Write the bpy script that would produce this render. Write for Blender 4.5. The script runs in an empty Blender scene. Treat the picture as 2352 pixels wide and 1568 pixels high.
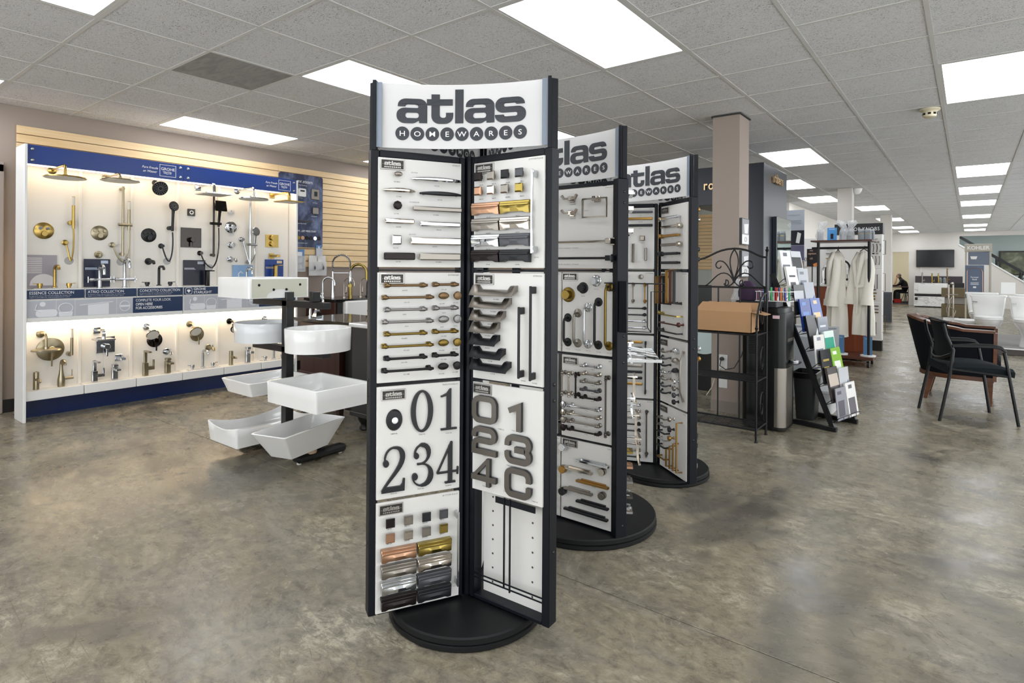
import bpy, bmesh, math, random
from mathutils import Vector as V, Matrix as M
random.seed(7)
S = bpy.context.scene
C = S.collection
PI = math.pi
sin, cos, rad = math.sin, math.cos, math.radians

# ---------------------------------------------------------------- camera, world, exposure
EYE, CEIL = 1.265, 2.638
cam = bpy.data.cameras.new('camera')
cam.sensor_width = 36; cam.lens = 36*1353.4/2352; cam.shift_y = -168.33/2352
cam.clip_start = .05; cam.clip_end = 100
co = bpy.data.objects.new('camera', cam); C.objects.link(co)
co.matrix_world = M.Translation((0, 0, EYE)) @ M.Rotation(.660798, 4, 'Z') @ M.Rotation(PI/2, 4, 'X') @ M.Rotation(.0065, 4, 'Z')
S.camera = co
w = bpy.data.worlds.new('world'); S.world = w; w.use_nodes = True
w.node_tree.nodes['Background'].inputs[0].default_value = (.95, .98, 1, 1)
w.node_tree.nodes['Background'].inputs[1].default_value = 1.75
S.view_settings.view_transform = 'Standard'; S.view_settings.look = 'None'
S.view_settings.exposure = 0.68; S.view_settings.gamma = 1
S.view_settings.use_curve_mapping = False
S.cycles.use_denoising = True
S.cycles.max_bounces = 6; S.cycles.diffuse_bounces = 3; S.cycles.glossy_bounces = 3; S.cycles.transmission_bounces = 5
S.cycles.use_adaptive_sampling = True; S.cycles.adaptive_threshold = .1; S.cycles.adaptive_min_samples = 20; S.cycles.use_light_tree = False
S.cycles.sample_clamp_indirect = 6; S.cycles.caustics_reflective = False; S.cycles.caustics_refractive = False
PANEL_LIGHT = 4.2     # strength of the fluorescent ceiling panels
STRIP_LIGHT = 9.5     # strength of the warm strips in the shower display

# ---------------------------------------------------------------- materials
def lin(c):
    if isinstance(c, str):
        c = [int(c[i:i+2], 16) for i in (1, 3, 5)]
    return tuple((x/255/12.92 if x/255 < .04045 else ((x/255+.055)/1.055)**2.4) for x in c[:3]) + (1,)
MATS = {}
def mat(name, c='#cccccc', r=.5, m=0., **k):
    if name in MATS: return MATS[name]
    t = bpy.data.materials.new(name); t.use_nodes = True; MATS[name] = t
    b = t.node_tree.nodes['Principled BSDF']
    b.inputs['Base Color'].default_value = lin(c); b.inputs['Roughness'].default_value = r; b.inputs['Metallic'].default_value = m
    for n, v in k.items():
        n = {'emit': 'Emission Strength', 'emitc': 'Emission Color', 'coat': 'Coat Weight', 'trans': 'Transmission Weight', 'alpha': 'Alpha', 'sheen': 'Sheen Weight', 'ior': 'IOR', 'spec': 'Specular IOR Level'}[n]
        b.inputs[n].default_value = lin(v) if n == 'Emission Color' else v
    return t
class NT:
    """tiny node helper on a material"""
    def __init__(s, t): s.t = t.node_tree; s.b = s.t.nodes['Principled BSDF']; s._p = None
    def n(s, typ, **k):
        q = s.t.nodes.new('ShaderNode'+typ)
        for a, v in k.items():
            if a[0] == '_': setattr(q, a[1:], v)
        for a, v in k.items():
            if a[0] != '_':
                i = q.inputs[int(a[1:])] if a[0] == 'i' and a[1:].isdigit() else q.inputs[a.replace('_', ' ')]
                if hasattr(v, 'is_output') or isinstance(v, bpy.types.NodeSocket): s.t.links.new(v, i)
                else: i.default_value = v
        return q
    def pos(s, scale=(1, 1, 1), rot=(0, 0, 0), obj=False):
        g = s.n('TexCoord').outputs['Object'] if obj else s.n('NewGeometry').outputs['Position']
        return s.n('Mapping', Vector=g, Scale=scale, Rotation=rot).outputs[0]
    def noise(s, v, sc, det=4, rough=.55, dist=0.):
        return s.n('TexNoise', Vector=v, Scale=sc, Detail=det, Roughness=rough, Distortion=dist).outputs[0]
    def ramp(s, f, stops, interp='LINEAR'):
        q = s.n('ValToRGB', Fac=f); e = q.color_ramp; e.interpolation = interp
        while len(e.elements) < len(stops): e.elements.new(.5)
        for el, (p, c) in zip(e.elements, stops):
            el.position = p; el.color = c if isinstance(c, tuple) and len(c) == 4 else ((c, c, c, 1) if isinstance(c, (int, float)) else lin(c))
        return q.outputs[0]
    def mix(s, f, a, b, mode='MIX'):
        q = s.n('Mix', _data_type='RGBA', _blend_type=mode)
        for i, v in ((0, f), (6, a), (7, b)):
            if isinstance(v, bpy.types.NodeSocket): s.t.links.new(v, q.inputs[i])
            else: q.inputs[i].default_value = v if i == 0 else (lin(v) if isinstance(v, str) else v)
        return q.outputs[2]
    def math(s, op, a, b=0.):
        return s.n('Math', _operation=op, i0=a, i1=b).outputs[0]
    def set(s, k, v): s.t.links.new(v, s.b.inputs[k])
    def bump(s, h, st=.2, d=.01):
        q = s.n('Bump', Height=h, Strength=st, Distance=d); s.t.links.new(q.outputs[0], s.b.inputs['Normal'])

# ---------------------------------------------------------------- mesh builder
class MB:
    def __init__(s): s.v = []; s.f = []; s.fm = []; s.mi = 0; s.T = None
    def at(s, x=0, y=0, z=0, rz=0., rx=0., ry=0., m=None):
        s.T = m if m is not None else M.Translation((x, y, z)) @ M.Rotation(rz, 4, 'Z') @ M.Rotation(ry, 4, 'Y') @ M.Rotation(rx, 4, 'X')
        return s
    def add(s, vs, fs):
        o = len(s.v)
        s.v += [tuple(s.T @ V(p)) for p in vs] if s.T else [tuple(p) for p in vs]
        s.f += [tuple(i+o for i in f) for f in fs]; s.fm += [s.mi]*len(fs)
        return s
    def addmesh(s, me, m=None):
        return s.add([tuple((m @ v.co) if m else v.co) for v in me.vertices], [tuple(p.vertices) for p in me.polygons])
    def box(s, x0, x1, y0, y1, z0, z1):
        return s.add([(x0,y0,z0),(x1,y0,z0),(x1,y1,z0),(x0,y1,z0),(x0,y0,z1),(x1,y0,z1),(x1,y1,z1),(x0,y1,z1)],
                     [(3,2,1,0),(4,5,6,7),(0,1,5,4),(1,2,6,5),(2,3,7,6),(3,0,4,7)])
    def cbox(s, x0, x1, y0, y1, z0, z1, b=.004):
        """box with chamfered edges"""
        vs = []; idx = {}
        X, Y, Z = (x0, x1), (y0, y1), (z0, z1)
        for i in (0, 1):
            for j in (0, 1):
                for k in (0, 1):
                    sx, sy, sz = (1, -1)[i]*b, (1, -1)[j]*b, (1, -1)[k]*b
                    for a, p in enumerate(((X[i], Y[j]+sy, Z[k]+sz), (X[i]+sx, Y[j], Z[k]+sz), (X[i]+sx, Y[j]+sy, Z[k]))):
                        idx[i, j, k, a] = len(vs); vs.append(p)
        g = lambda *q: idx[q]
        fs = [(g(0,0,0,0),g(0,0,1,0),g(0,1,1,0),g(0,1,0,0)), (g(1,0,0,0),g(1,1,0,0),g(1,1,1,0),g(1,0,1,0)),
              (g(0,0,0,1),g(1,0,0,1),g(1,0,1,1),g(0,0,1,1)), (g(0,1,0,1),g(0,1,1,1),g(1,1,1,1),g(1,1,0,1)),
              (g(0,0,0,2),g(0,1,0,2),g(1,1,0,2),g(1,0,0,2)), (g(0,0,1,2),g(1,0,1,2),g(1,1,1,2),g(0,1,1,2))]
        for k in (0, 1):
            for i in (0, 1):
                q = (g(i,0,k,0), g(i,1,k,0), g(i,1,k,2), g(i,0,k,2)); fs.append(q if i ^ k else q[::-1])
                q = (g(0,i,k,1), g(1,i,k,1), g(1,i,k,2), g(0,i,k,2)); fs.append(q[::-1] if i ^ k else q)
                q = (g(i,k,0,0), g(i,k,1,0), g(i,k,1,1), g(i,k,0,1)); fs.append(q if i ^ k else q[::-1])
        for i in (0, 1):
            for j in (0, 1):
                for k in (0, 1):
                    q = (g(i,j,k,0), g(i,j,k,1), g(i,j,k,2)); fs.append(q)
        return s.add(vs, fs)
    def ring(s, c, ax, r, n, ry=None, start=0.):
        ax = V(ax).normalized(); u = ax.orthogonal().normalized() if abs(ax.z) < .99 else V((1, 0, 0))
        if abs(ax.z) < .99: u = V((-ax.y, ax.x, 0)).normalized()
        w = ax.cross(u)
        return [V(c) + u*(r*cos(start+2*PI*i/n)) + w*((ry or r)*sin(start+2*PI*i/n)) for i in range(n)]
    def loft(s, rings, cap=True, closed=False):
        n = len(rings[0]); vs = [p for r in rings for p in r]; fs = []
        m = len(rings)
        for a in range(m if closed else m-1):
            b = (a+1) % m
            for i in range(n):
                j = (i+1) % n; fs.append((a*n+i, a*n+j, b*n+j, b*n+i))
        if cap and not closed:
            fs.append(tuple(range(n))[::-1]); fs.append(tuple((m-1)*n+i for i in range(n)))
        return s.add(vs, fs)
    def cyl(s, p, q, r, r2=None, n=16):
        ax = V(q)-V(p); return s.loft([s.ring(p, ax, r, n), s.ring(q, ax, r if r2 is None else r2, n)])
    def lathe(s, prof, p=(0, 0, 0), ax=(0, 0, 1), n=16, ry=1.):
        """profile [(radius, height along axis)]"""
        a = V(ax).normalized(); return s.loft([s.ring(V(p)+a*h, a, max(r, 1e-4), n, max(r, 1e-4)*ry) for r, h in prof])
    def tube(s, path, r, n=8, closed=False, flat=None, up=None):
        """round (or elliptical: flat = second radius) tube along a path"""
        P = [V(p) for p in path]; m = len(P); rings = []; u = None
        for i in range(m):
            if closed: t = P[(i+1) % m]-P[i-1]
            else: t = P[min(i+1, m-1)]-P[max(i-1, 0)]
            t = t.normalized() if t.length > 1e-9 else V((0, 0, 1))
            if up is not None: u = V(up) - t*V(up).dot(t)
            elif u is None: u = t.orthogonal()
            u = (u - t*u.dot(t)).normalized(); w = t.cross(u)
            rr = r[i] if isinstance(r, (list, tuple)) else r; r2 = flat if flat else rr
            rings.append([P[i]+u*(rr*cos(2*PI*(k+.5)/n))+w*(r2*sin(2*PI*(k+.5)/n)) for k in range(n)])
        return s.loft(rings, closed=closed)
    def bar(s, p, q, a, b=None, up=(0, 0, 1)):
        """rectangular bar: half sizes a (along up) and b"""
        b = b or a; t = (V(q)-V(p)).normalized(); u = V(up)-t*V(up).dot(t)
        u = u.normalized() if u.length > 1e-6 else t.orthogonal().normalized(); w = t.cross(u)
        return s.loft([[V(c)+u*a*x+w*b*y for x, y in ((1, 1), (-1, 1), (-1, -1), (1, -1))] for c in (p, q)])
    def sq(s, path, a, b=None, up=(0, 0, 1)):
        """square section swept along a path with mitred joints"""
        return s.tube(path, a*1.4142, 4, flat=(b or a)*1.4142, up=up)
    def ball(s, c, r, n=12, m=8):
        rx, ry, rz = (r, r, r) if isinstance(r, (int, float)) else r
        vs = [(c[0], c[1], c[2]-rz)]; fs = []
        for j in range(1, m):
            a = -PI/2+PI*j/m
            vs += [(c[0]+rx*cos(a)*cos(2*PI*i/n), c[1]+ry*cos(a)*sin(2*PI*i/n), c[2]+rz*sin(a)) for i in range(n)]
        vs.append((c[0], c[1], c[2]+rz)); e = len(vs)-1
        for i in range(n):
            j = (i+1) % n
            fs.append((0, 1+j, 1+i)); fs.append((e, e-n+i, e-n+j))
            for k in range(m-2): fs.append((1+k*n+i, 1+k*n+j, 1+(k+1)*n+j, 1+(k+1)*n+i))
        return s.add(vs, fs)
    def prism(s, poly, d0, d1, m=None):
        """convex-ish polygon in local XY extruded along Z"""
        n = len(poly); vs = [V((x, y, d0)) for x, y in poly]+[V((x, y, d1)) for x, y in poly]
        if m: vs = [m @ v for v in vs]
        fs = [tuple(range(n))[::-1], tuple(range(n, 2*n))]+[(i, (i+1) % n, n+(i+1) % n, n+i) for i in range(n)]
        return s.add(vs, fs)
    def shape(s, loops, d, bev=0., m=None, offset=0.):
        """filled outline with holes (poly splines), extruded to thickness d from z=0, optionally bevelled"""
        cu = bpy.data.curves.new('o', 'CURVE'); cu.dimensions = '2D'; cu.fill_mode = 'BOTH'
        for lp in loops:
            sp = cu.splines.new('POLY'); sp.points.add(len(lp)-1); sp.use_cyclic_u = True
            for q, p in zip(sp.points, lp): q.co = (p[0], p[1], 0, 1)
        cu.extrude = max(d/2-bev, 0); cu.bevel_depth = bev; cu.bevel_resolution = 1; cu.offset = offset-bev
        o = bpy.data.objects.new('o', cu); me = bpy.data.meshes.new_from_object(o)
        s.addmesh(me, (m or M.Identity(4)) @ M.Translation((0, 0, d/2)))
        bpy.data.objects.remove(o); bpy.data.curves.remove(cu); bpy.data.meshes.remove(me); return s
    def text(s, t, size, m, align='CENTER', d=0., bold=0., xs=1., space=1., shear=0.):
        cu = bpy.data.curves.new('t', 'FONT'); cu.body = t; cu.size = size; cu.align_x = align; cu.extrude = d/2; cu.offset = bold*size; cu.space_character = space; cu.shear = shear
        cu.resolution_u = 3 if size > .015 else 1
        o = bpy.data.objects.new('t', cu); me = bpy.data.meshes.new_from_object(o)
        s.addmesh(me, m @ M.Translation((0, 0, d/2)) @ M.Diagonal((xs, 1, 1, 1)))
        bpy.data.objects.remove(o); bpy.data.curves.remove(cu); bpy.data.meshes.remove(me); return s
    def mesh(s, name, mats, smooth=38):
        me = bpy.data.meshes.new(name); me.from_pydata(s.v, [], s.f)
        for t in (mats if isinstance(mats, (list, tuple)) else [mats]): me.materials.append(t)
        if len(me.materials) > 1: me.polygons.foreach_set('material_index', s.fm)
        if smooth:
            me.polygons.foreach_set('use_smooth', [True]*len(me.polygons)); me.set_sharp_from_angle(angle=rad(smooth))
        me.validate(); me.update(); return me
    def build(s, name, mats, parent=None, smooth=38, fix=True):
        me = s.mesh(name, mats, smooth)
        if fix:
            bm = bmesh.new(); bm.from_mesh(me); bmesh.ops.recalc_face_normals(bm, faces=bm.faces); bm.to_mesh(me); bm.free()
        o = bpy.data.objects.new(name, me); C.objects.link(o)
        if parent: o.parent = parent
        return o
def lbl(o, label=None, cat=None, group=None, kind=None):
    if label: o['label'] = label
    if cat: o['category'] = cat
    if group: o['group'] = group
    if kind: o['kind'] = kind
    return o
def thing(name, label, cat, loc=(0, 0, 0), rz=0., group=None, kind=None):
    o = bpy.data.objects.new(name, None); C.objects.link(o); o.empty_display_size = .1
    o.location = loc; o.rotation_euler = (0, 0, rz)
    return lbl(o, label, cat, group, kind)
def link(name, me, parent, m=None):
    o = bpy.data.objects.new(name, me); C.objects.link(o); o.parent = parent
    if m is not None: o.matrix_local = m
    return o
def bez(*p, n=10):
    """points of chained cubic segments p0 c1 c2 p1 c1 c2 p2 ..."""
    out = []; P = [V(q) for q in p]
    for k in range(0, len(P)-1, 3):
        a, b, c, d = P[k:k+4]
        for i in range(n): t = i/n; out.append(a*(1-t)**3+b*3*t*(1-t)**2+c*3*t*t*(1-t)+d*t**3)
    out.append(P[-1]); return [tuple(q) for q in out]
def arc(cx, cy, rx, ry, a0, a1, n=12):
    return [(cx+rx*cos(rad(a0+(a1-a0)*i/n)), cy+ry*sin(rad(a0+(a1-a0)*i/n))) for i in range(n+1)]
def rrect(x0, x1, y0, y1, r, n=4):
    return arc(x1-r, y1-r, r, r, 0, 90, n)+arc(x0+r, y1-r, r, r, 90, 180, n)+arc(x0+r, y0+r, r, r, 180, 270, n)+arc(x1-r, y0+r, r, r, 270, 360, n)
# local frames for upright faces: x to the right, y up, z out of the face
def face(x, y, z, ang):
    """frame whose x axis points along heading ang (radians, plan), y up, z = outward normal to the right of heading"""
    ux, uy = cos(ang), sin(ang)
    return M(((ux, 0, uy, x), (uy, 0, -ux, y), (0, 1, 0, z), (0, 0, 0, 1)))
# ---------------------------------------------------------------- surface materials
def concrete():
    t = mat('stained_concrete', r=.3); n = NT(t)
    p = n.pos((1, 1, 1)); ps = n.pos((.5, 1.6, 1), (0, 0, .25))
    big = n.noise(ps, .8, 5, .68, 1.0); mid = n.noise(p, 2.6, 6, .72, .5); fine = n.noise(n.pos((1, 1.5, 1), (0, 0, .3)), 15., 7, .86, .5)
    c = n.ramp(big, [(.30, '#77726a'), (.43, '#8f8878'), (.52, '#a3997f'), (.60, '#8b8578'), (.72, '#a8a08e')])
    c2 = n.ramp(mid, [(.30, '#5d5850'), (.44, '#8c8474'), (.56, '#a39a85'), (.70, '#b9b09a')])
    c = n.mix(.55, c, c2)
    f2 = n.ramp(fine, [(.36, .55), (.5, 1.), (.62, 1.32)]); c = n.mix(1., c, f2, 'MULTIPLY')
    # pale flaking paint patches and dark oily stains with ragged edges
    flk = n.math('MULTIPLY', n.ramp(fine, [(.50, 0.), (.55, 1.)]), n.ramp(mid, [(.54, 0.), (.60, .8)])); c = n.mix(flk, c, '#c9c0a9')
    dk = n.math('ADD', n.noise(n.pos((1, .8, 1), (0, 0, 1.1)), .9, 4, .6, .6), n.math('MULTIPLY', n.math('SUBTRACT', fine, .5), .18))
    c = n.mix(n.ramp(dk, [(.585, 0.), (.63, .55)]), c, '#4b4a49')
    sc = n.n('TexVoronoi', Vector=n.pos((1., 12, 1), (0, 0, .5)), Scale=2.0, _feature='DISTANCE_TO_EDGE').outputs[0]
    c = n.mix(n.math('MULTIPLY', n.ramp(sc, [(.0, .6), (.010, 0.)]), n.ramp(mid, [(.45, 0.), (.55, 1.)])), c, '#4a453d')
    n.set('Base Color', n.n('HueSaturation', Color=c, Value=FLOOR_V, Saturation=1.0).outputs[0])
    n.set('Roughness', n.ramp(mid, [(.35, .18), (.65, .38)]))
    n.bump(fine, .10, .003)
    return t
FLOOR_V = .73
FLOOR = concrete()
def tile_mat():
    t = mat('ceiling_tile', '#dadad8', .95); n = NT(t)
    pit = n.noise(n.pos((1, 1.9, 1), (0, 0, .9)), 75, 2, .6, 2.2)
    spot = n.noise(n.pos((1, 1, 1)), 4, 1)
    m = n.ramp(n.math('ADD', pit, n.math('MULTIPLY', spot, .10)), [(.405, 1.), (.43, 0.)])
    n.set('Base Color', n.mix(m, n.ramp(pit, [(.4, '#dcdddf'), (.7, '#eeeff1')]), '#4c4b4e'))
    n.bump(pit, .3, .004)
    return t
TILE = tile_mat()
TEE = mat('ceiling_tee_paint', '#d6d6d4', .5)
def paint(name, c, r=.8):
    t = mat(name, c, r); n = NT(t); n.bump(n.noise(n.pos(), 220, 2), .06, .002); return t
TAUPE = paint('taupe_paint', '#a4978d')
OFFW = paint('offwhite_paint', '#e6e2da')
PALEW = paint('pale_grey_wall', '#d7d3cd')
SAGE = paint('sage_paint', '#bcc9c5')
def wood(name, a, b, sc=1., axis=1, r=.45):
    t = mat(name, r=r); n = NT(t); s = [18*sc, 18*sc, 18*sc]; s[axis] = 1.1*sc
    g = n.noise(n.pos(tuple(s)), 1.5, 5, .6, .6); n.set('Base Color', n.ramp(g, [(.3, a), (.7, b)])); n.bump(g, .04, .002); return t
MAPLE = wood('maple_slat', '#e9c793', '#f5dbb0')
MAPLED = wood('maple_groove', '#8a6a42', '#7a5b36')
BLACKM = mat('black_powder_coat', '#1b1e25', .42)
BLACKS = mat('black_satin', '#111214', .35)
WHITE = mat('white_laminate', '#efece6', .35)
WHITEG = mat('white_gloss_panel', '#f2f1ee', .15)
def emit(name, c, st):
    t = mat(name, c, .5, emit=st, emitc=c)
    return t
LAMP = emit('fluorescent_diffuser', '#f7faff', PANEL_LIGHT)

# ---------------------------------------------------------------- floor of poured slabs with cut joints
XL, XR, YB, YF = -6.53, 4.2, -3.2, 26.0
fl = lbl(MB().box(XL-.1, XR+.1, YB-.1, YF+4, -.12, -.03).build('floor', mat('joint_filler', '#4f4a42', .9)), 'worn grey and tan stained concrete floor with saw cut joints', kind='structure')
for y0, y1 in ((YB, 2.05), (2.05, 8.0), (8.0, 13.95), (13.95, 19.9), (19.9, YF)):
    MB().cbox(XL, XR, y0+.002, y1-.002, -.05, 0, .0015).build('floor_slab', FLOOR, fl)
# ---------------------------------------------------------------- ceiling: tees, tiles, lights
TW = .6096; GX, GY = -.186, 3.61
ce = lbl(MB().box(XL-.1, XR+.1, YB-.1, YF+4, CEIL+.09, CEIL+.14).build('ceiling', mat('plenum_dark', '#3a3a3a', .9)), 'suspended ceiling of square fissured grey tiles', kind='structure')
lights = {(t, r) for t, r in ((2,-2),(5,-2),(9,-2),(5,-6),(2,-6),(9,-6),(9,2),(9,6),(5,2),(2,6),(3,10),(3,14),(2,18),(2,24),(2,30),(2,34),(-1,2),(-1,10),(-1,14),(-1,18),(-1,24),(-1,30),(-1,34),(-1,-2),(-1,-6),(-4,-4),(-4,2),(-4,8))}
lamp_cells = {(t, r+k) for t, r in lights for k in (0, 1)}
vents = {(6, -3)}
cells = []
for t in range(-11, 11):
    for r in range(-14, 38):
        x1 = GX - t*TW; x0 = x1-TW; y0 = GY + r*TW
        if x1 < XL+.02 or x0 > XR or y0+TW < YB or y0 > YF: continue
        if (t, r) in lamp_cells or (t, r) in vents: continue
        cells.append((t, r, max(x0, XL), min(x1, XR), max(y0, YB), min(y0+TW, YF)))
def vis(c):
    x, y = (c[2]+c[3])/2, (c[4]+c[5])/2
    xc = x*.7895+y*.6137; d = -x*.6137+y*.7895
    if d < .9: return None
    u = 1176+1353*xc/d; v = 615-1353*(CEIL-EYE)/d
    return None if u < -150 or u > 2500 or v < -150 else d
full = MB().cbox(-TW/2+.010, TW/2-.010, -TW/2+.010, TW/2-.010, .004, .02, .003).mesh('ceiling_tile', TILE, 0)
vc = sorted((vis(c), c) for c in cells if vis(c) is not None)
near = set(c for d, c in vc[:300])
rest = MB()
for c in cells:
    t, r, x0, x1, y0, y1 = c
    whole = abs(x1-x0-TW) < 1e-3 and abs(y1-y0-TW) < 1e-3
    if c in near:
        if whole: link('ceiling_tile', full, ce, M.Translation(((x0+x1)/2, (y0+y1)/2, CEIL)))
        else: MB().box(x0+.005, x1-.01, y0+.01, y1-.01, CEIL+.004, CEIL+.02).build('ceiling_tile', TILE, ce)
    else: rest.box(x0+.01, x1-.01, y0+.01, y1-.01, CEIL+.004, CEIL+.02)
lbl(rest.build('ceiling_tile', TILE, ce), kind='stuff')
tees = MB()
for t in range(-11, 12):
    x = GX - t*TW
    if XL < x < XR: tees.box(x-.012, x+.012, YB, YF, CEIL, CEIL+.03)
lbl(tees.build('ceiling_tee', TEE, ce, 0), kind='stuff')
tees = MB()
for r in range(-14, 38):
    y = GY + r*TW
    if YB < y < YF:
        xs = sorted({XL, XR}); spans = [(XL, XR)]
        for (t, rr) in lights:
            if rr+1 == r: # no tee across the middle of a 2x4 light
                a, b = GX-(t+1)*TW+.012, GX-t*TW-.012; ns = []
                for s0, s1 in spans:
                    if s0 < a and s1 > b: ns += [(s0, a), (b, s1)]
                    else: ns.append((s0, s1))
                spans = ns
        for s0, s1 in spans: tees.box(s0, s1, y-.012, y+.012, CEIL+.0005, CEIL+.03)
lbl(tees.build('ceiling_tee', TEE, ce, 0), kind='stuff')
lm = MB().box(-TW/2+.028, TW/2-.028, -TW+.028, TW-.028, .004, .012).mesh('diffuser', LAMP, 0)
fm = MB()
for a in (((-TW/2+.012, -TW/2+.03), (-TW+.012, TW-.012)), ((TW/2-.03, TW/2-.012), (-TW+.012, TW-.012)), ((-TW/2+.012, TW/2-.012), (-TW+.012, -TW+.03)), ((-TW/2+.012, TW/2-.012), (TW-.03, TW-.012))):
    fm.box(a[0][0], a[0][1], a[1][0], a[1][1], .001, .05)
fm = fm.mesh('light_frame', TEE, 0)
LW = {(9,2): 'added unseen ceiling light behind the front rack, nearer one', (9,6): 'added unseen ceiling light behind the front rack, farther one', (2,-2): 'large fluorescent ceiling light over the front hardware rack', (5,-2): 'fluorescent ceiling light partly behind the front rack sign', (9,-2): 'long fluorescent ceiling light above the blue headed shower display',  # the pair behind the front rack is unseen, added to brighten the left side
      (5,-6): 'fluorescent ceiling light cut by the top left corner of the view', (5,2): 'fluorescent ceiling light peeking out beside the second rack sign', (2,6): 'fluorescent ceiling light just right of the taupe column',
      (3,10): 'fluorescent ceiling light touching the dark mirror tower', (3,14): 'fluorescent ceiling light left of the second column top', (2,18): 'fluorescent ceiling light right of the second column top', (2,24): 'fluorescent ceiling light half behind the third column',
      (2,30): 'far fluorescent ceiling light, next to last of the left row', (2,34): 'farthest fluorescent ceiling light of the left row', (-1,2): 'big fluorescent ceiling light at the right edge near the smoke detector',
      (-1,10): 'fluorescent ceiling light with a raised dark end, right row', (-1,14): 'second small fluorescent ceiling light down the right row', (-1,18): 'third small fluorescent ceiling light down the right row',
      (-1,24): 'fourth small fluorescent ceiling light down the right row', (-1,30): 'fifth small fluorescent ceiling light down the right row', (-1,34): 'farthest fluorescent ceiling light above the stair, right row'}
for i, (t, r) in enumerate(sorted(lights)):
    x, y = GX-(t+.5)*TW, GY+(r+1)*TW
    if x-TW/2 < XL or x+TW/2 > XR or y-TW < YB or y+TW > YF: continue
    L = thing('ceiling_light', LW.get((t, r), 'fluorescent ceiling light outside the view'), 'ceiling light', (x, y, CEIL), group='fluorescent ceiling lights')
    link('diffuser', lm, L); link('frame', fm, L)
for t, r in vents:
    x, y = GX-(t+.5)*TW, GY+(r+.5)*TW
    g = MB().cbox(-TW/2+.013, TW/2-.013, -TW/2+.013, TW/2-.013, .001, .015, .002)
    vt = mat('brushed_grey_panel', '#8e8e8e', .6); nn = NT(vt); nn.set('Base Color', nn.ramp(nn.noise(nn.pos((2, 6, 1)), 2.2, 4, .6, 1.5), [(.3, '#858585'), (.7, '#a2a2a2')]))
    v = g.build('access_panel', vt); v.location = (x, y, CEIL); lbl(v, 'plain grey swirled access panel set among the ceiling tiles', 'ceiling panel')
# ---------------------------------------------------------------- walls
def wallbox(name, m, *b, label=None): return lbl(MB().box(*b).build(name, m), label, kind='structure')
wallbox('wall_left', TAUPE, XL-.12, XL, YB, 13.0, 0, CEIL+.1, label='taupe painted wall behind the maple slat panel')
wallbox('wall_partition', OFFW, -3.05, -2.93, 13.0, YF, 0, CEIL+.1, label='cream wall far back beyond the hardware tower')
wallbox('wall_cross', paint('pale_sage', '#c6cbc6'), XL-.12, -3.05, 12.9, 13.0, 0, CEIL+.1)
# far wall with office doorway and stair opening
fw = MB()
fw.box(-3.05, -2.28, YF, YF+.12, 0, CEIL+.1); fw.box(-2.28, -1.777, YF, YF+.12, 1.96, CEIL+.1); fw.box(-1.777, -.30, YF, YF+.12, 0, CEIL+.1)
fw.box(-.30, XR, YF, YF+.12, 2.49, CEIL+.1)
fw.prism([(-.30, 0), (XR, 0), (XR, .02), (1.417, .927), (-.30, 2.20)], 0, .12, M(((1,0,0,0),(0,0,-1,YF+.12),(0,1,0,0),(0,0,0,1))))
lbl(fw.build('wall_far', PALEW), 'white far wall with a doorway and a stair opening', kind='structure')
# ---------------------------------------------------------------- finishes of the cabinet hardware
def metal(n, c, r=.25, m=1.): return mat(n, c, r, m)
FIN = dict(ch=metal('polished_chrome', '#c9cccf', .07), pn=metal('polished_nickel', '#b8b0a5', .12), brn=metal('brushed_nickel', '#938d85', .34), fg=metal('french_gold', '#9d8a4a', .22),
    cm=metal('champagne_copper', '#bd9478', .32), vb=metal('venetian_bronze', '#231c1c', .35, .6), sl=metal('slate_finish', '#55565a', .4, .7), bl=metal('matte_black', '#17181c', .45, .2),
    orb=metal('oil_rubbed_bronze', '#1d1b1c', .4, .5), p=metal('pewter', '#8c8a88', .4), abz=metal('antique_brass', '#7f6a36', .35), bz=metal('aged_bronze', '#7c654a', .4), wb=metal('warm_brass', '#a98448', .35),
    wbr=metal('warm_bronze', '#5a3a30', .35, .8), ss=metal('brushed_steel', '#6d6862', .38), pew=metal('dark_pewter', '#5a5652', .4, .8))
PRINT = mat('printed_ink', '#3a3a3a', .7)
# ---------------------------------------------------------------- hardware shapes; x along, y up, z out of the board
def stroke(path, w, closed=False):
    """outline loops of a thick polyline; w number or list"""
    P = []
    for p in path:
        if not P or (V((p[0], p[1]))-P[-1]).length > 1e-5: P.append(V((p[0], p[1])))
    n = len(P); L = []; R = []
    for i in range(n):
        a = P[i-1] if (i > 0 or closed) else None; b = P[(i+1) % n] if (i < n-1 or closed) else None
        d1 = (P[i]-a).normalized() if a is not None else None; d2 = (b-P[i]).normalized() if b is not None else None
        d = ((d1 or d2)+(d2 or d1)); d = d.normalized() if d.length > 1e-6 else (d1 or d2)
        k = 1/max(.45, abs(d.dot(d1 or d2))); hw = (w[i] if isinstance(w, (list, tuple)) else w)/2*k
        nv = V((-d.y, d.x)); L.append(tuple(P[i]+nv*hw)); R.append(tuple(P[i]-nv*hw))
    return [L, R] if closed else [L+R[::-1]]
def p_arch(g, L):
    n = 14; pts = []; rr = []
    for i in range(n+1):
        t = i/n; x = -L/2+L*t; z = .010+.020*sin(PI*t)**.6; pts.append((x, 0, z)); rr.append(.0035+.0045*sin(PI*t)**.8)
    g.tube(pts, rr, 8, up=(0, 1, 0))
    for s in (-1, 1): g.cyl((s*L*.40, 0, 0), (s*L*.40, 0, .02), .0045, n=8)
def p_flat(g, L, h=.008):
    g.cbox(-L/2, L/2, -h, h, .016, .026, .003)
    for s in (-1, 1): g.cbox(s*(L/2-.012)-.006, s*(L/2-.012)+.006, -h*.8, h*.8, 0, .017, .002)
def p_thick(g, L): p_flat(g, L, .0125)
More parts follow.
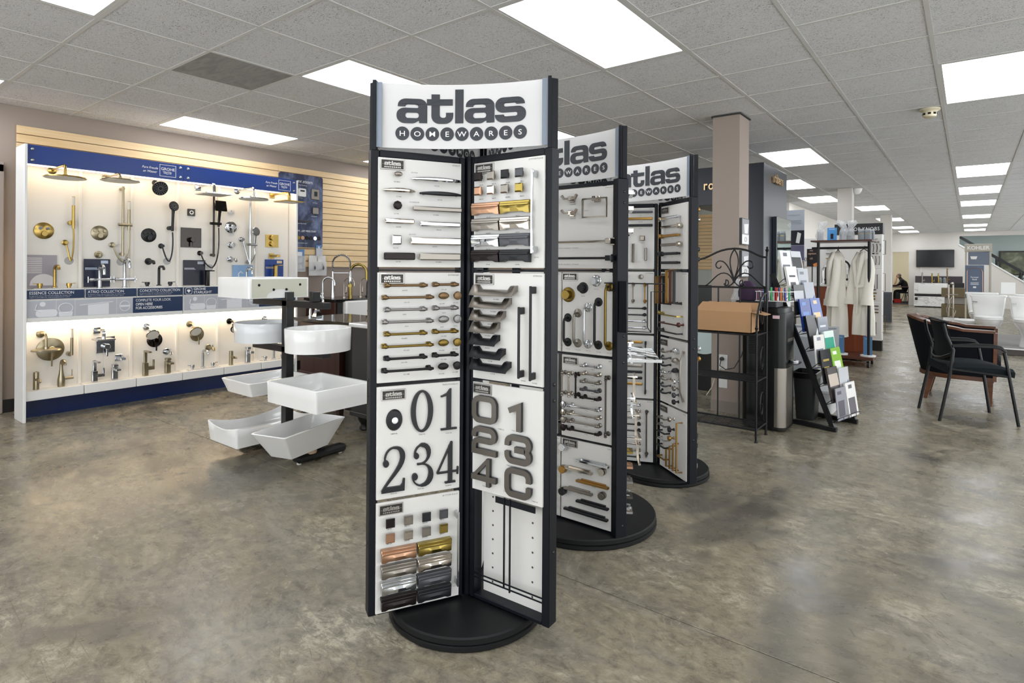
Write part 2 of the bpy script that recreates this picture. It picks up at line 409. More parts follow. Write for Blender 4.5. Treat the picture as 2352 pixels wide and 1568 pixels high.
def p_bar(g, L, r=.0045):
    g.cyl((-L/2, 0, .028), (L/2, 0, .028), r, n=10)
    for s in (-1, 1):
        x = s*(L/2-.012); g.cbox(x-.011, x+.009*1, -.009, .009, 0, .008, .003); g.cyl((x, 0, .004), (x, 0, .03), .006, n=8); g.ball((x, 0, .028), (.011, .0075, .0075), 8, 6)
def p_bronte(g, L):
    g.cyl((-L/2, 0, .03), (L/2, 0, .03), .0042, n=10)
    for s in (-1, 1):
        x = s*(L/2-.014); g.lathe([(.011, 0), (.011, .004), (.006, .008), (.005, .03)], (x, 0, 0), n=10)
        g.lathe([(.004, -.014), (.0075, -.011), (.0055, -.006), (.008, 0), (.0055, .006), (.0075, .009), (.004, .012)], (x, 0, .03), (1, 0, 0), 10)
def p_cup(g, L):
    g.cbox(-L/2, L/2, .004, .018, 0, .022, .002); g.cbox(-L/2+.002, L/2-.002, .0, .009, .0, .027, .002)
    n = 10; sec = []
    for i in range(n+1):
        x = -L/2+.002+(L-.004)*i/n; e = abs(2*i/n-1); b = .006*(1-e**2); lo = -.026 if e > .78 else -.021
        sec.append([(x, .003, .004), (x, .003, .024), (x, -.008, .024+b), (x, lo, .021+b), (x, lo, .004)])
    g.loft(sec)
def p_tab(g, L):
    sec = lambda x, t: [(x, t, 0), (x, t, .004), (x, t-.002, .016), (x, -.010, .034), (x, -.02, .040), (x, -.021, .037), (x, -.013, .028), (x, -.004, .004), (x, -.004, 0)]
    g.loft([sec(-L/2, .017), sec(-L/2+.022, .017), sec(-L/2+.036, .001), sec(L/2-.036, .001), sec(L/2-.022, .017), sec(L/2, .017)])
def p_edge(g, L):
    g.cbox(-L/2, L/2, -.007, .003, .008, .026, .001); g.cbox(-L/2+.02, L/2-.02, .001, .008, .0, .012, .001)
def p_u(g, L, h=.036, a=.004): g.sq([(-L/2, 0, 0), (-L/2, 0, h), (L/2, 0, h), (L/2, 0, 0)], a, a, up=(0, 1, 0))
def p_uwide(g, L): g.sq([(-L/2, 0, 0), (-L/2, 0, .05), (L/2, 0, .05), (L/2, 0, 0)], .005, .008, up=(0, 1, 0))
def p_bent(g, L):
    pts = [(-L/2, 0, 0)]+[(-L/2+.02-.02*cos(a), 0, .018+.02*sin(a)) for a in [PI/2*i/5 for i in range(6)]]+[(L/2-.02+.02*sin(a), 0, .018+.02*cos(a)) for a in [PI/2*i/5 for i in range(6)]]+[(L/2, 0, 0)]
    g.tube(pts, .0062, 10)
    for s in (-1, 1): g.lathe([(.021, 0), (.021, .003), (.016, .006), (.008, .007)], (s*L/2, 0, 0), n=18)
def p_long(g, L):
    g.cbox(-L/2, L/2, -.004, .004, .026, .034, .0015)
    for s in (-1, 1): g.cbox(s*(L/2-.014)-.012, s*(L/2-.014)+.012, -.005, .005, .0, .030, .002)
def p_swoop(g, L):
    pts = [(-L/2, 0, .004), (-L*.42, 0, .012), (-L*.3, -.006, .028), (0, -.009, .033), (L*.3, -.006, .028), (L*.42, 0, .012), (L/2, 0, .004)]
    g.tube(pts, [.008, .0045, .0055, .0065, .0055, .0045, .008], 8)
def p_edgecup(g, L):
    n = 8; g.loft([[(L/2*cos(PI*i/n)*k, .022*sin(PI*i/n)*k-.006+dz, z) for i in range(n+1)] for k, z, dz in ((1, 0, 0), (.95, .014, 0), (.7, .022, -.002), (.3, .025, -.004))])
def k_round(g, s): g.lathe([(s*.55, 0), (s*.45, .004), (s*.32, .010), (s*.4, .014), (s*.9, .019), (s, .024), (s*.85, .029), (s*.3, .031)], n=16)
def k_oval(g, s): g.lathe([(s*.45, 0), (s*.32, .004), (s*.32, .012), (s*.9, .016), (s*1.15, .021), (s*.9, .027), (s*.3, .030)], n=16, ry=.62)
def k_cyl(g, s): g.cyl((0, 0, 0), (0, 0, .006), s*.6, n=14); g.lathe([(s*.95, .004), (s, .007), (s, .030), (s*.93, .032)], n=20)
def k_plate(g, s): g.lathe([(s, 0), (s, .003), (s*.92, .005), (s*.6, .006)], n=28); g.lathe([(s*.58, .004), (s*.62, .03), (s*.58, .032)], n=24)
def k_oct(g, s):
    g.lathe([(s*.6, 0), (s*.35, .008), (s*.95, .014), (s, .020), (s*.75, .025), (s*.7, .0245)], n=8)
def k_sq(g, s):
    g.cbox(-s*.45, s*.45, -s*.45, s*.45, 0, .016, .001)
    g.loft([[(-a, -a, z), (a, -a, z), (a, a, z), (-a, a, z)] for a, z in ((s*.9, .014), (s, .016), (s, .022), (s*.72, .027), (s*.7, .027))])
def k_pyr(g, s):
    g.cbox(-s*.4, s*.4, -s*.4, s*.4, 0, .014, .001)
    g.loft([[(-a, -a, z), (a, -a, z), (a, a, z), (-a, a, z)] for a, z in ((s, .013), (s, .017), (s*.8, .020), (s*.45, .019), (s*.42, .024))])
def k_stem(g, s): g.lathe([(s*.6, 0), (s*.5, .004), (s*.28, .008), (s*.28, .02), (s, .026), (s, .036), (s*.9, .038)], n=14)
def h_hook(g, s):
    g.cbox(-.014, .014, -.016, .012, 0, .010, .002); g.cbox(-.010, .010, -.010, .010, .008, .034, .002)
    for sg in (-1, 1): g.sq([(sg*.004, 0, .028), (sg*.03, 0, .032), (sg*.042, .016, .036)], .006, .005, up=(0, 0, 1))
def h_ring(g, L):
    a = L/2; g.cbox(-.016, .016, -.004, .024, 0, .012, .002); g.cbox(-.012, .012, .0, .022, .010, .04, .002)
    g.sq([(-a, .010, .034), (a, .010, .034), (a, -.075, .034), (-a, -.075, .034), (-a, .010, .034)], .005, .004, up=(0, 0, 1))
def h_towel(g, L):
    g.cyl((-L/2, 0, .05), (L/2-.02, 0, .05), .0055, n=8)
    for s in (-1, 1): x = s*(L/2-.02); g.cbox(x-.018, x+.018, -.018, .018, 0, .014, .002); g.cbox(x-.022, x+.004, -.012, .012, .012, .062, .002)
def bell(g, s):
    g.lathe([(s*.78, 0), (s*.78, .004), (s*.66, .010), (s*.2, .012)], n=24, ry=1.3)
def bell_btn(g, s): g.lathe([(s*.3, .010), (s*.3, .014), (s*.2, .016), (s*.19, .019), (s*.05, .020)], n=16)
KIND = {f.__name__: f for f in (p_arch, p_flat, p_thick, p_bar, p_bronte, p_cup, p_tab, p_edge, p_u, p_uwide, p_bent, p_long, p_swoop, p_edgecup, k_round, k_oval, k_cyl, k_plate, k_oct, k_sq, k_pyr, k_stem, h_hook, h_ring, h_towel, bell)}
NAME = {'p': 'cabinet_pull', 'k': 'cabinet_knob', 'h': 'bath_accessory', 'b': 'doorbell_button'}
HW = {}
def hw(kind, L, fin):
    k = (kind, round(L, 4), fin)
    if k not in HW:
        g = MB(); KIND[kind](g, L)
        if kind == 'bell': g.mi = 1; bell_btn(g, L); HW[k] = g.mesh('bell', [FIN[fin], mat('button_white', '#f4f4f4', .3)])
        else:
            me = g.mesh(kind, FIN[fin]); bm = bmesh.new(); bm.from_mesh(me); bmesh.ops.recalc_face_normals(bm, faces=bm.faces); bm.to_mesh(me); bm.free(); HW[k] = me
    return HW[k]
# ---------------------------------------------------------------- the wide logo lettering
def logo_loops():
    A = [[(.05, .67)]+arc(.38, .72, .33, .28, 180, 90, 6)+arc(.92, .70, .34, .30, 90, 0, 6)+[(1.26, 0), (.93, 0), (.92, .09)]+arc(.62, .22, .3, .24, -40, -90, 4)+arc(.34, .27, .34, .29, 270, 180, 6)+arc(.34, .34, .34, .28, 180, 90, 6)+[(.86, .62), (.90, .66), (.86, .73), (.74, .76), (.46, .76), (.38, .73), (.36, .67)],
         rrect(.36, .91, .2, .42, .1)]
    T = [[(0, 1), (.19, 1), (.19, 1.2), (.54, 1.2), (.54, 1), (1.08, 1), (1.08, .74), (.54, .74), (.54, .36)]+arc(.66, .35, .12, .12, 180, 270, 4)+arc(.72, .31, .08, .08, 270, 360, 3)+[(.80, .44), (1.1, .44)]+arc(.76, .3, .34, .32, 0, -90, 6)+arc(.52, .3, .33, .32, 270, 180, 6)+[(.19, .74), (0, .74)]]
    Lt = [[(0, 0), (.35, 0), (.35, 1.4), (0, 1.4)]]
    Sx = [[(1.27, .70)]+arc(.95, .72, .32, .28, 0, 90, 6)+arc(.35, .70, .33, .30, 90, 180, 6)+arc(.35, .66, .33, .28, 180, 270, 6)+arc(.88, .30, .08, .08, 90, -90, 4)+arc(.46, .3, .08, .08, 270, 180, 3)+[(0, .30)]+arc(.34, .27, .34, .29, 180, 270, 6)+arc(.98, .28, .34, .30, 270, 360, 6)+arc(.98, .33, .34, .29, 0, 90, 6)+arc(.45, .69, .07, .07, 270, 90, 4)+[(.85, .76), (.92, .70)]]
    return [(A, 0), (T, 1.24), (Lt, 2.42), (A, 2.82), (Sx, 4.10)]
LOGO = logo_loops()
def logo(g, m, u, d):
    """the word, unit x-height u, thickness d, centred, baseline at 0"""
    for loops, x in LOGO:
        g.shape([[((px+x-2.71)*u, py*u) for px, py in lp] for lp in loops], d, 0, m)
BOARDW = mat('board_white', '#dcdad6', .4)
PLATE_M = metal('nameplate_dark', '#3f3d3b', .45, .7); PLATE_L = metal('nameplate_raised', '#b6b3ae', .35)
def plate_mesh():
    g = MB(); g.mi = 1; g.cbox(-.0425, .0425, -.0185, .0185, 0, .004, .001); g.mi = 0; g.box(-.039, .039, -.015, .015, .0015, .0043)
    g.mi = 1; logo(g, M.Translation((0, -.0035, .0042)), .0108, .001)
    for i in range(9): g.cyl((-.0264+i*.0066, -.0095, .0042), (-.0264+i*.0066, -.0095, .005), .0026, n=8)
    for s in (-1, 1): g.ball((s*.034, 0, .0045), .0014, 6, 4)
    return g.mesh('nameplate', [PLATE_M, PLATE_L])
PLATE = plate_mesh()
def board(label, F, w, h, title, items, group, plate=(.16, .94), codes=True):
    """white sample board hung on a rack: F = frame of its lower left corner; items: kind, u, v, size, finish, code, upright?"""
    t = MB().cbox(0, w, 0, h, 0, .009, .0012).build('hardware_board', BOARDW, group)
    t['label'] = label; t.matrix_local = group.matrix_basis.inverted() @ F
    zt = .0095
    if plate: link('nameplate', PLATE, t, M.Translation((w*plate[0], h*plate[1], .009)))
    pr = MB()
    if title: pr.text(title, .0075, M.Translation((w-.006, h-.011, zt)), 'RIGHT', space=1.1)
    for it in items:
        kind, u, v, s, fin = it[:5]; code = it[5] if len(it) > 5 else None; rot = it[6] if len(it) > 6 else 0
        m = M.Translation((u*w, v*h, .009)) @ M.Rotation(rot*PI/2, 4, 'Z')
        if kind == 'txt': pr.text(fin, .006, M.Translation((u*w, v*h, zt)), space=1.1); continue
        link(NAME[kind[0]], hw(kind, s, fin), t, m)
        if code:
            dy = s/2+.014 if rot else (.021 if kind[0] == 'p' else s*1.0+.014)
            if kind in ('p_cup', 'p_tab'): dy = .036
            if kind in ('p_bent',): dy = s/2+.034
            pr.text(code, .0058, M.Translation((u*w, v*h-dy, zt)))
    if pr.v: lbl(pr.build('print', PRINT, t, 0, False), kind='stuff')
    return t
# ---------------------------------------------------------------- the three revolving hardware racks
ROWS = [(1.266, 1.648), (.862, 1.247), (.456, .848), (.060, .444)]
SIGNM = mat('sign_acrylic', '#ecebea', .25)
def translucent(t, c, f):
    n = NT(t); tr = n.n('BsdfTranslucent', Color=lin(c)); mx = n.n('MixShader', Fac=f, i1=n.b.outputs[0], i2=tr.outputs[0]); n.t.links.new(mx.outputs[0], n.t.nodes['Material Output'].inputs[0])
translucent(SIGNM, '#f4f4f4', .35)
SIGNW = mat('sign_white', '#f4f3f0', .4); SIGND = mat('sign_letter_dark', '#2c3036', .4); NAVY = mat('rack_navy_black', '#0a0e16', .42, spec=.25); CHAN = mat('sign_channel_grey', '#7d8794', .35)
DISCM = mat('turntable_black', '#0f1012', .5, spec=.3); n_ = NT(DISCM); n_.bump(n_.noise(n_.pos(), 400, 2), .1, .001)
def sign_parts(rack, A, B, z0, z1, sag, letters=True):
    """concave sign between plan points A (viewer's left) and B (right)"""
    A, B = V(A), V(B); ch = B-A; L = ch.length; ux = ch/L; nin = V((-ux.y, ux.x))  # points away from the viewer
    R = (L*L/4+sag*sag)/(2*sag); half = math.asin(L/2/R)
    def curve(s, y, d):          # s along the arc from the middle, d towards the viewer
        a = s/R; rr = R - d      # centre of curvature on the viewer's side
        off = sag - (R-R*cos(a)) - 0
        p = (A+B)/2 + ux*((R-d)*sin(a)) + nin*(sag-(R-(R-d)*cos(a)) if False else (R-d)*cos(a)-(R-sag))
        return (p.x, p.y, y)
    def bend(g0): g0.v = [curve(x, y, z) for x, y, z in g0.v]; return g0
    arcl = R*half; g = MB(); n = 20
    ring = []
    for i in range(n+1):
        s = -arcl+2*arcl*i/n; ring.append([curve(s, z0, .002), curve(s, z1, .002), curve(s, z1, -.002), curve(s, z0, -.002)])
    sg = g.loft(ring).build('sign_panel', SIGNM, rack)
    U = .085
    for loops, x in LOGO:
        lg = MB().shape([[((px+x-2.71)*U-.006, py*U) for px, py in lp] for lp in loops], .007, 0, M.Translation((0, z0+.090, -.0035)))
        bend(lg).build('sign_letter', SIGND, sg, 0)
    for i, ch_ in enumerate('HOMEWARES'):
        x = -.216+.0525*i; lg = MB().cyl((x, z0+.052, -.0032), (x, z0+.052, .0034), .0242, n=24); lg.mi = 1
        lg.text(ch_, .026, M.Translation((x, z0+.0428, .0038)), d=.0005, bold=.002, xs=1.2)
        lg.text(ch_, .026, M.Translation((x, z0+.0428, -.0042)), d=.0005, bold=.002, xs=1.2)
        bend(lg).build('letter_disc', [SIGND, SIGNW], sg, 0)
    for s, P in ((-1, A), (1, B)):
        g = MB(); q = P+ux*s*.004; g.bar((q.x, q.y, z0-.01), (q.x, q.y, z1+.006), .012, .006, up=(nin.x, nin.y, 0)); g.build('sign_channel', NAVY, rack)
        g = MB(); q = P-ux*s*.010-nin*.004; g.bar((q.x, q.y, z0), (q.x, q.y, z1), .0015, .012, up=(nin.x, nin.y, 0)); g.build('sign_edge_strip', CHAN, rack)
def turntable(rack, r):
    MB().lathe([(r-.006, 0), (r, .006), (r, .020), (r-.008, .024)], n=72).build('turntable_base', DISCM, rack)
    MB().lathe([(r-.012, .0225), (r-.003, .026), (r-.003, .044), (r-.008, .049)], n=72).build('turntable_top', DISCM, rack)
SCREW = MB().ball((0, 0, 0), (.003, .006, .006), 8, 6).mesh('screw', mat('screw_black', '#0c0c0e', .3))
def wing_rack(name, label, cx, cy, heads, r=.29, empty_wing=None):
    rk = thing(name, label, 'display rack', (cx, cy, 0)); turntable(rk, r)
    MB().cyl((0, 0, .04), (0, 0, 1.68), .022, n=16).build('centre_pole', NAVY, rk)
    Z0, Z1, R0, R1, HT = .052, 1.675, .028, .375, .025
    for th in heads:
        m = M.Rotation(rad(th), 4, 'Z'); up = V((-sin(rad(th)), cos(rad(th)), 0))
        def post(a, b, z0, z1, nm):
            g = MB(); g.T = m; g.cbox(a, b, -HT, HT, z0, z1, .003); return g.build(nm, NAVY, rk)
        post(R1-.030, R1, Z0, Z1, 'wing_outer_post'); post(R0, R0+.022, Z0, Z1, 'wing_inner_post')
        post(R0+.022, R1-.030, Z1-.026, Z1, 'wing_top_rail'); post(R0+.022, R1-.030, Z0, Z0+.016, 'wing_bottom_rail')
        for z0, z1 in zip([q[0] for q in ROWS[:3]], [q[1] for q in ROWS[1:]]):
            g = MB(); g.T = m
            zz = (z0+z1)/2; g.box(R0+.02, R1-.028, -.003, .003, zz-.004, zz+.001); g.build('hanging_wire', NAVY, rk)
        for z in (.87, .815, .30): link('screw', SCREW, rk, m @ M.Translation((R1+.001, 0, z)))
    pts = {th: (R1*cos(rad(th)), R1*sin(rad(th))) for th in heads}
    hs = sorted(h % 360 for h in heads)
    for i, a in enumerate(hs):
        b = hs[(i+1) % 3]       # the sector from heading a to heading b, seen from outside: a on the left
        def se(h_, sd_): q_ = rad(h_); return (.356*cos(q_)-sd_*.016*sin(q_), .356*sin(q_)+sd_*.016*cos(q_))
        sign_parts(rk, se(a, 1), se(b, -1), 1.684, 1.910, .05)
    def wf(th, side, row, w=.30, off=.0):
        """frame of the board at row on the wing with heading th; side 1: outer end on the left of the viewer, -1: on the right"""
        t = rad(th); nx, ny = -sin(t)*side, cos(t)*side
        rr = R1-.030+.006 if side == 1 else R0+.018
        z0 = ROWS[row][0]
        x, y = cx+rr*cos(t)+nx*(HT-.002+off), cy+rr*sin(t)+ny*(HT-.002+off)
        return face(x, y, z0, t+PI if side == 1 else t)
    return rk, wf
R1C = (-1.493+.004, 1.651+.003)
rk1, wf1 = wing_rack('hardware_rack', 'front revolving black hardware rack with curved logo signs on a round base', *R1C, (242.6, 2.6, 122.6)); g1 = rk1
def H(r): return ROWS[r][1]-ROWS[r][0]
board('top left board of the front rack with slender nickel and black pulls', wf1(242.6, 1, 0), .305, H(0), 'LEGACY', [
    ('k_oval', .215, .85, .013, 'brn', '316-BRN'), ('p_arch', .69, .82, .187, 'ch', '318-CH'), ('p_arch', .237, .70, .11, 'pn', '317-PN'), ('p_arch', .73, .69, .155, 'bl', '347-VB'),
    ('k_oct', .21, .565, .016, 'vb', '319-VB'), ('p_flat', .685, .545, .182, 'brn', '321-BRN'), ('p_flat', .235, .42, .103, 'pn', '320-PN'), ('p_flat', .72, .405, .15, 'ch', '348-CH'),
    ('k_pyr', .205, .25, .016, 'ch', '322-CH'), ('p_thick', .67, .245, .187, 'pn', '324-PN'), ('p_thick', .235, .10, .11, 'vb', '325-VB'), ('p_thick', .72, .10, .154, 'brn', '349-BRN'),
    ('txt', .42, .875, 0, 'AUSTEN'), ('txt', .42, .60, 0, 'DICKINSON'), ('txt', .40, .30, 0, 'ALCOTT')], g1)
kf = ['vb', 'brn', 'bl', 'sl', 'cm', 'pn', 'brn', 'fg']; kc = ['VB', 'CH', 'MB', 'SL', 'CM', 'PN', 'BRN', 'FG']
cf = ['cm', 'fg', 'brn', 'pn', 'ch', 'sl', 'vb', 'bl']; cc = ['CM', 'FG', 'BRN', 'PN', 'CH', 'SL', 'VB', 'MB']
sutton = lambda ku, kv, cu, cv: [('k_sq', ku[i % 4], kv[i//4], .0155, kf[i], '288-'+kc[i]) for i in range(8)]+[('p_cup', cu[i % 2], cv[i//2], .126, cf[i], '338-'+cc[i]) for i in range(8)]
board('top right board of the front rack with square knobs and cup pulls', wf1(2.6, -1, 0), .305, H(0), 'SUTTON PLACE', sutton((.11, .30, .50, .70), (.86, .725), (.22, .64), (.565, .415, .265, .12))+[('p_long', .90, .50, .285, 'ch', '337-CH', 1)], g1)
dist = []
for i, (f, c) in enumerate((('bz', 'CM'), ('p', 'P'), ('abz', 'ABZ'), ('orb', 'ORB'))):
    v = .885-.22*i
    dist += [('p_bar', .313, v, .152, f, '334-'+c), ('p_bar', .339, v-.11, .183, f, '335-'+c), ('p_bar', .79, v+.005, .094, f, '333-'+c), ('k_oval', .765, v-.10, .018, f, '332-'+c), ('k_round', .935, v-.10, .0155, f, '331-'+c)]
board('second board down on the left of the front rack, distressed bar pulls and oval knobs', wf1(242.6, 1, 1), .305, H(1), 'DISTRESSED', dist, g1, (.165, .945))
board('second board down on the right of the front rack, winged tab pulls in steps', wf1(2.6, -1, 1), .305, H(1), 'ATWOOD', [('p_tab', x/2/.305+.03, v, x, f, c) for x, v, f, c in ((.19, .845, 'brn', 'A603-BRN'), (.165, .73, 'brn', 'A602-BRN'), (.14, .61, 'brn', 'A601-BRN'), (.115, .50, 'brn', 'A600-BRN'), (.115, .385, 'bl', 'A600-BL'), (.14, .265, 'bl', 'A601-BL'), (.165, .15, 'bl', 'A602-BL'))]+
      [('p_long', .735, .385, .245, 'bl', 'A604-BL', 1), ('p_long', .89, .475, .32, 'bl', 'A605-BL', 1)], g1, (.17, .94))
# ------------------------------------------------ serif house numbers
def ser(ch, h):
    """solids (list of loop lists) of a high-contrast serif figure, height h, centred in x, base at 0"""
    k = h; out = []
    def S(path, w): out.append(stroke(path, w))
    def D(x, y, r, q=1.2): out.append([arc(x, y, r, r*q, 0, 360, 16)[:-1]])
    if ch == '0':
        out.append([arc(0, .5*k, .27*k, .5*k, 0, 360, 40)[:-1], arc(0, .5*k, .155*k, .45*k, 0, 360, 40)[:-1]])
    if ch == '1':
        out.append([[(-.055*k, .0), (.055*k, 0), (.055*k, k), (.02*k, .99*k), (-.06*k, .89*k), (-.17*k, .84*k), (-.20*k, .84*k), (-.20*k, .80*k), (-.10*k, .82*k), (-.055*k, .83*k)]])
        out.append([[(-.2*k, 0), (.2*k, 0), (.2*k, .045*k), (-.2*k, .045*k)]])
    if ch == '2':
        p = bez((-.19*k, .68*k, 0), (-.2*k, .92*k, 0), (-.05*k, .99*k, 0), (.03*k, .975*k, 0), (.17*k, .97*k, 0), (.22*k, .84*k, 0), (.205*k, .72*k, 0), (.18*k, .5*k, 0), (-.1*k, .28*k, 0), (-.25*k, .03*k, 0), n=8)
        w = [.035, .035, .035, .035, .035, .035, .035, .04, .05, .06, .075, .09, .10, .11, .11, .11, .105, .10, .09, .08, .07, .06, .05, .045, .04]; S([q[:2] for q in p], [x*k for x in w])
        D(-.165*k, .64*k, .065*k); out.append([[(-.26*k, 0), (.25*k, 0), (.26*k, .27*k), (.225*k, .27*k), (.20*k, .16*k), (.16*k, .115*k), (-.2*k, .115*k)]])
    if ch == '3':
        p = bez((-.17*k, .76*k, 0), (-.16*k, .92*k, 0), (-.06*k, .975*k, 0), (.0*k, .975*k, 0), (.22*k, .975*k, 0), (.24*k, .58*k, 0), (.0*k, .535*k, 0), n=10)
        S([q[:2] for q in p], [(.035+.075*max(0, sin(PI*min(1, max(0, (i-7)/11))))**1.2)*k for i in range(len(p))])
        p = bez((.0*k, .535*k, 0), (.32*k, .50*k, 0), (.28*k, .02*k, 0), (.0*k, .025*k, 0), (-.12*k, .03*k, 0), (-.2*k, .12*k, 0), (-.21*k, .22*k, 0), n=10)
        S([q[:2] for q in p], [(.035+.085*max(0, sin(PI*min(1, max(0, (i-1)/10))))**1.2)*k for i in range(len(p))])
        out.append([[(-.11*k, .515*k), (.03*k, .515*k), (.03*k, .555*k), (-.11*k, .555*k)]]); D(-.13*k, .73*k, .06*k); D(-.165*k, .25*k, .068*k)
    if ch == '4':
        out.append([[(.02*k, 0), (.125*k, 0), (.125*k, k), (.09*k, k), (.02*k, .88*k)]])
        out.append([[(.085*k, 1.0*k), (.125*k, 1.0*k), (-.225*k, .285*k), (-.265*k, .285*k)]])
        out.append([[(-.265*k, .25*k), (.27*k, .25*k), (.27*k, .29*k), (-.265*k, .29*k)]]); out.append([[(.24*k, .19*k), (.275*k, .19*k), (.285*k, .37*k), (.25*k, .37*k)]])
        out.append([[(-.06*k, 0), (.20*k, 0), (.20*k, .04*k), (-.06*k, .04*k)]])
    return out
def modern(ch, w, h):
    r = min(w, h)*.2; t = w*.18; x = w/2-t/2; y0, y1 = t/2, h-t/2; m = h/2
    c = lambda cx, cy, a0, a1: arc(cx, cy, r, r, a0, a1, 5)
    if ch == '0': return [stroke(rrect(-x, x, y0, y1, r*1.1, 5), t, True)]
    if ch == '1': return [stroke([(x*.1-w*.28, h*.70), (x*.35, y1-.01*h), (x*.35, 0)], t)]
    if ch == '2': return [stroke([(-x, h*.60)]+c(-x+r, y1-r, 180, 90)+c(x-r, y1-r, 90, 0)+c(x-r, m+r, 0, -90)+c(-x+r, m-r, 90, 180)+[(-x, y0), (w/2, y0)], t)]
    if ch == '3':
        q = r*.85; return [stroke([(-x, h*.60)]+c(-x+r, y1-r, 180, 90)+c(x-r, y1-r, 90, 0)+arc(x-q, m+q+t*.1, q, q, 0, -80, 5), t), stroke(arc(x-q, m-q-t*.1, q, q, 80, 0, 5)+c(x-r, y0+r, 0, -90)+c(-x+r, y0+r, 270, 180)+[(-x, h*.40)], t), [[(-w*.12, m-t/2), (x-q, m-t/2), (x-q, m+t/2), (-w*.12, m+t/2)]]]
    if ch == '4':
        d = (1.5*x, h*.62); return [[[(x*.25, h), (x*.6, h), (x*.6, 0), (x*.25, 0)]], [[(-x-t/2, h*.30), (x*.3, h), (x*.5, h-t*.4), (-x+t*.45, h*.30)]], [[(-x-t/2, h*.18), (w/2, h*.18), (w/2, h*.18+t), (-x-t/2, h*.18+t)]], [[(-x-t/2, h*.18), (-x+t*.3, h*.18), (-x+t*.45, h*.31), (-x-t/2, h*.31)]]]
    if ch == 'C': return [stroke([(x, h*.58), (x, y1-r)]+c(x-r, y1-r, 0, 90)+c(-x+r, y1-r, 90, 180)+c(-x+r, y0+r, 180, 270)+c(x-r, y0+r, 270, 360)+[(x, h*.42)], t)]
def number(par, solids, x, y, d, mats, lift=.009):
    g = MB(); two = isinstance(mats, list)
    for k, lp in enumerate(solids): g.shape(lp, d+k*.0003, 0, M.Translation((x, y, lift)))
    if two:
        g.mi = 1
        for k, lp in enumerate(solids): g.shape(lp, .0012, 0, M.Translation((x, y, lift+d+k*.0004)))
    return g.build('house_number', mats, par, 25, False)
b = board('third board down on the left of the front rack, black serif house numbers and doorbell', wf1(242.6, 1, 2), .305, H(2), 'TRADITIONALIST', [('bell', .2, .70, .037, 'bl', 'DBR45-BL'), ('txt', .53, .535, 0, 'TRN0-BL'), ('txt', .86, .52, 0, 'TRN1-BL'), ('txt', .2, .035, 0, 'TRN2-BL'), ('txt', .52, .04, 0, 'TRN3-BL'), ('txt', .86, .03, 0, 'TRN4-BL')], g1, (.19, .925))
NB = mat('number_black', '#14161a', .4)
for ch, u, v, h in (('0', .525, .565, .150), ('1', .855, .56, .150), ('2', .19, .06, .158), ('3', .525, .07, .152), ('4', .84, .065, .150)): number(b, ser(ch, h), u*.305, v*H(2), .009, NB)
b = board('third board down on the right of the front rack, rounded bronze house numbers', wf1(2.6, -1, 2), .305, H(2), None, [('txt', .43, .60, 0, 'PGN0-SS'), ('txt', .62, .61, 0, 'PGN1-SS'), ('txt', .2, .325, 0, 'PGN2-SS'), ('txt', .55, .29, 0, 'PGN3-SS'), ('txt', .2, .045, 0, 'PGN4-SS'), ('txt', .9, .03, 0, 'PGNC-SS'), ('txt', .52, .05, 0, 'PARAGON')], g1, (.15, .945))
SSN = [NB, FIN['ss']]
for ch, u, v, hh in (('0', .215, .640, .098), ('1', .66, .625, .098), ('2', .215, .352, .100), ('3', .70, .335, .100), ('4', .215, .065, .100), ('C', .70, .04, .102)): number(b, modern(ch, .110, hh), u*.305, v*H(2), .012, SSN, .014)
board('bottom left board of the front rack with square knobs and cup pulls', wf1(242.6, 1, 3), .305, H(3), 'BUTTON PLACE', sutton((.15, .36, .575, .785), (.825, .69), (.255, .68), (.54, .395, .25, .11))+[('p_long', .955, .48, .27, 'ch', '337-CH', 1)], g1, (.17, .935))
# the empty bay of the right wing: back of the board behind, hanging rods and wires
F = wf1(2.6, -1, 3); g = MB(); g.T = F
g.box(.018, .295, -.02, H(3)-.01, -.044, -.040); ob = g.build('bay_back_panel', BOARDW)
ob.parent = rk1; ob.matrix_parent_inverse = rk1.matrix_basis.inverted()
def keep(o, rk): o.parent = rk; o.matrix_parent_inverse = rk.matrix_basis.inverted(); return o
for u in (.14, .165): g = MB(); g.T = F; keep(g.bar((u, .06+(.165-u)*.4, .0), (u, H(3)+.005, .0), .0025).build('hanging_rod', NAVY), rk1)
for v in (.07, .085): g = MB(); g.T = F; keep(g.bar((.0, v, .001), (.305, v, .001), .002, up=(0, 0, 1)).build('hanging_wire', NAVY), rk1)
g = MB(); g.T = F; keep(g.box(.10, .27, H(3)-.02, H(3)+.002, -.003, .0).build('hanger_bracket', NAVY), rk1)
PEG = MB().cyl((0, 0, -.0405), (0, 0, -.0394), .004, n=8).mesh('peg_hole', mat('peg_hole_dark', '#4a453e', .8))
for v in [.05+.052*i for i in range(7)]:
    for u in (.06, .235): link('peg_hole', PEG, rk1, rk1.matrix_basis.inverted() @ F @ M.Translation((u, v, 0)))
# boards on the hidden faces of the front rack (their edges and backs show through the gaps)
for th, sd, nm in ((122.6, 1, 'left'), (122.6, -1, 'right')):
    for r in range(4): board('plain back board of the front rack seen only through the gaps', wf1(th, sd, r), .305, H(r), None, [], g1, None)
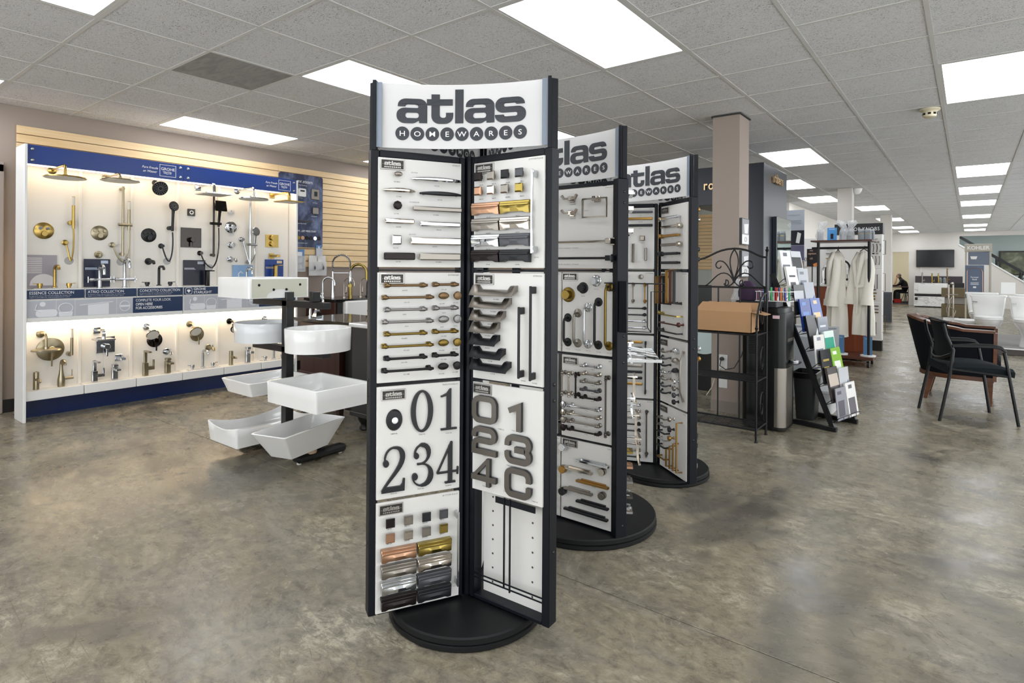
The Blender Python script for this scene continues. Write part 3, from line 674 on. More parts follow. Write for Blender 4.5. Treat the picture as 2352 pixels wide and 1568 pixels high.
# ---------------------------------------------------------------- second rack: three flat sides on a wide turntable
def flat_rack(name, label, cx, cy, norms, ap=.176, hw_=.315, r=.37):
    rk = thing(name, label, 'display rack', (cx, cy, 0)); turntable(rk, r)
    Z0, Z1 = .052, 1.675; vr = hw_/cos(rad(30))
    for nh in norms:
        a = rad(nh+60)      # vertex to the right of this face as seen from outside
        m = M.Rotation(a, 4, 'Z')
        g = MB(); g.T = m; g.cbox(vr-.040, vr, -.030, .030, Z0-.004, Z1, .003); g.build('corner_post', NAVY, rk)
        for z in (1.615, 1.565, .96, .84, .10): link('screw', SCREW, rk, m @ M.Translation((vr, .006, z)))
        h = rad(nh); nx, ny = cos(h), sin(h); tx, ty = -sin(h), cos(h)
        for z in (1.662, .060):
            g = MB(); g.bar((nx*(ap-.012)-tx*.27, ny*(ap-.012)-ty*.27, z), (nx*(ap-.012)+tx*.27, ny*(ap-.012)+ty*.27, z), .008, .008); g.build('rail', NAVY, rk)
        for z in (1.256, .854, .45):
            g = MB(); g.bar((nx*(ap-.012)-tx*.28, ny*(ap-.012)-ty*.28, z), (nx*(ap-.012)+tx*.28, ny*(ap-.012)+ty*.28, z), .003); g.build('hanging_wire', NAVY, rk)
        e = .30
        sign_parts(rk, (nx*(ap+.01)-tx*e, ny*(ap+.01)-ty*e), (nx*(ap+.01)+tx*e, ny*(ap+.01)+ty*e), 1.686, 1.908, .05)
    def ff(nh, x, row, off=0.):
        """frame of a board on the face with outward heading nh whose left edge is x right of the face middle"""
        h = rad(nh); return face(cx+cos(h)*(ap-.004+off)-sin(h)*x, cy+sin(h)*(ap-.004+off)+cos(h)*x, ROWS[row][0], h+PI/2)
    return rk, ff
rk2, ff2 = flat_rack('hardware_rack', 'second revolving hardware rack with flat sides on a wide black turntable', -1.556, 2.596, (270, 30, 150))
W = .294; xr, xl = -.010, -.311
board('wide top board of the second rack with robe hooks, towel ring and towel bars', ff2(270, xl, 0), .597, H(0), 'SUTTON PLACE', [('h_hook', .60, .87, 1, 'brn', None), ('h_hook', .60, .69, 1, 'pn', None), ('h_hook', .40, .87, 1, 'ch', None), ('h_hook', .40, .69, 1, 'bl', None), ('h_ring', .83, .82, .125, 'pn', None), ('h_towel', .60, .325, .50, 'pn', None), ('h_towel', .60, .125, .50, 'bl', None),
    ('txt', .72, .71, 0, 'SUTTR-PN'), ('txt', .60, .80, 0, 'SUTRH-BRN'), ('txt', .60, .62, 0, 'SUTRH-PN'), ('txt', .55, .25, 0, 'SUTTB18-PN   AVAILABLE IN   SUTTB24-PN'), ('txt', .55, .045, 0, 'SUTTB18-MB   AVAILABLE IN   SUTTB24-MB')], rk2, None)
board('board of the second rack with brass plate knob and five flanged upright pulls', ff2(270, xr, 1), W, H(1), 'DOT', [('k_plate', .12, .72, .036, 'abz', None), ('k_plate', .40, .81, .027, 'bl', 'A609-BL'), ('k_plate', .64, .90, .027, 'ch', 'A609-CH')]+
    [('p_bent', .115+.19*i, .05+L/2/H(1)+.075, L, f, None, 1) for i, (L, f) in enumerate(((.118, 'bl'), (.143, 'brn'), (.172, 'ch'), (.20, 'bl'), (.272, 'abz')))]+[('txt', .12+.19*i, .035, 0, c) for i, c in enumerate(('A602-BL', 'A603-BRN', 'A604-CH', 'A605-BL', 'A606-VB'))], rk2, (.15, .945))
board('board of the second rack with small knobs behind the front rack post, second row', ff2(270, xl, 1), W, H(1), 'EVENT', [('k_stem', .72, .93, .013, 'pn', 'A801-PN'), ('k_stem', .72, .78, .013, 'wb', 'A801-WB'), ('p_flat', .72, .63, .05, 'brn', 'A802-BRN'), ('p_flat', .66, .48, .09, 'sl', 'A803-SL'), ('p_bronte', .70, .22, .115, 'pew', 'A804', 1)], rk2, None)
bro = [('p_bronte', .07+.13*i, .66, .125, f, None, 1) for i, f in enumerate(('brn', 'pn', 'vb'))]+[('p_bronte', .585, .905-.095*i, .105, f, '314-'+c) for i, (f, c) in enumerate((('ch', 'CH'), ('pn', 'PN'), ('brn', 'BRN'), ('sl', 'SL'), ('vb', 'VB')))]
bro += [('p_bronte', .47, .40-.095*i, .178, f, '315-'+c) for i, (f, c) in enumerate((('ch', 'CH'), ('pn', 'PN'), ('brn', 'BRN'), ('vb', 'VB')))]+[('k_round', .085, .40-.095*i, .0165, f, None) for i, f in enumerate(('ch', 'pn', 'brn', 'vb'))]+[('p_bronte', .875, .46, .285, 'pew', None, 1)]
board('board of the second rack with collared bar pulls in nickel, chrome and bronze', ff2(270, xr, 2), W, H(2), 'BRONTE', bro, rk2, (.17, .935))
board('board of the second rack with a column of knobs, third row', ff2(270, xl-.018, 2), W, H(2), 'FINIAL', [('k_round', .90, .91-.105*i, .013, f, None) for i, f in enumerate(('brn', 'ch', 'pn', 'bl', 'wb', 'vb', 'brn', 'bl'))], rk2, None)
tom = [('p_edge', .62, .78, .17, 'ch', '427-CH'), ('p_edge', .36, .655, .155, 'pn', '427-PN'), ('p_edge', .62, .53, .17, 'wb', '427-WB'), ('p_edge', .36, .40, .155, 'brn', '427-BRN'), ('p_edge', .62, .28, .17, 'bl', '427-BL'), ('p_edge', .50, .145, .235, 'bl', '428-BL')]+[('k_cyl', .07, v, .018, f, None) for v, f in ((.90, 'ch'), (.62, 'wb'), (.345, 'bl'))]+[('k_cyl', .80, v, .017, f, None) for v, f in ((.705, 'pn'), (.42, 'brn'))]
board('bottom board of the second rack with thin edge pulls and drum knobs', ff2(270, xr, 3), W, H(3), 'TOM TOM', tom, rk2, (.17, .955))
board('bottom board of the second rack with a column of small copper, gold and nickel knobs', ff2(270, xl, 3), W, H(3), 'SUCCESSION', [('k_stem', .90, .92-.1*i, .010, f, None) for i, f in enumerate(('cm', 'fg', 'pn', 'ch', 'brn', 'p', 'vb', 'bl', 'cm', 'fg'))], rk2, None)
# right hand side, seen edge on: accessories stick out of it
for r_ in range(4):
    its = [('p_uwide', .12+.2*(i % 2), .93-.09*i, .05, f, None, 0) for i, f in enumerate(('fg', 'cm', 'cm', 'pn', 'p', 'sl', 'pew', 'ch', 'ch', 'ch'))] if r_ == 3 else []
    board(('top', 'second', 'third', 'lowest')[r_]+' board on the edge-on right side of the second rack', ff2(30, -.30, r_), .60, H(r_), None, its, rk2, None)
for r_ in range(4): board(('top', 'second', 'third', 'lowest')[r_]+' board on the hidden left side of the second rack', ff2(150, -.30, r_), .60, H(r_), None, [], rk2, None)
# chrome bath accessories mounted on the right side
F30 = rk2.matrix_basis.inverted() @ ff2(30, -.30, 0); CH = FIN['ch']; PN = FIN['pn']
def acc(nm, g, m, f=F30):
    o = g.build(nm, m, rk2); o.matrix_local = f; return o
z0 = ROWS[0][0]
for i, (x, y, f) in enumerate(((.10, .36, CH), (.10, .285, PN), (.10, .18, PN))):
    g = MB(); g.cbox(x-.02, x+.02, y-.014, y+.014, .009, .02, .002); g.sq([(x, y, .015), (x, y, .055), (x+.16, y, .055)], .009, .009, up=(0, 1, 0)); acc('paper_holder', g, f)
g = MB(); x, y = .14, .84-z0                                # slatted towel shelf
for yy in (0, .0): pass
g.sq([(.06, y, .01), (.06, y, .19), (.46, y, .19), (.46, y, .01)], .007, .005, up=(0, 1, 0)); g.sq([(.06, y+.03, .02), (.46, y+.03, .02)], .006, .004, up=(0, 1, 0)); acc('towel_shelf', g, CH)
for i in range(4): g = MB(); g.bar((.12+.09*i, y+.03, .02), (.12+.09*i, y, .19), .003, .006, up=(0, 1, 0)); acc('shelf_slat', g, CH)
for y, h, d in ((.92, .10, .06), (.76, .13, .08), (.66, .10, .07), (.58, .15, .09), (.47, .13, .10)):   # square frames and hooks below
    y -= z0; g = MB(); g.cbox(.07, .10, y-.012, y+.012, .009, .03, .002); g.sq([(.085, y, .02), (.085, y, d), (.24, y-.01, d), (.24, y-h, d), (.12, y-h, d)], .006, .004, up=(0, 0, 1)); acc('towel_ring', g, PN if h > .12 else CH)
# black wire literature holder hooked on the corner of the second rack
wt = thing('wire_brochure_holder', 'empty black wire brochure holder hooked on the second rack corner', 'wire holder', (-1.215, 2.43, 0))
WB_ = mat('black_wire', '#101114', .4)
hz = [1.215, 1.09, 1.00]
for pts in ([(-.11, -.035, 1.20), (.16, .02, 1.20), (.16, .02, 1.165), (.10, .01, 1.165), (.10, .01, .985), (-.03, -.03, .985)], [(-.085, -.03, 1.20), (-.085, -.03, 1.165), (-.03, -.03, 1.165)], [(.06, .06, 1.20), (.06, .06, 1.00)], [(.10, .01, .985), (.06, .06, 1.0), (.06, .06, 1.2), (.16, .02, 1.2)]):
    MB().tube(pts, .003, 6).build('wire', WB_, wt)
MB().cbox(-.03, .008, -.045, -.028, .98, 1.21, .002).build('mounting_plate', NAVY, wt)
# ---------------------------------------------------------------- third rack
rk3, wf3 = wing_rack('hardware_rack', 'third revolving hardware rack farthest from the camera, with wing panels', -1.523, 3.49, (201.9, 321.9, 81.9))
Lh, Rh = 201.9, 321.9
board('top left board of the third rack with dark and brass bar pulls above upright pulls', wf3(Lh, 1, 0), .305, H(0), 'EMELIA', [('p_flat', .72, .93, .15, 'sl', 'A820'), ('p_flat', .72, .82, .15, 'wb', 'A820-WB'), ('p_flat', .72, .71, .15, 'bl', 'A820-BL'), ('k_sq', .45, .58, .016, 'bl', 'A821'), ('k_sq', .76, .50, .016, 'pn', 'A821-PN')]+[('p_flat', .08+.25*i, .24+.02*(3-i), .20-.04*i, f, None, 1) for i, f in enumerate(('wb', 'bl', 'pn', 'brn'))], rk3, None)
board('second left board of the third rack with collared uprights and dark bars', wf3(Lh, 1, 1), .305, H(1), 'SUCCESSION', [('k_round', .12, .92, .013, 'pew', None), ('k_round', .42, .92, .015, 'pn', None), ('k_round', .74, .92, .015, 'brn', None)]+[('p_bronte', .10+.24*i, .66, .13, f, None, 1) for i, f in enumerate(('vb', 'pn', 'brn', 'wb'))]+[('p_bronte', .5, .41-.105*i, .22, f, '330') for i, f in enumerate(('bl', 'bl', 'ch', 'ch'))], rk3, None)
board('third left board of the third rack with one long black upright pull', wf3(Lh, 1, 2), .305, H(2), None, [('p_flat', .45, .90-.095*i, .20, f, 'A860') for i, f in enumerate(('wb', 'bl', 'ch', 'pn', 'brn', 'bl', 'vb', 'wb'))]+[('p_long', .84, .50, .33, 'bl', 'A866', 1)], rk3, None)
board('bottom left board of the third rack with many collared bars', wf3(Lh, 1, 3), .305, H(3), 'BRONTE', [('p_bronte', .48, .93-.105*i, .17, f, '314') for i, f in enumerate(('ch', 'pn', 'brn', 'vb', 'bl', 'ch', 'pn', 'brn', 'bl'))]+[('p_bronte', .87, .48, .29, 'pew', '336', 1)], rk3, None)
board('top right board of the third rack with drum knobs and slim bars', wf3(Rh, -1, 0), .305, H(0), 'A.T.', [('p_flat', .45, .80-.14*i, .20, f, 'A31') for i, f in enumerate(('ch', 'pn', 'wb', 'brn', 'bl', 'bl'))]+[('k_cyl', .10, .79, .013, 'ch', None), ('k_cyl', .80, .66, .015, 'pn', None), ('k_cyl', .10, .52, .013, 'wb', None), ('k_cyl', .80, .38, .015, 'pn', None), ('k_cyl', .10, .24, .015, 'bl', None)], rk3, (.17, .93))
board('second right board of the third rack with gold, bronze and black strap pulls', wf3(Rh, -1, 1), .305, H(1), 'FRANKFURT', [('p_uwide', .13+.14*i, .72-.0*i, .16, f, None, 1) for i, f in enumerate(('wb', 'wbr', 'bl'))]+[('p_uwide', .53+.14*i, .78, .19, f, None, 1) for i, f in enumerate(('wb', 'wbr', 'bl'))]+[('p_u', .5, .34-.13*i, .21, f, 'A42') for i, f in enumerate(('fg', 'wbr', 'bl'))]+[('k_stem', .12, .36, .013, 'fg', None), ('k_stem', .88, .22, .014, 'wbr', None), ('k_stem', .12, .10, .013, 'bl', None)], rk3, (.17, .935))
board('third right board of the third rack with swooping pulls and cup pulls', wf3(Rh, -1, 2), .305, H(2), None, [('p_swoop', .28, .82-.105*i, .10, f, '323') for i, f in enumerate(('brn', 'sl', 'bl', 'ch', 'brn', 'sl', 'bl'))]+[('p_edgecup', .64, .85-.15*i, .07, f, '326') for i, f in enumerate(('ch', 'brn', 'bl'))]+[('k_stem', .72, .40-.1*i, .015, f, None) for i, f in enumerate(('ch', 'brn', 'sl', 'bl'))]+[('p_swoop', .91, .50, .29, 'brn', None, 1)], rk3, (.16, .93))
board('bottom right board of the third rack with brass bracket pulls growing in height', wf3(Rh, -1, 3), .305, H(3), 'TRUST', [('p_u', .25, .80-.11*i, .09, f, None) for i, f in enumerate(('brn', 'p', 'bl', 'ch'))]+[('p_u', .25, .36, .09, 'bl', None), ('p_u', .25, .18, .09, 'wb', None)]+[('k_stem', .56, v, .015, f, None) for v, f in ((.84, 'pn'), (.68, 'bl'), (.55, 'wb'))]+[('p_u', .47+.13*i, .10+L/2/H(3), L, 'wb', None, 1) for i, L in enumerate((.10, .13, .155, .285))], rk3, (.17, .93))
for sd, th in ((-1, Lh), (1, Rh)):
    for r_ in range(4):
        its = [] if sd == -1 else [[('p_long', .25, .5, .30, 'brn', None, 1), ('k_cyl', .12, .9, .014, 'wb', None), ('k_cyl', .12, .75, .014, 'pn', None), ('k_cyl', .12, .3, .014, 'bl', None), ('k_cyl', .12, .15, .014, 'bl', None)], [('p_flat', .2, .9-.12*i, .06, 'wbr', None) for i in range(7)], [('p_bent', .2, .5, .24, 'pn', None, 1), ('k_stem', .1, .9, .013, 'ch', None), ('k_stem', .1, .75, .014, 'wb', None)], [('k_sq', .12, .8-.15*i, .014, f, None) for i, f in enumerate(('wb', 'bl', 'bl', 'pn', 'pn'))]][r_]
        board(('top', 'second', 'third', 'lowest')[r_]+(' board on the hidden face' if sd == -1 else ' board seen edge on at the right')+' of the third rack', wf3(th, sd, r_), .305, H(r_), None, its, rk3, None)
# ---------------------------------------------------------------- maple slat wall
SW = thing('slat_wall', 'maple slat wall panel with dark grooves behind the shower display', 'slat wall', (XL, 0, 0))
MB().box(.001, .008, 1.39, 9.2, 1.28, 2.478).build('backing', MAPLED, SW)
MB().box(.001, .008, 1.39, 1.75, .05, 1.28).build('backing', MAPLED, SW)
k = 0; z = 2.476
while z > .12:
    h = .0762
    for y0, y1 in (((1.388, 3.826), (3.828, 6.266), (6.268, 9.2)) if z > 1.3 else ((1.388, 1.75),)):
        MB().cbox(.006, .019, y0, y1, z-h+.007, z, .001).build('slat', MAPLE, SW)
    z -= h
SW2 = thing('slat_wall', 'small stretch of maple slat wall glimpsed left of the taupe column', 'slat wall', (0, 12.9, 0)); MB().box(-6.0, -3.3, -.008, -.001, 1.27, 2.478).build('backing', MAPLED, SW2); z = 2.476
while z > 1.3: MB().cbox(-6.0, -3.3, -.019, -.006, z-.0692, z, .001).build('slat', wood('maple_slat_cross', '#e9c793', '#f5dbb0', 1, 0), SW2); z -= .0762
# ---------------------------------------------------------------- door and frame at the far left
dr = lbl(MB().box(0, .04, -.9, 0, .01, 2.03).build('door_1', mat('door_taupe', '#9b9089', .5)), 'taupe painted door at the left edge', kind='structure'); dr.location = (XL, 1.17, 0)
MB().cbox(.04, .05, -.012, .03, .30, .42, .002).build('hinge', FIN['bz'], dr); MB().cbox(.04, .05, -.012, .03, 1.62, 1.74, .002).build('hinge', FIN['bz'], dr)
lbl(MB().cbox(XL, XL+.06, 1.19, 1.30, 0, 2.12, .006).build('trim_1', mat('trim_taupe', '#9d928b', .45)), 'taupe door casing beside the slat wall', kind='structure')
lbl(MB().cbox(XL, XL+.06, -.2, 1.30, 2.05, 2.14, .006).build('trim_2', mat('trim_taupe', '')), 'head casing above the taupe door', kind='structure')
lbl(MB().box(XL, XL+.015, 1.30, 13, 0, .11).build('baseboard_left', mat('base_dark', '#22201f', .5)), kind='structure')
# ---------------------------------------------------------------- the shower display (local: x along the wall, y up, z out)
DM = face(-6.14, 1.342, 0, PI/2)
DS = thing('shower_display', 'long white lit shower display with blue header panels on the left wall', 'display unit'); DS.matrix_world = DM
BLUE = mat('display_blue', '#0b3a8a', .3); DNAVY = mat('label_navy', '#102c52', .4); KICK = mat('kick_blue', '#10285a', .25)
BAYW = mat('bay_white', '#f3efe7', .4); SHW = mat('shelf_white', '#eeeeec', .3); WARM = mat('led_strip_warm', '#ffe9c8', .5, emit=STRIP_LIGHT, emitc='#ffe2b8'); PW = mat('print_white', '#f4f5f7', .5); GREYP = mat('photo_grey', '#b9bcc4', .4)
MB().cbox(-.022, -.002, 0, 2.235, -.07, .185, .002).build('side_panel', SHW, DS); MB().cbox(2.402, 2.422, 0, 2.235, -.07, .15, .002).build('side_panel', SHW, DS)
for i in range(6):
    x = .4*i
    MB().box(x+.006, x+.394, 1.04, 2.22, -.006, 0).build('bay_panel', BAYW, DS); MB().box(x+.006, x+.394, .17, .84, -.006, 0).build('bay_panel', BAYW, DS)
    if i: MB().cbox(x-.012, x+.012, 1.06, 2.2, -.004, .028, .002).build('bay_divider', BAYW, DS); MB().cbox(x-.012, x+.012, .17, .84, -.004, .028, .002).build('bay_divider', BAYW, DS)
    MB().cbox(x+.003, x+.397, .165, .24, -.005, .15, .002).build('lower_shelf', SHW, DS)
    MB().cbox(x+.003, x+.397, .982, 1.066, -.005, .146, .002).build('upper_shelf', SHW, DS)
    pl = MB().box(x+.006, x+.394, .988, 1.060, .146, .151).build('label_plate', DNAVY, DS)
    tx = ['ESSENCE COLLECTION', 'ATRIO COLLECTION', 'CONCETTO COLLECTION', None, None, None][i]
    g = MB()
    if tx:
        g.text(tx, .034, M.Translation((x+.02, 1.026, .152)), 'LEFT', xs=.86)
        for j, (l, y) in enumerate((('An expression of pure style and refined design, this collection adds', 1.011), ('elegance to your bathroom, complementing any interior with its', .998))): g.text(l, .0095, M.Translation((x+.02, y, .152)), 'LEFT', xs=1.1)
    elif i == 3:
        g.text('GROHE', .034, M.Translation((x+.095, 1.030, .152)), 'LEFT', bold=.008); g.text('STARLIGHT', .034, M.Translation((x+.095, .997, .152)), 'LEFT', bold=.008)
        for lp in stroke(rrect(x+.02, x+.08, .995, 1.053, .012), .003, True)[:1]: g.shape(stroke(rrect(x+.02, x+.08, .995, 1.053, .012), .003, True), .001, 0, M.Translation((0, 0, .1515)))
        g.shape([[(x+.05, 1.006), (x+.068, 1.027), (x+.060, 1.038), (x+.04, 1.038), (x+.032, 1.027)]], .001, 0, M.Translation((0, 0, .1515)))
    if g.v: lbl(g.build('print', PW, pl, 0, False), kind='stuff')
MB().box(0, 2.4, 0, .165, -.03, -.015).build('kick_panel', KICK, DS)
for j in (0, 1):
    x = 1.2*j; hp = MB().cbox(x+.001, x+1.199, 2.083, 2.238, .138, .150, .001).build('header_panel', BLUE, DS)
    for u in (.035, 1.165):
        for v in (2.115, 2.205): MB().lathe([(.012, 0), (.012, .006), (.006, .010)], (x+u, v, .150), (0, 0, 1), 12).build('standoff_button', FIN['ch'], hp)
    g = MB(); g.shape(stroke([(x+.985, 2.108), (x+1.125, 2.108), (x+1.125, 2.215), (x+.985, 2.215)], .004, True), .001, 0, M.Translation((0, 0, .150)))
    g.text('GROHE', .036, M.Translation((x+1.055, 2.165, .1512)), bold=.012, xs=1.0)
    for k_, y in enumerate((2.152, 2.143, 2.134)): g.shape(stroke([(x+1.012+.003*k_+.006*q, y+.003*sin(q*.9)) for q in range(14-k_)], .003), .001, 0, M.Translation((0, 0, .150)))
    g.text('Pure Freude', .030, M.Translation((x+.90, 2.165, .1512)), shear=.3, bold=.01, xs=.9); g.text('an Wasser', .030, M.Translation((x+.90, 2.130, .1512)), shear=.3, bold=.01, xs=.9)
    lbl(g.build('header_print', PW, hp, 0, False), kind='stuff')
    MB().box(x+.01, x+1.19, 2.078, 2.083, .09, .125).build('light_strip', WARM, DS); MB().box(x+.01, x+1.19, 2.2, 2.22, 0, .138).build('header_top', SHW, DS)
    ra = MB().cbox(x+.002, x+1.198, .800, .980, .10, .148, .003).build('accessory_drawer', SHW, DS)
    MB().box(x+.01, x+1.19, .793, .7985, .03, .085).build('light_strip', WARM, DS)
    # photo tiles on the drawer front
    xs = [.006, .2, .33, .64, .765, 1.196]
    for q in range(5):
        a, b_ = x+xs[q]+.002, x+xs[q+1]-.002; t_ = MB().box(a, b_, .836, .975, .148, .150).build('picture_tile', DNAVY if q == 4 else GREYP, ra)
        g = MB(); c_ = (a+b_)/2; g.T = None
        if q == 0: g.tube([(a+.06, .945, .155), (a+.05, .90, .155), (a+.09, .882, .155)], .005, 6); g.lathe([(.018, 0), (.02, .004)], (a+.10, .945, .150), n=12); g.prism(rrect(a+.055, a+.20, .84, .90, .025), 0, .002, M.Translation((0, 0, .150)))
        if q == 1: g.tube([(c_+.05*cos(w_), .905+.042*sin(w_), .152) for w_ in [PI*2*i/20 for i in range(20)]], .003, 6, True); g.prism([(c_-.045, .838), (c_+.045, .838), (c_+.05, .875), (c_-.05, .875)], 0, .002, M.Translation((0, 0, .150)))
        if q == 2: g.tube([(a+.03, .925, .153), (b_-.03, .945, .153)], .004, 6); g.prism([(a+.09, .838), (b_-.06, .838), (b_-.06, .938), (a+.09, .925)], 0, .002, M.Translation((0, 0, .150)))
        if q == 3: g.tube([(c_+.04*cos(w_), .905+.045*sin(w_), .152) for w_ in [PI*2*i/20 for i in range(20)]], .003, 6, True); g.box(c_-.035, c_+.035, .897, .912, .150, .153)
        if q == 4:
            for l, y, bo in (('COMPLETE YOUR LOOK', .938, 0), ('OPEN HERE', .902, .012), ('FOR ACCESSORIES', .868, .012)): g.text(l, .034, M.Translation((a+.022, y, .151)), 'LEFT', bold=bo, xs=.8)
        lbl(g.build('print', PW if q == 4 else mat('photo_light', '#e8e9ee', .35), t_, 30, False), kind='stuff')
# ---------------------------------------------------------------- fixtures on the display; every builder draws at x, y on the bay panel
GD, BN, CHR, MBK, DKC = metal('brushed_gold', '#b59a58', .25), metal('brushed_nickel_fixture', '#a2987f', .28), metal('chrome_fixture', '#c3c6ca', .08), mat('matte_black_fixture', '#15171b', .4), metal('dark_chrome', '#3b3836', .15)
CLEAR = mat('clear_acrylic', '#f2f2f2', .08, alpha=.35); RUB = mat('nozzle_face', '#d9d6cf', .5); RUBD = mat('nozzle_face_dark', '#2a2b2e', .5)
def fx(name, label, cat, x, y, z=0., group='plumbing fixtures on the shower display'):
    t = thing(name, label, cat, group=group); t.matrix_world = DM @ M.Translation((x-1.342, y, z)); return t
def rain_head(label, Y, Z, m, sq=False, r=.145, out=.36, drop=.085):
    t = fx('rain_shower_head', label, 'shower head', Y, Z)
    (MB().cbox(-.028, .028, -.028, .028, 0, .01, .002) if sq else MB().lathe([(.032, 0), (.032, .006), (.02, .014)], n=20)).build('flange', m, t)
    P = [(0, 0, .005), (0, .01, .10), (0, .012, out-.05)]+[(0, .012-.035+.035*cos(a), out-.05+.035*sin(a)) for a in [PI/2*i/5 for i in range(1, 6)]]+[(0, -drop+.01, out-.015)]
    (MB().sq(P, .009, .012) if sq else MB().tube(P, .010, 12)).build('arm', m, t)
    g = MB(); g.lathe([(.016, .02), (.018, .0)], (0, -drop, out-.015), (0, 1, 0), 14); g.build('swivel', m, t)
    g = MB(); zc = out-.015
    if sq: g.cbox(-r, r, -drop-.012, -drop, zc-r, zc+r, .002)
    else: g.lathe([(r, -.012), (r+.001, -.008), (r-.004, -.001), (.03, .0)], (0, -drop, zc), (0, 1, 0), 36)
    g.build('head', m, t)
    g = MB()
    if sq: g.box(-r+.01, r-.01, -drop-.0135, -drop-.012, zc-r+.01, zc+r-.01)
    else: g.lathe([(r-.008, -.0145), (r-.008, -.012)], (0, -drop, zc), (0, 1, 0), 36)
    g.build('nozzle_plate', RUB, t)
def valve(label, Y, Z, m, r=.066, n=2, sq=False, w=.0):
    t = fx('shower_valve', label, 'shower valve', Y, Z)
    (MB().cbox(-w, w, -w, w, 0, .006, .001) if sq else MB().lathe([(r, 0), (r, .005), (r-.004, .008)], n=36)).build('plate', m, t)
    for i in range(n): MB().lathe([(.013, .005), (.013, .016), (.011, .018)], ((i-(n-1)/2)*.038 if n > 2 else (i-.5)*.05, r*.28, 0), n=16).build('button', CHR if m is GD else m, t)
    MB().lathe([(.021, .005), (.022, .03), (.020, .033)], (0, -r*.36, 0), n=18).build('knob', m, t)
def lever_valve(label, Y, Z, m, r=.06, w=0.):
    t = fx('lever_valve', label, 'shower valve', Y, Z)
    (MB().cbox(-w, w, -w, w, 0, .006, .001) if w else MB().lathe([(r, 0), (r, .006), (r-.004, .009)], n=32)).build('plate', m, t)
    MB().lathe([(.026, .006), (.025, .05), (.022, .053)], (0, 0 if not w else -w*.2, 0), n=18).build('knob', m, t); MB().cbox(-.006, .006, -r*1.45, -.005, .040, .050, .002).build('lever', m, t)
def hand_shower(label, Y, Z, m, zb, ytop, Ye, Ze, head=None, bar=None):
    """Y,Z bracket; ytop top of the wand; Ye,Ze wall elbow; zb bottom of the hose"""
    t = fx('hand_shower', label, 'hand shower', Y, Z); s = lambda yy, zz: (yy-Y, zz-Z)
    ex, ey = s(Ye, Ze); by = zb-Z; ty = ytop-Z
    if bar:
        b0, b1 = bar[0]-Z, bar[1]-Z; MB().cyl((-.012, b0, .055), (-.012, b1, .055), .010, n=14).build('slide_bar', m, t)
        for b in (b0+.02, b1-.02): MB().cyl((-.012, b, 0), (-.012, b, .06), .014, n=14).build('bar_mount', m, t)
        MB().cyl((-.05, 0, .06), (.06, 0, .06), .014, n=14).build('slider', m, t)
    else: MB().cyl((-.01, 0, 0), (-.01, 0, .05), .020, n=14).build('bracket', m, t); MB().cyl((.0, -.02, .05), (.0, .02, .05), .016, n=12).build('holder', m, t)
    hx = .035 if bar else 0.
    if head == 'disc':
        MB().tube([(hx, -.03, .055), (hx, ty-.09, .07), (hx, ty-.05, .075)], [.011, .013, .016], 10).build('wand', m, t)
        g = MB(); g.lathe([(.03, -.012), (.047, -.002), (.047, .006), (.044, .009)], (hx, ty-.02, .085), (.2, .15, 1), 24); g.build('spray_head', m, t)
        g = MB(); a = V((.2, .15, 1)).normalized()
        for k in range(12):
            for q in (.014, .024, .034): v_ = V((hx, ty-.02, .085))+a*.0095+V((cos(k*PI/6)*q, sin(k*PI/6)*q, -.2*cos(k*PI/6)*q-.15*sin(k*PI/6)*q)); g.ball(v_, .0016, 5, 3)
        lbl(g.build('nozzles', PW, t), kind='stuff')
    elif head == 'square':
        MB().tube([(hx, -.03, .055), (hx, ty-.09, .08), (hx, ty-.06, .09)], [.011, .014, .018], 8).build('wand', m, t); g = MB(); g.at(hx, ty-.02, .10, rx=-.25); g.cbox(-.06, .06, -.055, .055, -.01, .01, .006); g.build('spray_head', m, t)
    else:
        MB().tube([(hx, -.05, .06), (hx, ty, .06)], .0115, 12).build('wand', m, t); MB().cyl((hx, ty-.075, .06), (hx, ty-.005, .0615), .0125, n=12).build('spray_end', RUB if m is not MBK else RUBD, t)
    g = MB(); P = bez((hx, -.04, .06), (hx+.005, by*.5, .07), (hx-.0, by+.05, .06), (hx*.4+ex*.3, by, .055), ((hx+ex)/2, by-.005, .05), (ex+.02, ey-.10, .045), (ex, ey-.02, .045), n=10); g.tube(P, .0065, 8); g.build('hose', m, t)
    MB().lathe([(.024, 0), (.024, .008), (.015, .012), (.015, .05)], (ex, ey, 0), n=16).build('wall_elbow', m, t)
    c = MB(); c.lathe([(.034, 0), (.034, .002)], (hx*.4+ex*.3+.0, by+.0, 0), n=20); c.build('hose_grommet', CLEAR, t)
def spout(label, Y, Z, m, L=.10, sq=False, diverter=False):
    t = fx('tub_spout', label, 'tub spout', Y, Z)
    (MB().cbox(-.03, .03, -.03, .03, 0, .008, .002) if sq else MB().lathe([(.032, 0), (.032, .006), (.028, .010)], n=20)).build('flange', m, t)
    (MB().cbox(-.020, .020, -.014, .014, .006, L, .003) if sq else MB().tube([(0, 0, .005), (0, 0, L*.7), (0, -.004, L*.9), (0, -.022, L)], [.016, .015, .015, .012], 12)).build('spout', m, t)
    if diverter: MB().cyl((0, .012, L*.75), (0, .035, L*.75), .005, n=8).build('diverter', m, t)
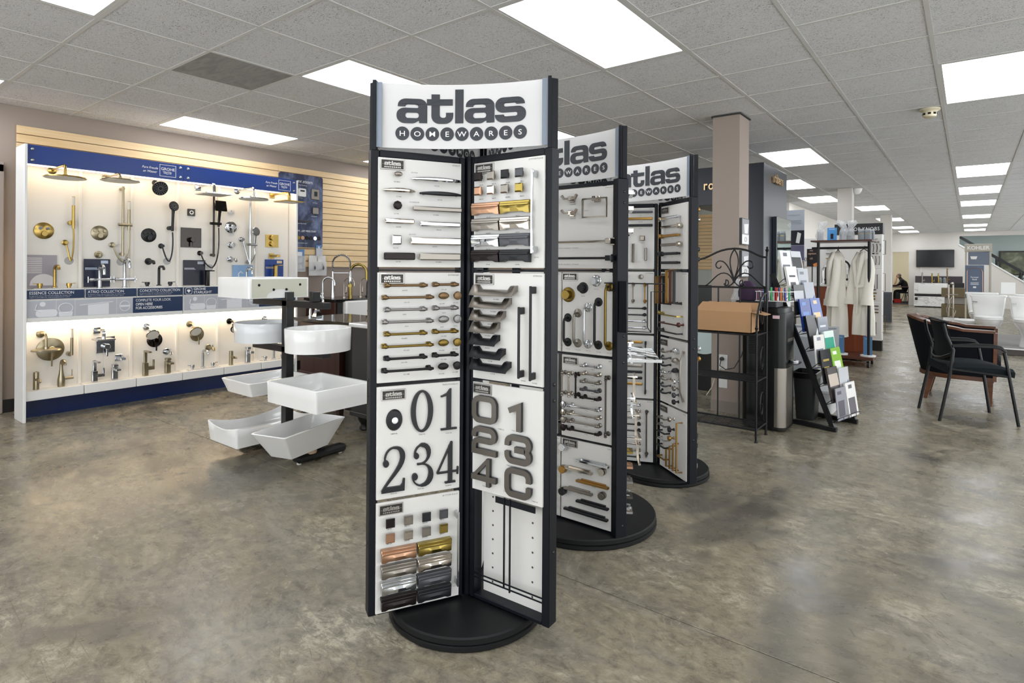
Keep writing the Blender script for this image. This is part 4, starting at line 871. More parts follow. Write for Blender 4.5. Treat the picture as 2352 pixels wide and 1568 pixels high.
def faucet(kind, label, Y, Z, m, h=.18, z=.07, rot=0.):
    t = fx('faucet', label, 'faucet', Y, Z, z)
    if kind == 'wide':        # tall spout with two separate lever handles
        MB().lathe([(.022, 0), (.022, .006), (.014, .010)], (0, 0, 0), (0, 1, 0), 18).build('base', m, t)
        MB().tube([(0, 0, 0), (0, h-.03, 0)]+[(0, h-.03+.03*sin(a), .03-.03*cos(a)) for a in [PI/2*i/5 for i in range(1, 6)]]+[(0, h, .09), (0, h-.012, .105), (0, h-.03, .11)], .0115, 12).build('spout', m, t)
        for s_ in (-1, 1):
            MB().lathe([(.014, -.02), (.014, -.001), (.02, 0), (.02, .022), (.018, .024)], (s_*.10, .012, 0), (0, 1, 0), 16).build('handle', m, t); MB().bar((s_*.10, .032, 0), (s_*.145, .034, .0), .003).build('lever', m, t)
        MB().cbox(-.15, .15, -.012, -.002, -.03, .05, .001).build('acrylic_base', CLEAR, t)
    elif kind == 'cross':     # bridge spout with cross handles
        MB().lathe([(.024, 0), (.024, .006), (.016, .010), (.016, .07)], (0, 0, 0), (0, 1, 0), 18).build('base', m, t)
        MB().tube([(0, .05, 0), (0, h-.06, 0)]+[(0, h-.06+.055*sin(a), .055-.055*cos(a)) for a in [PI*i/8 for i in range(1, 9)]]+[(0, h-.09, .11)], .0125, 12).build('spout', m, t)
        MB().cyl((-.075, .075, 0), (.075, .075, 0), .014, n=14).build('bridge', m, t)
        for s_ in (-1, 1): g = MB(); g.cyl((s_*.085, .048, 0), (s_*.085, .102, 0), .005, n=8); g.cyl((s_*.085, .075, -.026), (s_*.085, .075, .026), .005, n=8); g.build('cross_handle', m, t)
    elif kind == 'short':     # single hole with low curved spout and pin handle on top
        MB().lathe([(.021, 0), (.020, h*.95), (.017, h)], (0, 0, 0), (0, 1, 0), 18).build('body', m, t)
        MB().tube([(0, h*.55, 0), (0, h*.62, .05), (0, h*.60, .085), (0, h*.48, .10)], .0115, 10).build('spout', m, t); MB().bar((0, h, -.005), (0, h+.006, .04), .004).build('lever', m, t)
    elif kind == 'bottle':    # swelling body, gooseneck and side lever
        MB().lathe([(.026, 0), (.028, .02), (.027, .06), (.018, .11), (.013, .15), (.0125, h-.03)], (0, 0, 0), (0, 1, 0), 18).build('body', m, t)
        MB().tube([(0, h-.04, 0)]+[(0, h-.035+.035*sin(a), .035-.035*cos(a)) for a in [PI/2*i/5 for i in range(6)]]+[(0, h, .07), (0, h-.01, .09), (0, h-.03, .098)], .0125, 12).build('spout', m, t)
        MB().cyl((.02, .065, 0), (.085, .065, 0), .013, n=14).build('side_valve', m, t); MB().cyl((.075, .07, 0), (.075, .135, 0), .0035, n=8).build('lever', m, t)
    elif kind == 'block':     # square bodied
        MB().cbox(-.02, .02, 0, h*.52, -.02, .02, .003).build('body', m, t); MB().cbox(-.012, .012, h*.5, h, -.012, .012, .002).build('riser', m, t)
        MB().cbox(-.013, .013, h-.014, h, -.012, .11, .002).build('spout', m, t); MB().cbox(.02, .075, h*.22, h*.36, -.014, .014, .002).build('side_valve', m, t); MB().cbox(.062, .075, h*.34, h*.62, -.01, .01, .002).build('lever', m, t)
    elif kind == 'low':       # low square body with flat spout
        MB().cbox(-.022, .022, 0, h*.8, -.022, .022, .003).build('body', m, t); MB().cbox(-.02, .02, h*.62, h*.76, 0, .10, .003).build('spout', m, t); MB().cbox(-.02, .02, h*.84, h, -.02, .035, .003).build('lever', m, t)
    elif kind == 'tower':     # cylinder with a stub lever
        MB().lathe([(.023, 0), (.023, .004), (.020, .006), (.020, h)], (0, 0, 0), (0, 1, 0), 18).build('body', m, t); MB().tube([(0, h*.62, .0), (0, h*.58, .07)], [.013, .010], 10).build('spout', m, t); MB().cyl((.01, h*.5, .01), (.05, h*.5, .03), .011, n=12).build('side_valve', m, t)
    elif kind == 'flatspout': # squared waterfall style
        MB().cbox(-.018, .018, 0, h, -.018, .018, .003).build('body', m, t); MB().cbox(-.018, .018, h-.012, h, -.018, .12, .003).build('spout', m, t)
    elif kind == 'goose':
        MB().lathe([(.022, 0), (.022, .006), (.014, .012)], (0, 0, 0), (0, 1, 0), 16).build('base', m, t)
        MB().tube([(0, 0, 0), (0, h-.06, 0)]+[(0, h-.06+.055*sin(a), .055-.055*cos(a)) for a in [PI*i/8 for i in range(1, 9)]]+[(0, h-.08, .11)], .011, 12).build('spout', m, t)
        MB().cyl((.015, .05, 0), (.06, .05, 0), .012, n=12).build('side_valve', m, t)
O = {1: 'first', 2: 'second', 3: 'third', 4: 'fourth', 5: 'fifth', 6: 'sixth'}
# upper bays
rain_head('gold round rain shower head in the first upper bay by the door', 1.546, 2.067, GD)
rain_head('nickel round rain shower head in the second upper bay', 1.937, 2.05, BN, drop=.045)
rain_head('dark square rain shower head with chrome arm in the fourth upper bay', 2.737, 2.053, CHR, True, .125)
rain_head('chrome round rain shower head in the fifth upper bay', 3.139, 2.062, CHR, drop=.10)
rain_head('gold square rain shower head in the sixth upper bay', 3.536, 2.054, GD, True, .115)
t = fx('wall_shower', 'black round shower head tilted forward in the third upper bay', 'shower head', 2.342, 2.055)
MB().lathe([(.026, 0), (.026, .006), (.016, .012)], n=18).build('flange', MBK, t); MB().tube([(0, 0, .01), (0, -.005, .06), (0, -.04, .10)], .010, 10).build('arm', MBK, t)
ax = V((0, -.35, 1)); g = MB(); g.lathe([(.02, -.05), (.045, -.01), (.068, -.004), (.068, .006), (.064, .010)], (0, -.06, .12), ax, 28); g.build('head', MBK, t)
g = MB(); a_ = ax.normalized(); u_ = V((1, 0, 0)); w_ = a_.cross(u_)
for k in range(16):
    for q in (.018, .028, .038, .048, .056): g.ball(V((0, -.06, .12))+a_*.011+u_*cos(k*PI/8)*q+w_*sin(k*PI/8)*q, .0019, 5, 3)
lbl(g.build('nozzles', PW, t), kind='stuff')
valve('gold round valve trim with two white buttons in the first upper bay', 1.491, 1.554, GD, .07, 2)
valve('nickel round valve trim with three buttons in the second upper bay', 1.892, 1.555, BN, .066, 3)
valve('black round valve trim with three buttons in the third upper bay', 2.291, 1.554, MBK, .066, 3)
lever_valve('polished dark square valve plate with loop lever in the fourth upper bay', 2.675, 1.548, DKC, .06, .098)
lever_valve('chrome round valve with thick lever in the fifth upper bay', 3.075, 1.676, CHR, .062)
lever_valve('small chrome diverter valve with pin lever in the fifth upper bay', 3.076, 1.49, CHR, .034)
t = fx('shower_valve', 'gold square valve plate with two round knobs in the sixth upper bay', 'shower valve', 3.537, 1.55); MB().cbox(-.077, .077, -.07, .07, 0, .006, .001).build('plate', GD, t)
for y_ in (.035, -.033): MB().lathe([(.028, .004), (.028, .03), (.025, .033)], (0, y_, 0), n=18).build('knob', GD, t)
t = fx('shower_remote', 'white round remote button in the fifth upper bay', 'remote control', 3.073, 1.846); MB().lathe([(.036, 0), (.036, .012), (.032, .015)], n=28).build('body', SHW, t); MB().lathe([(.008, .0148), (.008, .0158)], n=12).build('button', GREYP, t)
t = fx('body_spray', 'small square body spray with flower shaped face in the fourth upper bay', 'body spray', 2.673, 1.799); MB().cbox(-.035, .035, -.035, .035, 0, .014, .002).build('plate', DKC, t)
for k in range(8): g = MB().cyl((.016*cos(k*PI/4), .016*sin(k*PI/4), .013), (.016*cos(k*PI/4), .016*sin(k*PI/4), .0165), .006, n=8); g.build('spray_petal', PN, t)
hand_shower('gold stick hand shower with hose in the first upper bay', 1.681, 1.63, GD, 1.304, 1.855, 1.637, 1.459)
hand_shower('nickel stick hand shower on a slide bar in the second upper bay', 2.07, 1.637, BN, 1.30, 1.854, 1.989, 1.452, bar=(1.35, 1.985))
hand_shower('black round hand shower with hose in the third upper bay', 2.478, 1.63, MBK, 1.31, 1.86, 2.398, 1.456, 'disc')
hand_shower('dark square hand shower on a slide bar in the fourth upper bay', 2.885, 1.70, DKC, 1.25, 1.90, 2.758, 1.396, 'square', (1.36, 2.02))
hand_shower('chrome hand shower on a tall rail in the fifth upper bay', 3.27, 1.50, CHR, 1.30, 1.66, 3.186, 1.552, 'disc', (1.29, 2.02))
spout('nickel stub outlet in the second upper bay', 1.884, 1.362, BN, .05)
spout('black tub spout in the third upper bay', 2.29, 1.307, MBK, .13)
spout('chrome tub spout in the fifth upper bay', 3.071, 1.338, CHR, .13)
spout('gold tub spout on a square plate in the sixth upper bay', 3.533, 1.383, GD, .15, True)
# leaflets standing in the upper bays
def leaflet(label, y0, y1, z0, z1, c, art):
    t = fx('product_leaflet', label, 'leaflet', y0, z0, .012, 'leaflets in the shower display'); w_, h_ = y1-y0, z1-z0
    MB().box(0, w_, 0, h_, 0, .003).build('sheet', mat('leaflet_'+art, c, .3), t); g = MB()
    if art == 'basin': g.prism(arc(w_*.55, .02, w_*.45, h_*.35, 0, 180, 14), .003, .0035)
    if art == 'basin':
        for k in range(9): g.box(.0, w_*.5, h_*.45+k*h_*.055, h_*.47+k*h_*.055, .003, .0034)
    if art in ('navy', 'dark', 'blue2'): g.box(w_*.64, w_*.92, h_*.84, h_*.95, .003, .0035); g.box(w_*.05, w_*.5, h_*.66, h_*.69, .003, .0035); g.box(w_*.05, w_*.55, h_*.62, h_*.64, .003, .0035)
    if art == 'sky': g.tube([(w_*.3, 0, .004), (w_*.3, h_*.5, .004), (w_*.4, h_*.62, .004), (w_*.5, h_*.5, .004)], .006, 6); g.box(w_*.7, w_*.95, h_*.7, h_*.85, .003, .0035)
    lbl(g.build('print', mat('leaflet_print_'+art, {'basin': '#e6e2e0', 'navy': '#c9d6ea', 'dark': '#b9bfca', 'blue2': '#d8c6a4', 'sky': '#e9eef4'}[art], .4), t, 0), kind='stuff')
leaflet('photo leaflet of a gold tap over a white basin, first upper bay', 1.375, 1.58, 1.075, 1.35, '#a7a0a6', 'basin')
leaflet('dark navy leaflet behind the chrome faucet, second upper bay', 1.771, 1.972, 1.075, 1.322, '#131d38', 'navy')
leaflet('black leaflet with a dark faucet photo, fourth upper bay', 2.597, 2.81, 1.075, 1.325, '#15182a', 'dark')
leaflet('pale blue leaflet behind the white sink, fifth upper bay', 3.09, 3.31, 1.10, 1.28, '#8db0d8', 'sky')
leaflet('royal blue leaflet with a gold emblem, sixth upper bay', 3.45, 3.67, 1.08, 1.344, '#1a3f8c', 'blue2')
# taps on the upper shelf
faucet('wide', 'gold widespread tap on the first upper shelf', 1.548, 1.078, GD, .18, .08)
faucet('cross', 'chrome bridge tap with short curved spout on the second upper shelf', 1.871, 1.066, CHR, .21, .08)
faucet('cross', 'chrome bridge tap with tall gooseneck and cross handles on the second upper shelf', 2.066, 1.066, CHR, .27, .08)
faucet('wide', 'black widespread tap on the third upper shelf', 2.352, 1.078, MBK, .18, .08)
faucet('flatspout', 'dark square tap on the fourth upper shelf', 2.80, 1.066, DKC, .16, .08)
faucet('goose', 'chrome arched tap half hidden by the top white sink', 3.21, 1.066, CHR, .20, .08)
faucet('flatspout', 'gold flat spout tap on the sixth upper shelf', 3.535, 1.066, GD, .22, .08)
# lower bays
rain_head('nickel flat round rain head in the first lower bay', 1.475, .691, BN, r=.10, out=.17, drop=.115)
rain_head('polished square rain head in the second lower bay', 1.875, .687, CHR, True, .07, .19, .06)
for lab, y_, m_ in (('chrome bell shower head in the third lower bay', 2.276, CHR), ('brass toned bell shower head in the fourth lower bay', 2.665, BN), ('dark shower arm behind the grey oval sink', 3.065, DKC), ('chrome shower arm in the sixth lower bay', 3.456, CHR)):
    t = fx('wall_shower', lab, 'shower head', y_, .69); MB().lathe([(.03, 0), (.03, .006), (.016, .012)], n=18).build('flange', m_, t); MB().tube([(0, 0, .01), (0, .005, .07), (0, -.03, .12)], .0095, 10).build('arm', m_, t)
    g = MB(); g.lathe([(.018, -.06), (.03, -.035), (.056, -.004), (.056, .004), (.052, .007)], (0, -.065, .145), (0, -.7, 1), 24); g.build('head', m_, t); g = MB(); g.lathe([(.048, .0065), (.047, .009)], (0, -.065, .145), (0, -.7, 1), 24); g.build('nozzle_plate', RUB, t)
lever_valve('large nickel round valve plate in the first lower bay', 1.541, .556, BN, .098)
lever_valve('polished square valve plate in the second lower bay', 1.944, .554, CHR, .07, .072)
lever_valve('dark round valve plate with tall lever in the third lower bay', 2.348, .558, DKC, .068)
lever_valve('brass toned round valve plate in the fourth lower bay', 2.737, .579, BN, .068)
t = fx('hand_shower', 'nickel hand shower stick on a low bracket in the first lower bay', 'hand shower', 1.676, .505); MB().cyl((-.01, 0, 0), (-.01, 0, .055), .018, n=14).build('bracket', BN, t); MB().tube([(0, -.01, .06), (0, .215, .06)], .0115, 12).build('wand', BN, t); MB().cyl((0, .14, .06), (0, .21, .0618), .0125, n=12).build('spray_end', RUB, t)
spout('polished square tub spout in the second lower bay', 2.047, .425, CHR, .12, True, True)
spout('chrome round tub spout in the third lower bay', 2.452, .436, CHR, .12, False, True)
spout('brass toned tub spout in the fourth lower bay', 2.85, .436, BN, .13, False, True)
faucet('short', 'short nickel tap on the first lower shelf by the door', 1.43, .24, BN, .145)
faucet('bottle', 'tall nickel tap with swelling body on the first lower shelf', 1.60, .24, BN, .22)
faucet('block', 'tall square chrome tap on the second lower shelf', 1.84, .24, CHR, .19)
faucet('low', 'low square chrome tap on the second lower shelf', 1.994, .24, CHR, .14)
faucet('block', 'tall nickel tap with right angled spout on the third lower shelf', 2.245, .24, BN, .235)
faucet('low', 'low nickel tap with flat handle on the third lower shelf', 2.438, .24, BN, .145)
faucet('wide', 'chrome widespread tap on the fourth lower shelf', 2.767, .252, CHR, .17)
faucet('tower', 'nickel cylinder tap on the fifth lower shelf', 3.052, .24, BN, .145)
faucet('low', 'chrome tap with raised lever on the fifth lower shelf', 3.23, .24, CHR, .17)
faucet('wide', 'chrome widespread tap on the sixth lower shelf beside the sink stand', 3.53, .252, CHR, .17)
# ---------------------------------------------------------------- white sinks on a black steel stand
CERAM = mat('white_ceramic', '#f1f1ef', .12, coat=.3); CERAMU = mat('unglazed_ceramic', '#cfcfbd', .55); CERAMG = mat('grey_white_ceramic', '#dfe2e4', .12, coat=.3)
SX, SY = -3.76, 2.29
st = thing('sink_stand', 'black steel post stand with arms carrying white sinks', 'display stand', (SX, SY, 0))
MB().cbox(-.03, .03, -.03, .03, .06, 1.09, .003).build('post', BLACKS, st)
for s_ in (-.31, .37):
    MB().cbox(s_-.04, s_+.04, -.17, .20, .012, .062, .014).build('foot', BLACKS, st)
    for y in (-.14, .17): MB().cyl((s_, y, 0), (s_, y, .014), .015, n=10).build('glide', mat('clear_glide', '#cfcfc8', .3), st)
MB().cbox(-.31, .37, -.025, .025, .03, .065, .003).build('cross_beam', BLACKS, st)
for z in (1.02, .70, .37):
    MB().cbox(-.42, .46, -.03, .03, z-.03, z+.012, .003).build('arm', BLACKS, st)
MB().cbox(.30, .34, -.03, .03, 1.032, 1.10, .003).build('arm_stop', BLACKS, st)
def sup(a, b, n, p=2.):   # superellipse ring
    out = []
    for i in range(n):
        t_ = 2*PI*(i+.5)/n; c_, s_ = cos(t_), sin(t_); out.append((a*math.copysign(abs(c_)**(2/p), c_), b*math.copysign(abs(s_)**(2/p), s_)))
    return out
def rring(a, b, n, r=.014, k=6):
    """rounded rectangle with subdivided edges"""
    out = []
    for cx_, cy_, a0 in ((a-r, b-r, 0), (-a+r, b-r, 90), (-a+r, -b+r, 180), (a-r, -b+r, 270)):
        c_ = arc(cx_, cy_, r, r, a0, a0+90, 3)
        if out:
            p, q = out[-1], c_[0]; out += [(p[0]+(q[0]-p[0])*i/k, p[1]+(q[1]-p[1])*i/k) for i in range(1, k)]
        out += c_
    p, q = out[-1], out[0]; out += [(p[0]+(q[0]-p[0])*i/k, p[1]+(q[1]-p[1])*i/k) for i in range(1, k)]
    return out
def sink(label, x, y, z, a, b, h, p=9., taper=(1, 1), wall=.016, rz=0., top=None, m=CERAM, n=48, depth=.75, dx=0.):
    """hollow basin: half sizes a, b at the rim, superellipse exponent p, base scaled by taper"""
    t = thing('ceramic_sink', label, 'sink', (x, y, z), rz, 'white sinks on the stand')
    f = top or (lambda px, py: 0.)
    rg = (lambda a_, b_: rring(a_, b_, n)) if p > 6 else (lambda a_, b_: sup(a_, b_, n, p)); R = rg(a, b); g = MB()
    rings = [[(px*taper[0], py*taper[1], 0) for px, py in R], [(px*(taper[0]*.02+.98 if taper[0] == 1 else taper[0]+(1-taper[0])*.5), py*(taper[1]+(1-taper[1])*.5), h*.5) for px, py in R], [(px, py, h-.004+f(px, py)) for px, py in R], [(px*(1-.004/a), py*(1-.004/b), h+f(px, py)) for px, py in R]]
    Ri = rg(a-wall, b-wall)
    rings += [[(px+dx, py, h-.001+f(px, py)) for px, py in Ri], [(px*(.5+.5*taper[0])*.97+dx, py*(.5+.5*taper[1])*.97, h*(1-depth*.6)+f(px, py)*.4) for px, py in Ri], [(px*taper[0]*.86+dx, py*taper[1]*.86, h*(1-depth)) for px, py in Ri]]
    g.loft(rings).build('basin', m, t, 50)
    g = MB(); g.lathe([(.022, h*(1-depth)-.001), (.022, h*(1-depth)+.003), (.012, h*(1-depth)+.001)], (dx, 0, 0), (0, 0, 1), 18); g.build('drain', FIN['ch'], t)
    return t
s1 = sink('topmost rectangular white sink with bare back side facing out', -3.965, 2.225, 1.05, .215, .225, .14, 10)
g = MB(); g.shape([[(-.205, .006), (-.10, .006)]+arc(0, .006, .10, .055, 180, 0, 12)+[(.10, .006), (.205, .006), (.205, .13), (-.205, .13)]], .006, 0, face(.212, 0, 0, PI/2)); g.build('unglazed_back', CERAMU, s1, 0)
for y_, z_ in ((-.155, .09), (.15, .09), (-.05, .058), (.045, .058)): MB().cyl((.216, y_, z_), (.2195, y_, z_), .009, n=12).build('mount_hole', mat('hole_dark', '#15130f', .9), s1)
MB().shape([arc(0, .004, .10, .055, 180, 0, 12)], .004, 0, face(.2105, 0, 0, PI/2)).build('painted_recess_shade', mat('recess_shade_olive', '#4a4a38', .8), s1, 0, False)  # thin dark sheet, painted as the shade inside the arch opening
sink('greyish oval sink on the left middle arm behind the post', -3.99, 2.26, .735, .20, .21, .135, 2.2, (.97, .97), m=CERAMG)
s3 = sink('white oval sink on the right middle arm', -3.345, 2.255, .722, .185, .21, .15, 2.2, (.98, .98))
sink('shallow white rectangular sink with sloping sides on the lower left arm', -3.93, 2.235, .395, .19, .235, .095, 10, (.86, .86))
sink('square white sink with tap ledge on the lower right arm', -3.305, 2.235, .395, .275, .205, .135, 10, (.985, .985), dx=-.0)
sink('bottom left white sink with a swooping curved rim', -3.915, 2.19, .085, .20, .285, .135, 10, (.93, .96), top=lambda x_, y_: -.045*(1-(y_/.285)**2)-.03*(1-min(1, (x_/.2)**2)))
sink('bottom right flared white trough sink', -3.40, 2.165, .085, .135, .285, .165, 12, (.62, .60), rz=.28, wall=.012, depth=.85)
MB().lathe([(.05, 0), (.045, .03)], (.36, -.06, .055), n=16).build('wooden_spacer', mat('pale_wood', '#b79c80', .6), st)
for z_, yy in ((.835, 0),): MB().lathe([(.012, 0), (.012, .004)], (.0, .178, .11), (0, -1, 0), 14).build('overflow', FIN['ch'], s3)
# ---------------------------------------------------------------- vanities
DWOOD = wood('dark_cherry', '#2a1512', '#43231c', 1, 2, .3); ESP = mat('espresso_black', '#1a1819', .35); GRAN = mat('black_granite', '#0e0f10', .1); GREYV = mat('charcoal_vanity', '#39393c', .4)
va = thing('vanity_cabinet', 'charcoal vanity with white top and bun feet beside the front rack', 'vanity', (-3.79, 2.855, 0))
MB().cbox(0, .95, 0, .52, .13, .80, .003).build('body', GREYV, va); MB().cbox(-.012, .962, -.012, .53, .115, .15, .004).build('plinth_moulding', GREYV, va); MB().cbox(-.02, .97, -.02, .54, .80, .832, .006).build('top', CERAM, va)
for x_ in (.07, .88): MB().lathe([(.03, 0), (.04, .012), (.036, .03), (.028, .045), (.05, .085), (.052, .10), (.04, .118)], (x_, .07, 0), n=20).build('bun_foot', BLACKS, va)
va = thing('vanity_cabinet', 'dark cherry vanity with black counter and tapered legs behind the sink stand', 'vanity', (-4.60, 2.92, 0))
MB().cbox(0, .56, 0, .52, .34, .79, .003).build('body', DWOOD, va); MB().cbox(-.008, .57, -.01, .53, .34, .365, .003).build('bottom_moulding', DWOOD, va); MB().cbox(-.10, .78, -.03, .55, .795, .822, .004).build('counter', GRAN, va); MB().box(.57, .78, .05, .5, .10, .795).build('dark_bay', ESP, va)
for x_ in (.03, .53): MB().loft([[(x_-w_, .03-w_, z_), (x_+w_, .03-w_, z_), (x_+w_, .03+w_, z_), (x_-w_, .03+w_, z_)] for w_, z_ in ((.018, 0), (.032, .34))]).build('leg', DWOOD, va)
va = thing('sink_cabinet', 'dark wood kitchen cabinet with white apron sink against the wall', 'cabinet', (-6.34, 4.10, 0))
MB().cbox(0, .58, 0, 1.9, .08, .86, .003).build('body', DWOOD, va); MB().box(.0, .53, .02, 1.88, 0, .08).build('toe_kick', BLACKS, va); MB().cbox(-.02, .62, -.02, 1.92, .865, .892, .003).build('counter', GRAN, va); MB().cbox(.56, .66, .10, .86, .60, .872, .015).build('apron_sink', CERAM, va); MB().box(.581, .60, .02, .09, .10, .85).build('door_stile', ESP, va)
va = thing('wall_cabinet', 'second dark wood cabinet run along the left wall', 'cabinet', (-6.34, 6.1, 0)); MB().cbox(0, .6, 0, 2.6, .08, .86, .003).build('body', DWOOD, va); MB().box(.0, .53, .02, 2.58, 0, .08).build('toe_kick', BLACKS, va); MB().cbox(-.02, .62, -.0, 2.62, .865, .892, .003).build('counter', GRAN, va)
# taps along the wall counter and on the vanities
def tap(kind, label, x, y, z, m, h, sc=1., rz=0.):
    t = thing('kitchen_faucet', label, 'faucet', (x, y, z), rz, 'taps on the counters'); r = .012*sc
    if kind == 'goose':
        MB().lathe([(.022, 0), (.022, .008), (r*1.3, .014)], n=16).build('base', m, t); w_ = h*.28
        MB().tube([(0, 0, .01), (0, 0, h-w_)]+[(w_-w_*cos(a), 0, h-w_+w_*sin(a)) for a in [PI*i/10 for i in range(1, 11)]]+[(2*w_, 0, h-w_-.03)], r, 12).build('spout', m, t)
        MB().cyl((0, -.0, h*.22), (0, .075, h*.22), r*1.25, n=12).build('valve', m, t); MB().cyl((0, .06, h*.22), (.0, .065, h*.22+.075), .004, n=8).build('lever', m, t)
    if kind == 'spring':
        MB().lathe([(.024, 0), (.022, .03), (.016, .10), (.013, h*.62)], n=16).build('body', m, t); w_ = .105
        P = [(0, 0, h*.6)]+[(w_-w_*cos(a), 0, h-w_+w_*sin(a)) for a in [PI*i/12 for i in range(13)]]+[(2*w_, 0, h*.62)]
        MB().tube(P, .008, 8).build('hose', mat('hose_dark', '#20201f', .4), t); g = MB(); Q = [V(p) for p in P]
        L = [0]; 
        for a, b in zip(Q, Q[1:]): L.append(L[-1]+(b-a).length)
        N = 30
        for i in range(N):
            d_ = L[-1]*(i+.5)/N; k = max(j for j in range(len(L)-1) if L[j] <= d_); f = (d_-L[k])/(L[k+1]-L[k]); c = Q[k].lerp(Q[k+1], f); ax_ = Q[k+1]-Q[k]
            g.tube(g.ring(c, ax_, .0135, 10), .0035, 5, True)
        lbl(g.build('spring_coil', m, t), kind='stuff')
        MB().lathe([(.012, .0), (.019, -.02), (.019, -.10), (.024, -.15), (.022, -.155)], (2*w_, 0, h*.63), n=14).build('spray_head', m, t); MB().tube([(0, 0, h*.58), (2*w_, 0, h*.58)], .005, 8).build('arm', m, t)
        MB().cyl((0, 0, .09), (0, .08, .09), .017, n=12).build('valve', m, t); MB().bar((0, .07, .09), (0, .09, .17), .006).build('lever', m, t)
    if kind == 'gold':
        MB().lathe([(.026, 0), (.026, .008), (.022, .012), (.022, h*.42), (.014, h*.43)], n=18).build('body', m, t); w_ = .10
        MB().tube([(0, 0, h*.4)]+[(0, 0, h-w_)]+[(w_-w_*cos(a), 0, h-w_+w_*sin(a)) for a in [PI*i/12 for i in range(1, 13)]]+[(2*w_, 0, h*.52)], .0165, 12).build('spout', m, t)
        MB().cyl((0, -.02, h*.34), (0, .07, h*.34), .021, n=14).build('valve', m, t); MB().bar((0, .055, h*.36), (.0, .06, h*.56), .005).build('lever', m, t)
    if kind == 'cross':
        MB().loft([[(-a, -a, z_), (a, -a, z_), (a, a, z_), (-a, a, z_)] for a, z_ in ((.028, 0), (.03, .01), (.014, .07), (.016, .085))]).build('base', m, t); MB().bar((-.035, 0, .092), (.035, 0, .092), .006).build('handle', m, t); MB().bar((0, -.035, .092), (0, .035, .092), .006).build('handle', m, t)
    return t
tap('goose', 'small chrome gooseneck tap at the left end of the wall counter', -6.15, 4.20, .892, FIN['ch'], .25, rz=.8)
tap('spring', 'chrome spring neck kitchen tap on the wall counter', -6.15, 4.34, .892, FIN['ch'], .52, rz=.75)
tap('gold', 'brushed gold pull down tap on the wall counter', -6.15, 4.60, .892, FIN['fg'], .41, rz=.75)
tap('goose', 'slim nickel filter tap left of the gold tap', -6.1, 4.47, .892, FIN['pn'], .24, .5, .5)
tap('goose', 'slim nickel filter tap right of the gold tap', -6.1, 4.72, .892, FIN['pn'], .24, .5, .5)
tap('goose', 'black filter tap on the wall counter', -6.1, 4.82, .892, FIN['bl'], .22, .6, .5)
tap('goose', 'short chrome filter tap at the right end of the wall counter', -6.1, 4.95, .892, FIN['ch'], .20, .6, .5)
tap('cross', 'nickel cross handle tap on the charcoal vanity', -3.73, 2.99, .832, FIN['brn'], .1)
tap('goose', 'nickel curved vanity spout on the charcoal vanity', -3.60, 3.05, .832, FIN['brn'], .16, 1.2, -2.2)
tap('goose', 'tall chrome tap on the cherry vanity', -4.60, 3.02, .822, FIN['ch'], .19, .9, 1.)
tap('cross', 'chrome cross handle on the cherry vanity', -4.50, 3.02, .822, FIN['ch'], .1)
# ---------------------------------------------------------------- dark blue board and leaflets on the slat wall
pb = thing('steam_board', 'dark blue rounded display board on the slat wall right of the shower display', 'display board'); pb.matrix_world = face(XL+.022, 3.83, 1.507, PI/2)
STB = mat('steam_board_print', r=.3); n_ = NT(STB); n_.set('Base Color', n_.mix(n_.ramp(n_.noise(n_.pos((1, 3.2, 2)), 1.6, 6, .65, .9), [(.44, 0.), (.68, .8)]), '#26304f', '#7d8ab0'))
MB().shape([rrect(0, .60, 0, .89, .025)], .012).build('panel', STB, pb, 0, False)
g = MB(); T_ = lambda tx, x_, y_, s_, **k_: g.text(tx, s_, M.Translation((x_, y_, .0125)), **k_)
T_('mr.steam', .345, .79, .058); T_('Feel Good Inc.', .32, .755, .02); T_('EVERY DAY... JUST PRESS START', .33, .19, .030, bold=.008, xs=.85); T_('www.mrsteam.com', .30, .045, .022); T_('iTempo', .29, .60, .016); T_('AirTempo', .49, .555, .016); T_('AromaSteam', .48, .385, .016); T_('Linear SteamHead', .30, .285, .018)
lbl(g.build('print', PW, pb, 0, False), kind='stuff')
MB().shape([rrect(.25, .35, .62, .72, .015)], .02, 0, M.Translation((0, 0, .012))).build('control_pad', SHW, pb, 0, False); MB().box(.27, .33, .68, .70, .032, .033).build('screen', BLACKS, pb)
MB().cbox(.43, .54, .60, .73, .012, .03, .003).build('control_pad', FIN['brn'], pb); MB().box(.465, .51, .64, .70, .03, .031).build('screen', BLACKS, pb); MB().cbox(.45, .53, .42, .50, .012, .03, .003).build('steam_head', FIN['brn'], pb); MB().cbox(.20, .45, .315, .33, .012, .022, .002).build('linear_head', FIN['pn'], pb)
for i, f in enumerate(('pn', 'fg', 'cm', 'vb', 'bl', 'ch', 'bl')): MB().cyl((.20+.058*i, .115, .012), (.20+.058*i, .115, .018), .024, n=18).build('finish_disc', FIN[f], pb)
def holder(label, y, z, w_, h_, c, art):
    t = thing('brochure_holder', label, 'brochure holder', group='leaflet holders on the slat wall'); t.matrix_world = face(XL+.022, y, z, PI/2)
    MB().box(0, w_, 0, h_, .012, .018).build('booklet', mat('booklet_'+art, c, .4), t); MB().box(-.006, w_+.006, -.006, h_*.7, .03, .033).build('clear_pocket', CLEAR, t)
    g = MB()
    if art == 'list':
        for k in range(3): g.box(.03, w_-.03, h_*(.12+.28*k), h_*(.32+.28*k), .018, .0185)
    else: g.lathe([(.012, 0), (.02, .03), (.012, .06), (.008, .09)], (w_*.65, h_*.25, .02), (0, 1, 0), 10); g.box(w_*.15, w_*.5, h_*.2, h_*.3, .018, .02)
    lbl(g.build('print', mat('booklet_ink_'+art, '#eceff4' if art == 'list' else '#5d5862', .5), t), kind='stuff')
holder('blue and white price list holder below the dark blue board', 4.03, 1.21, .14, .27, '#5d86b8', 'list')
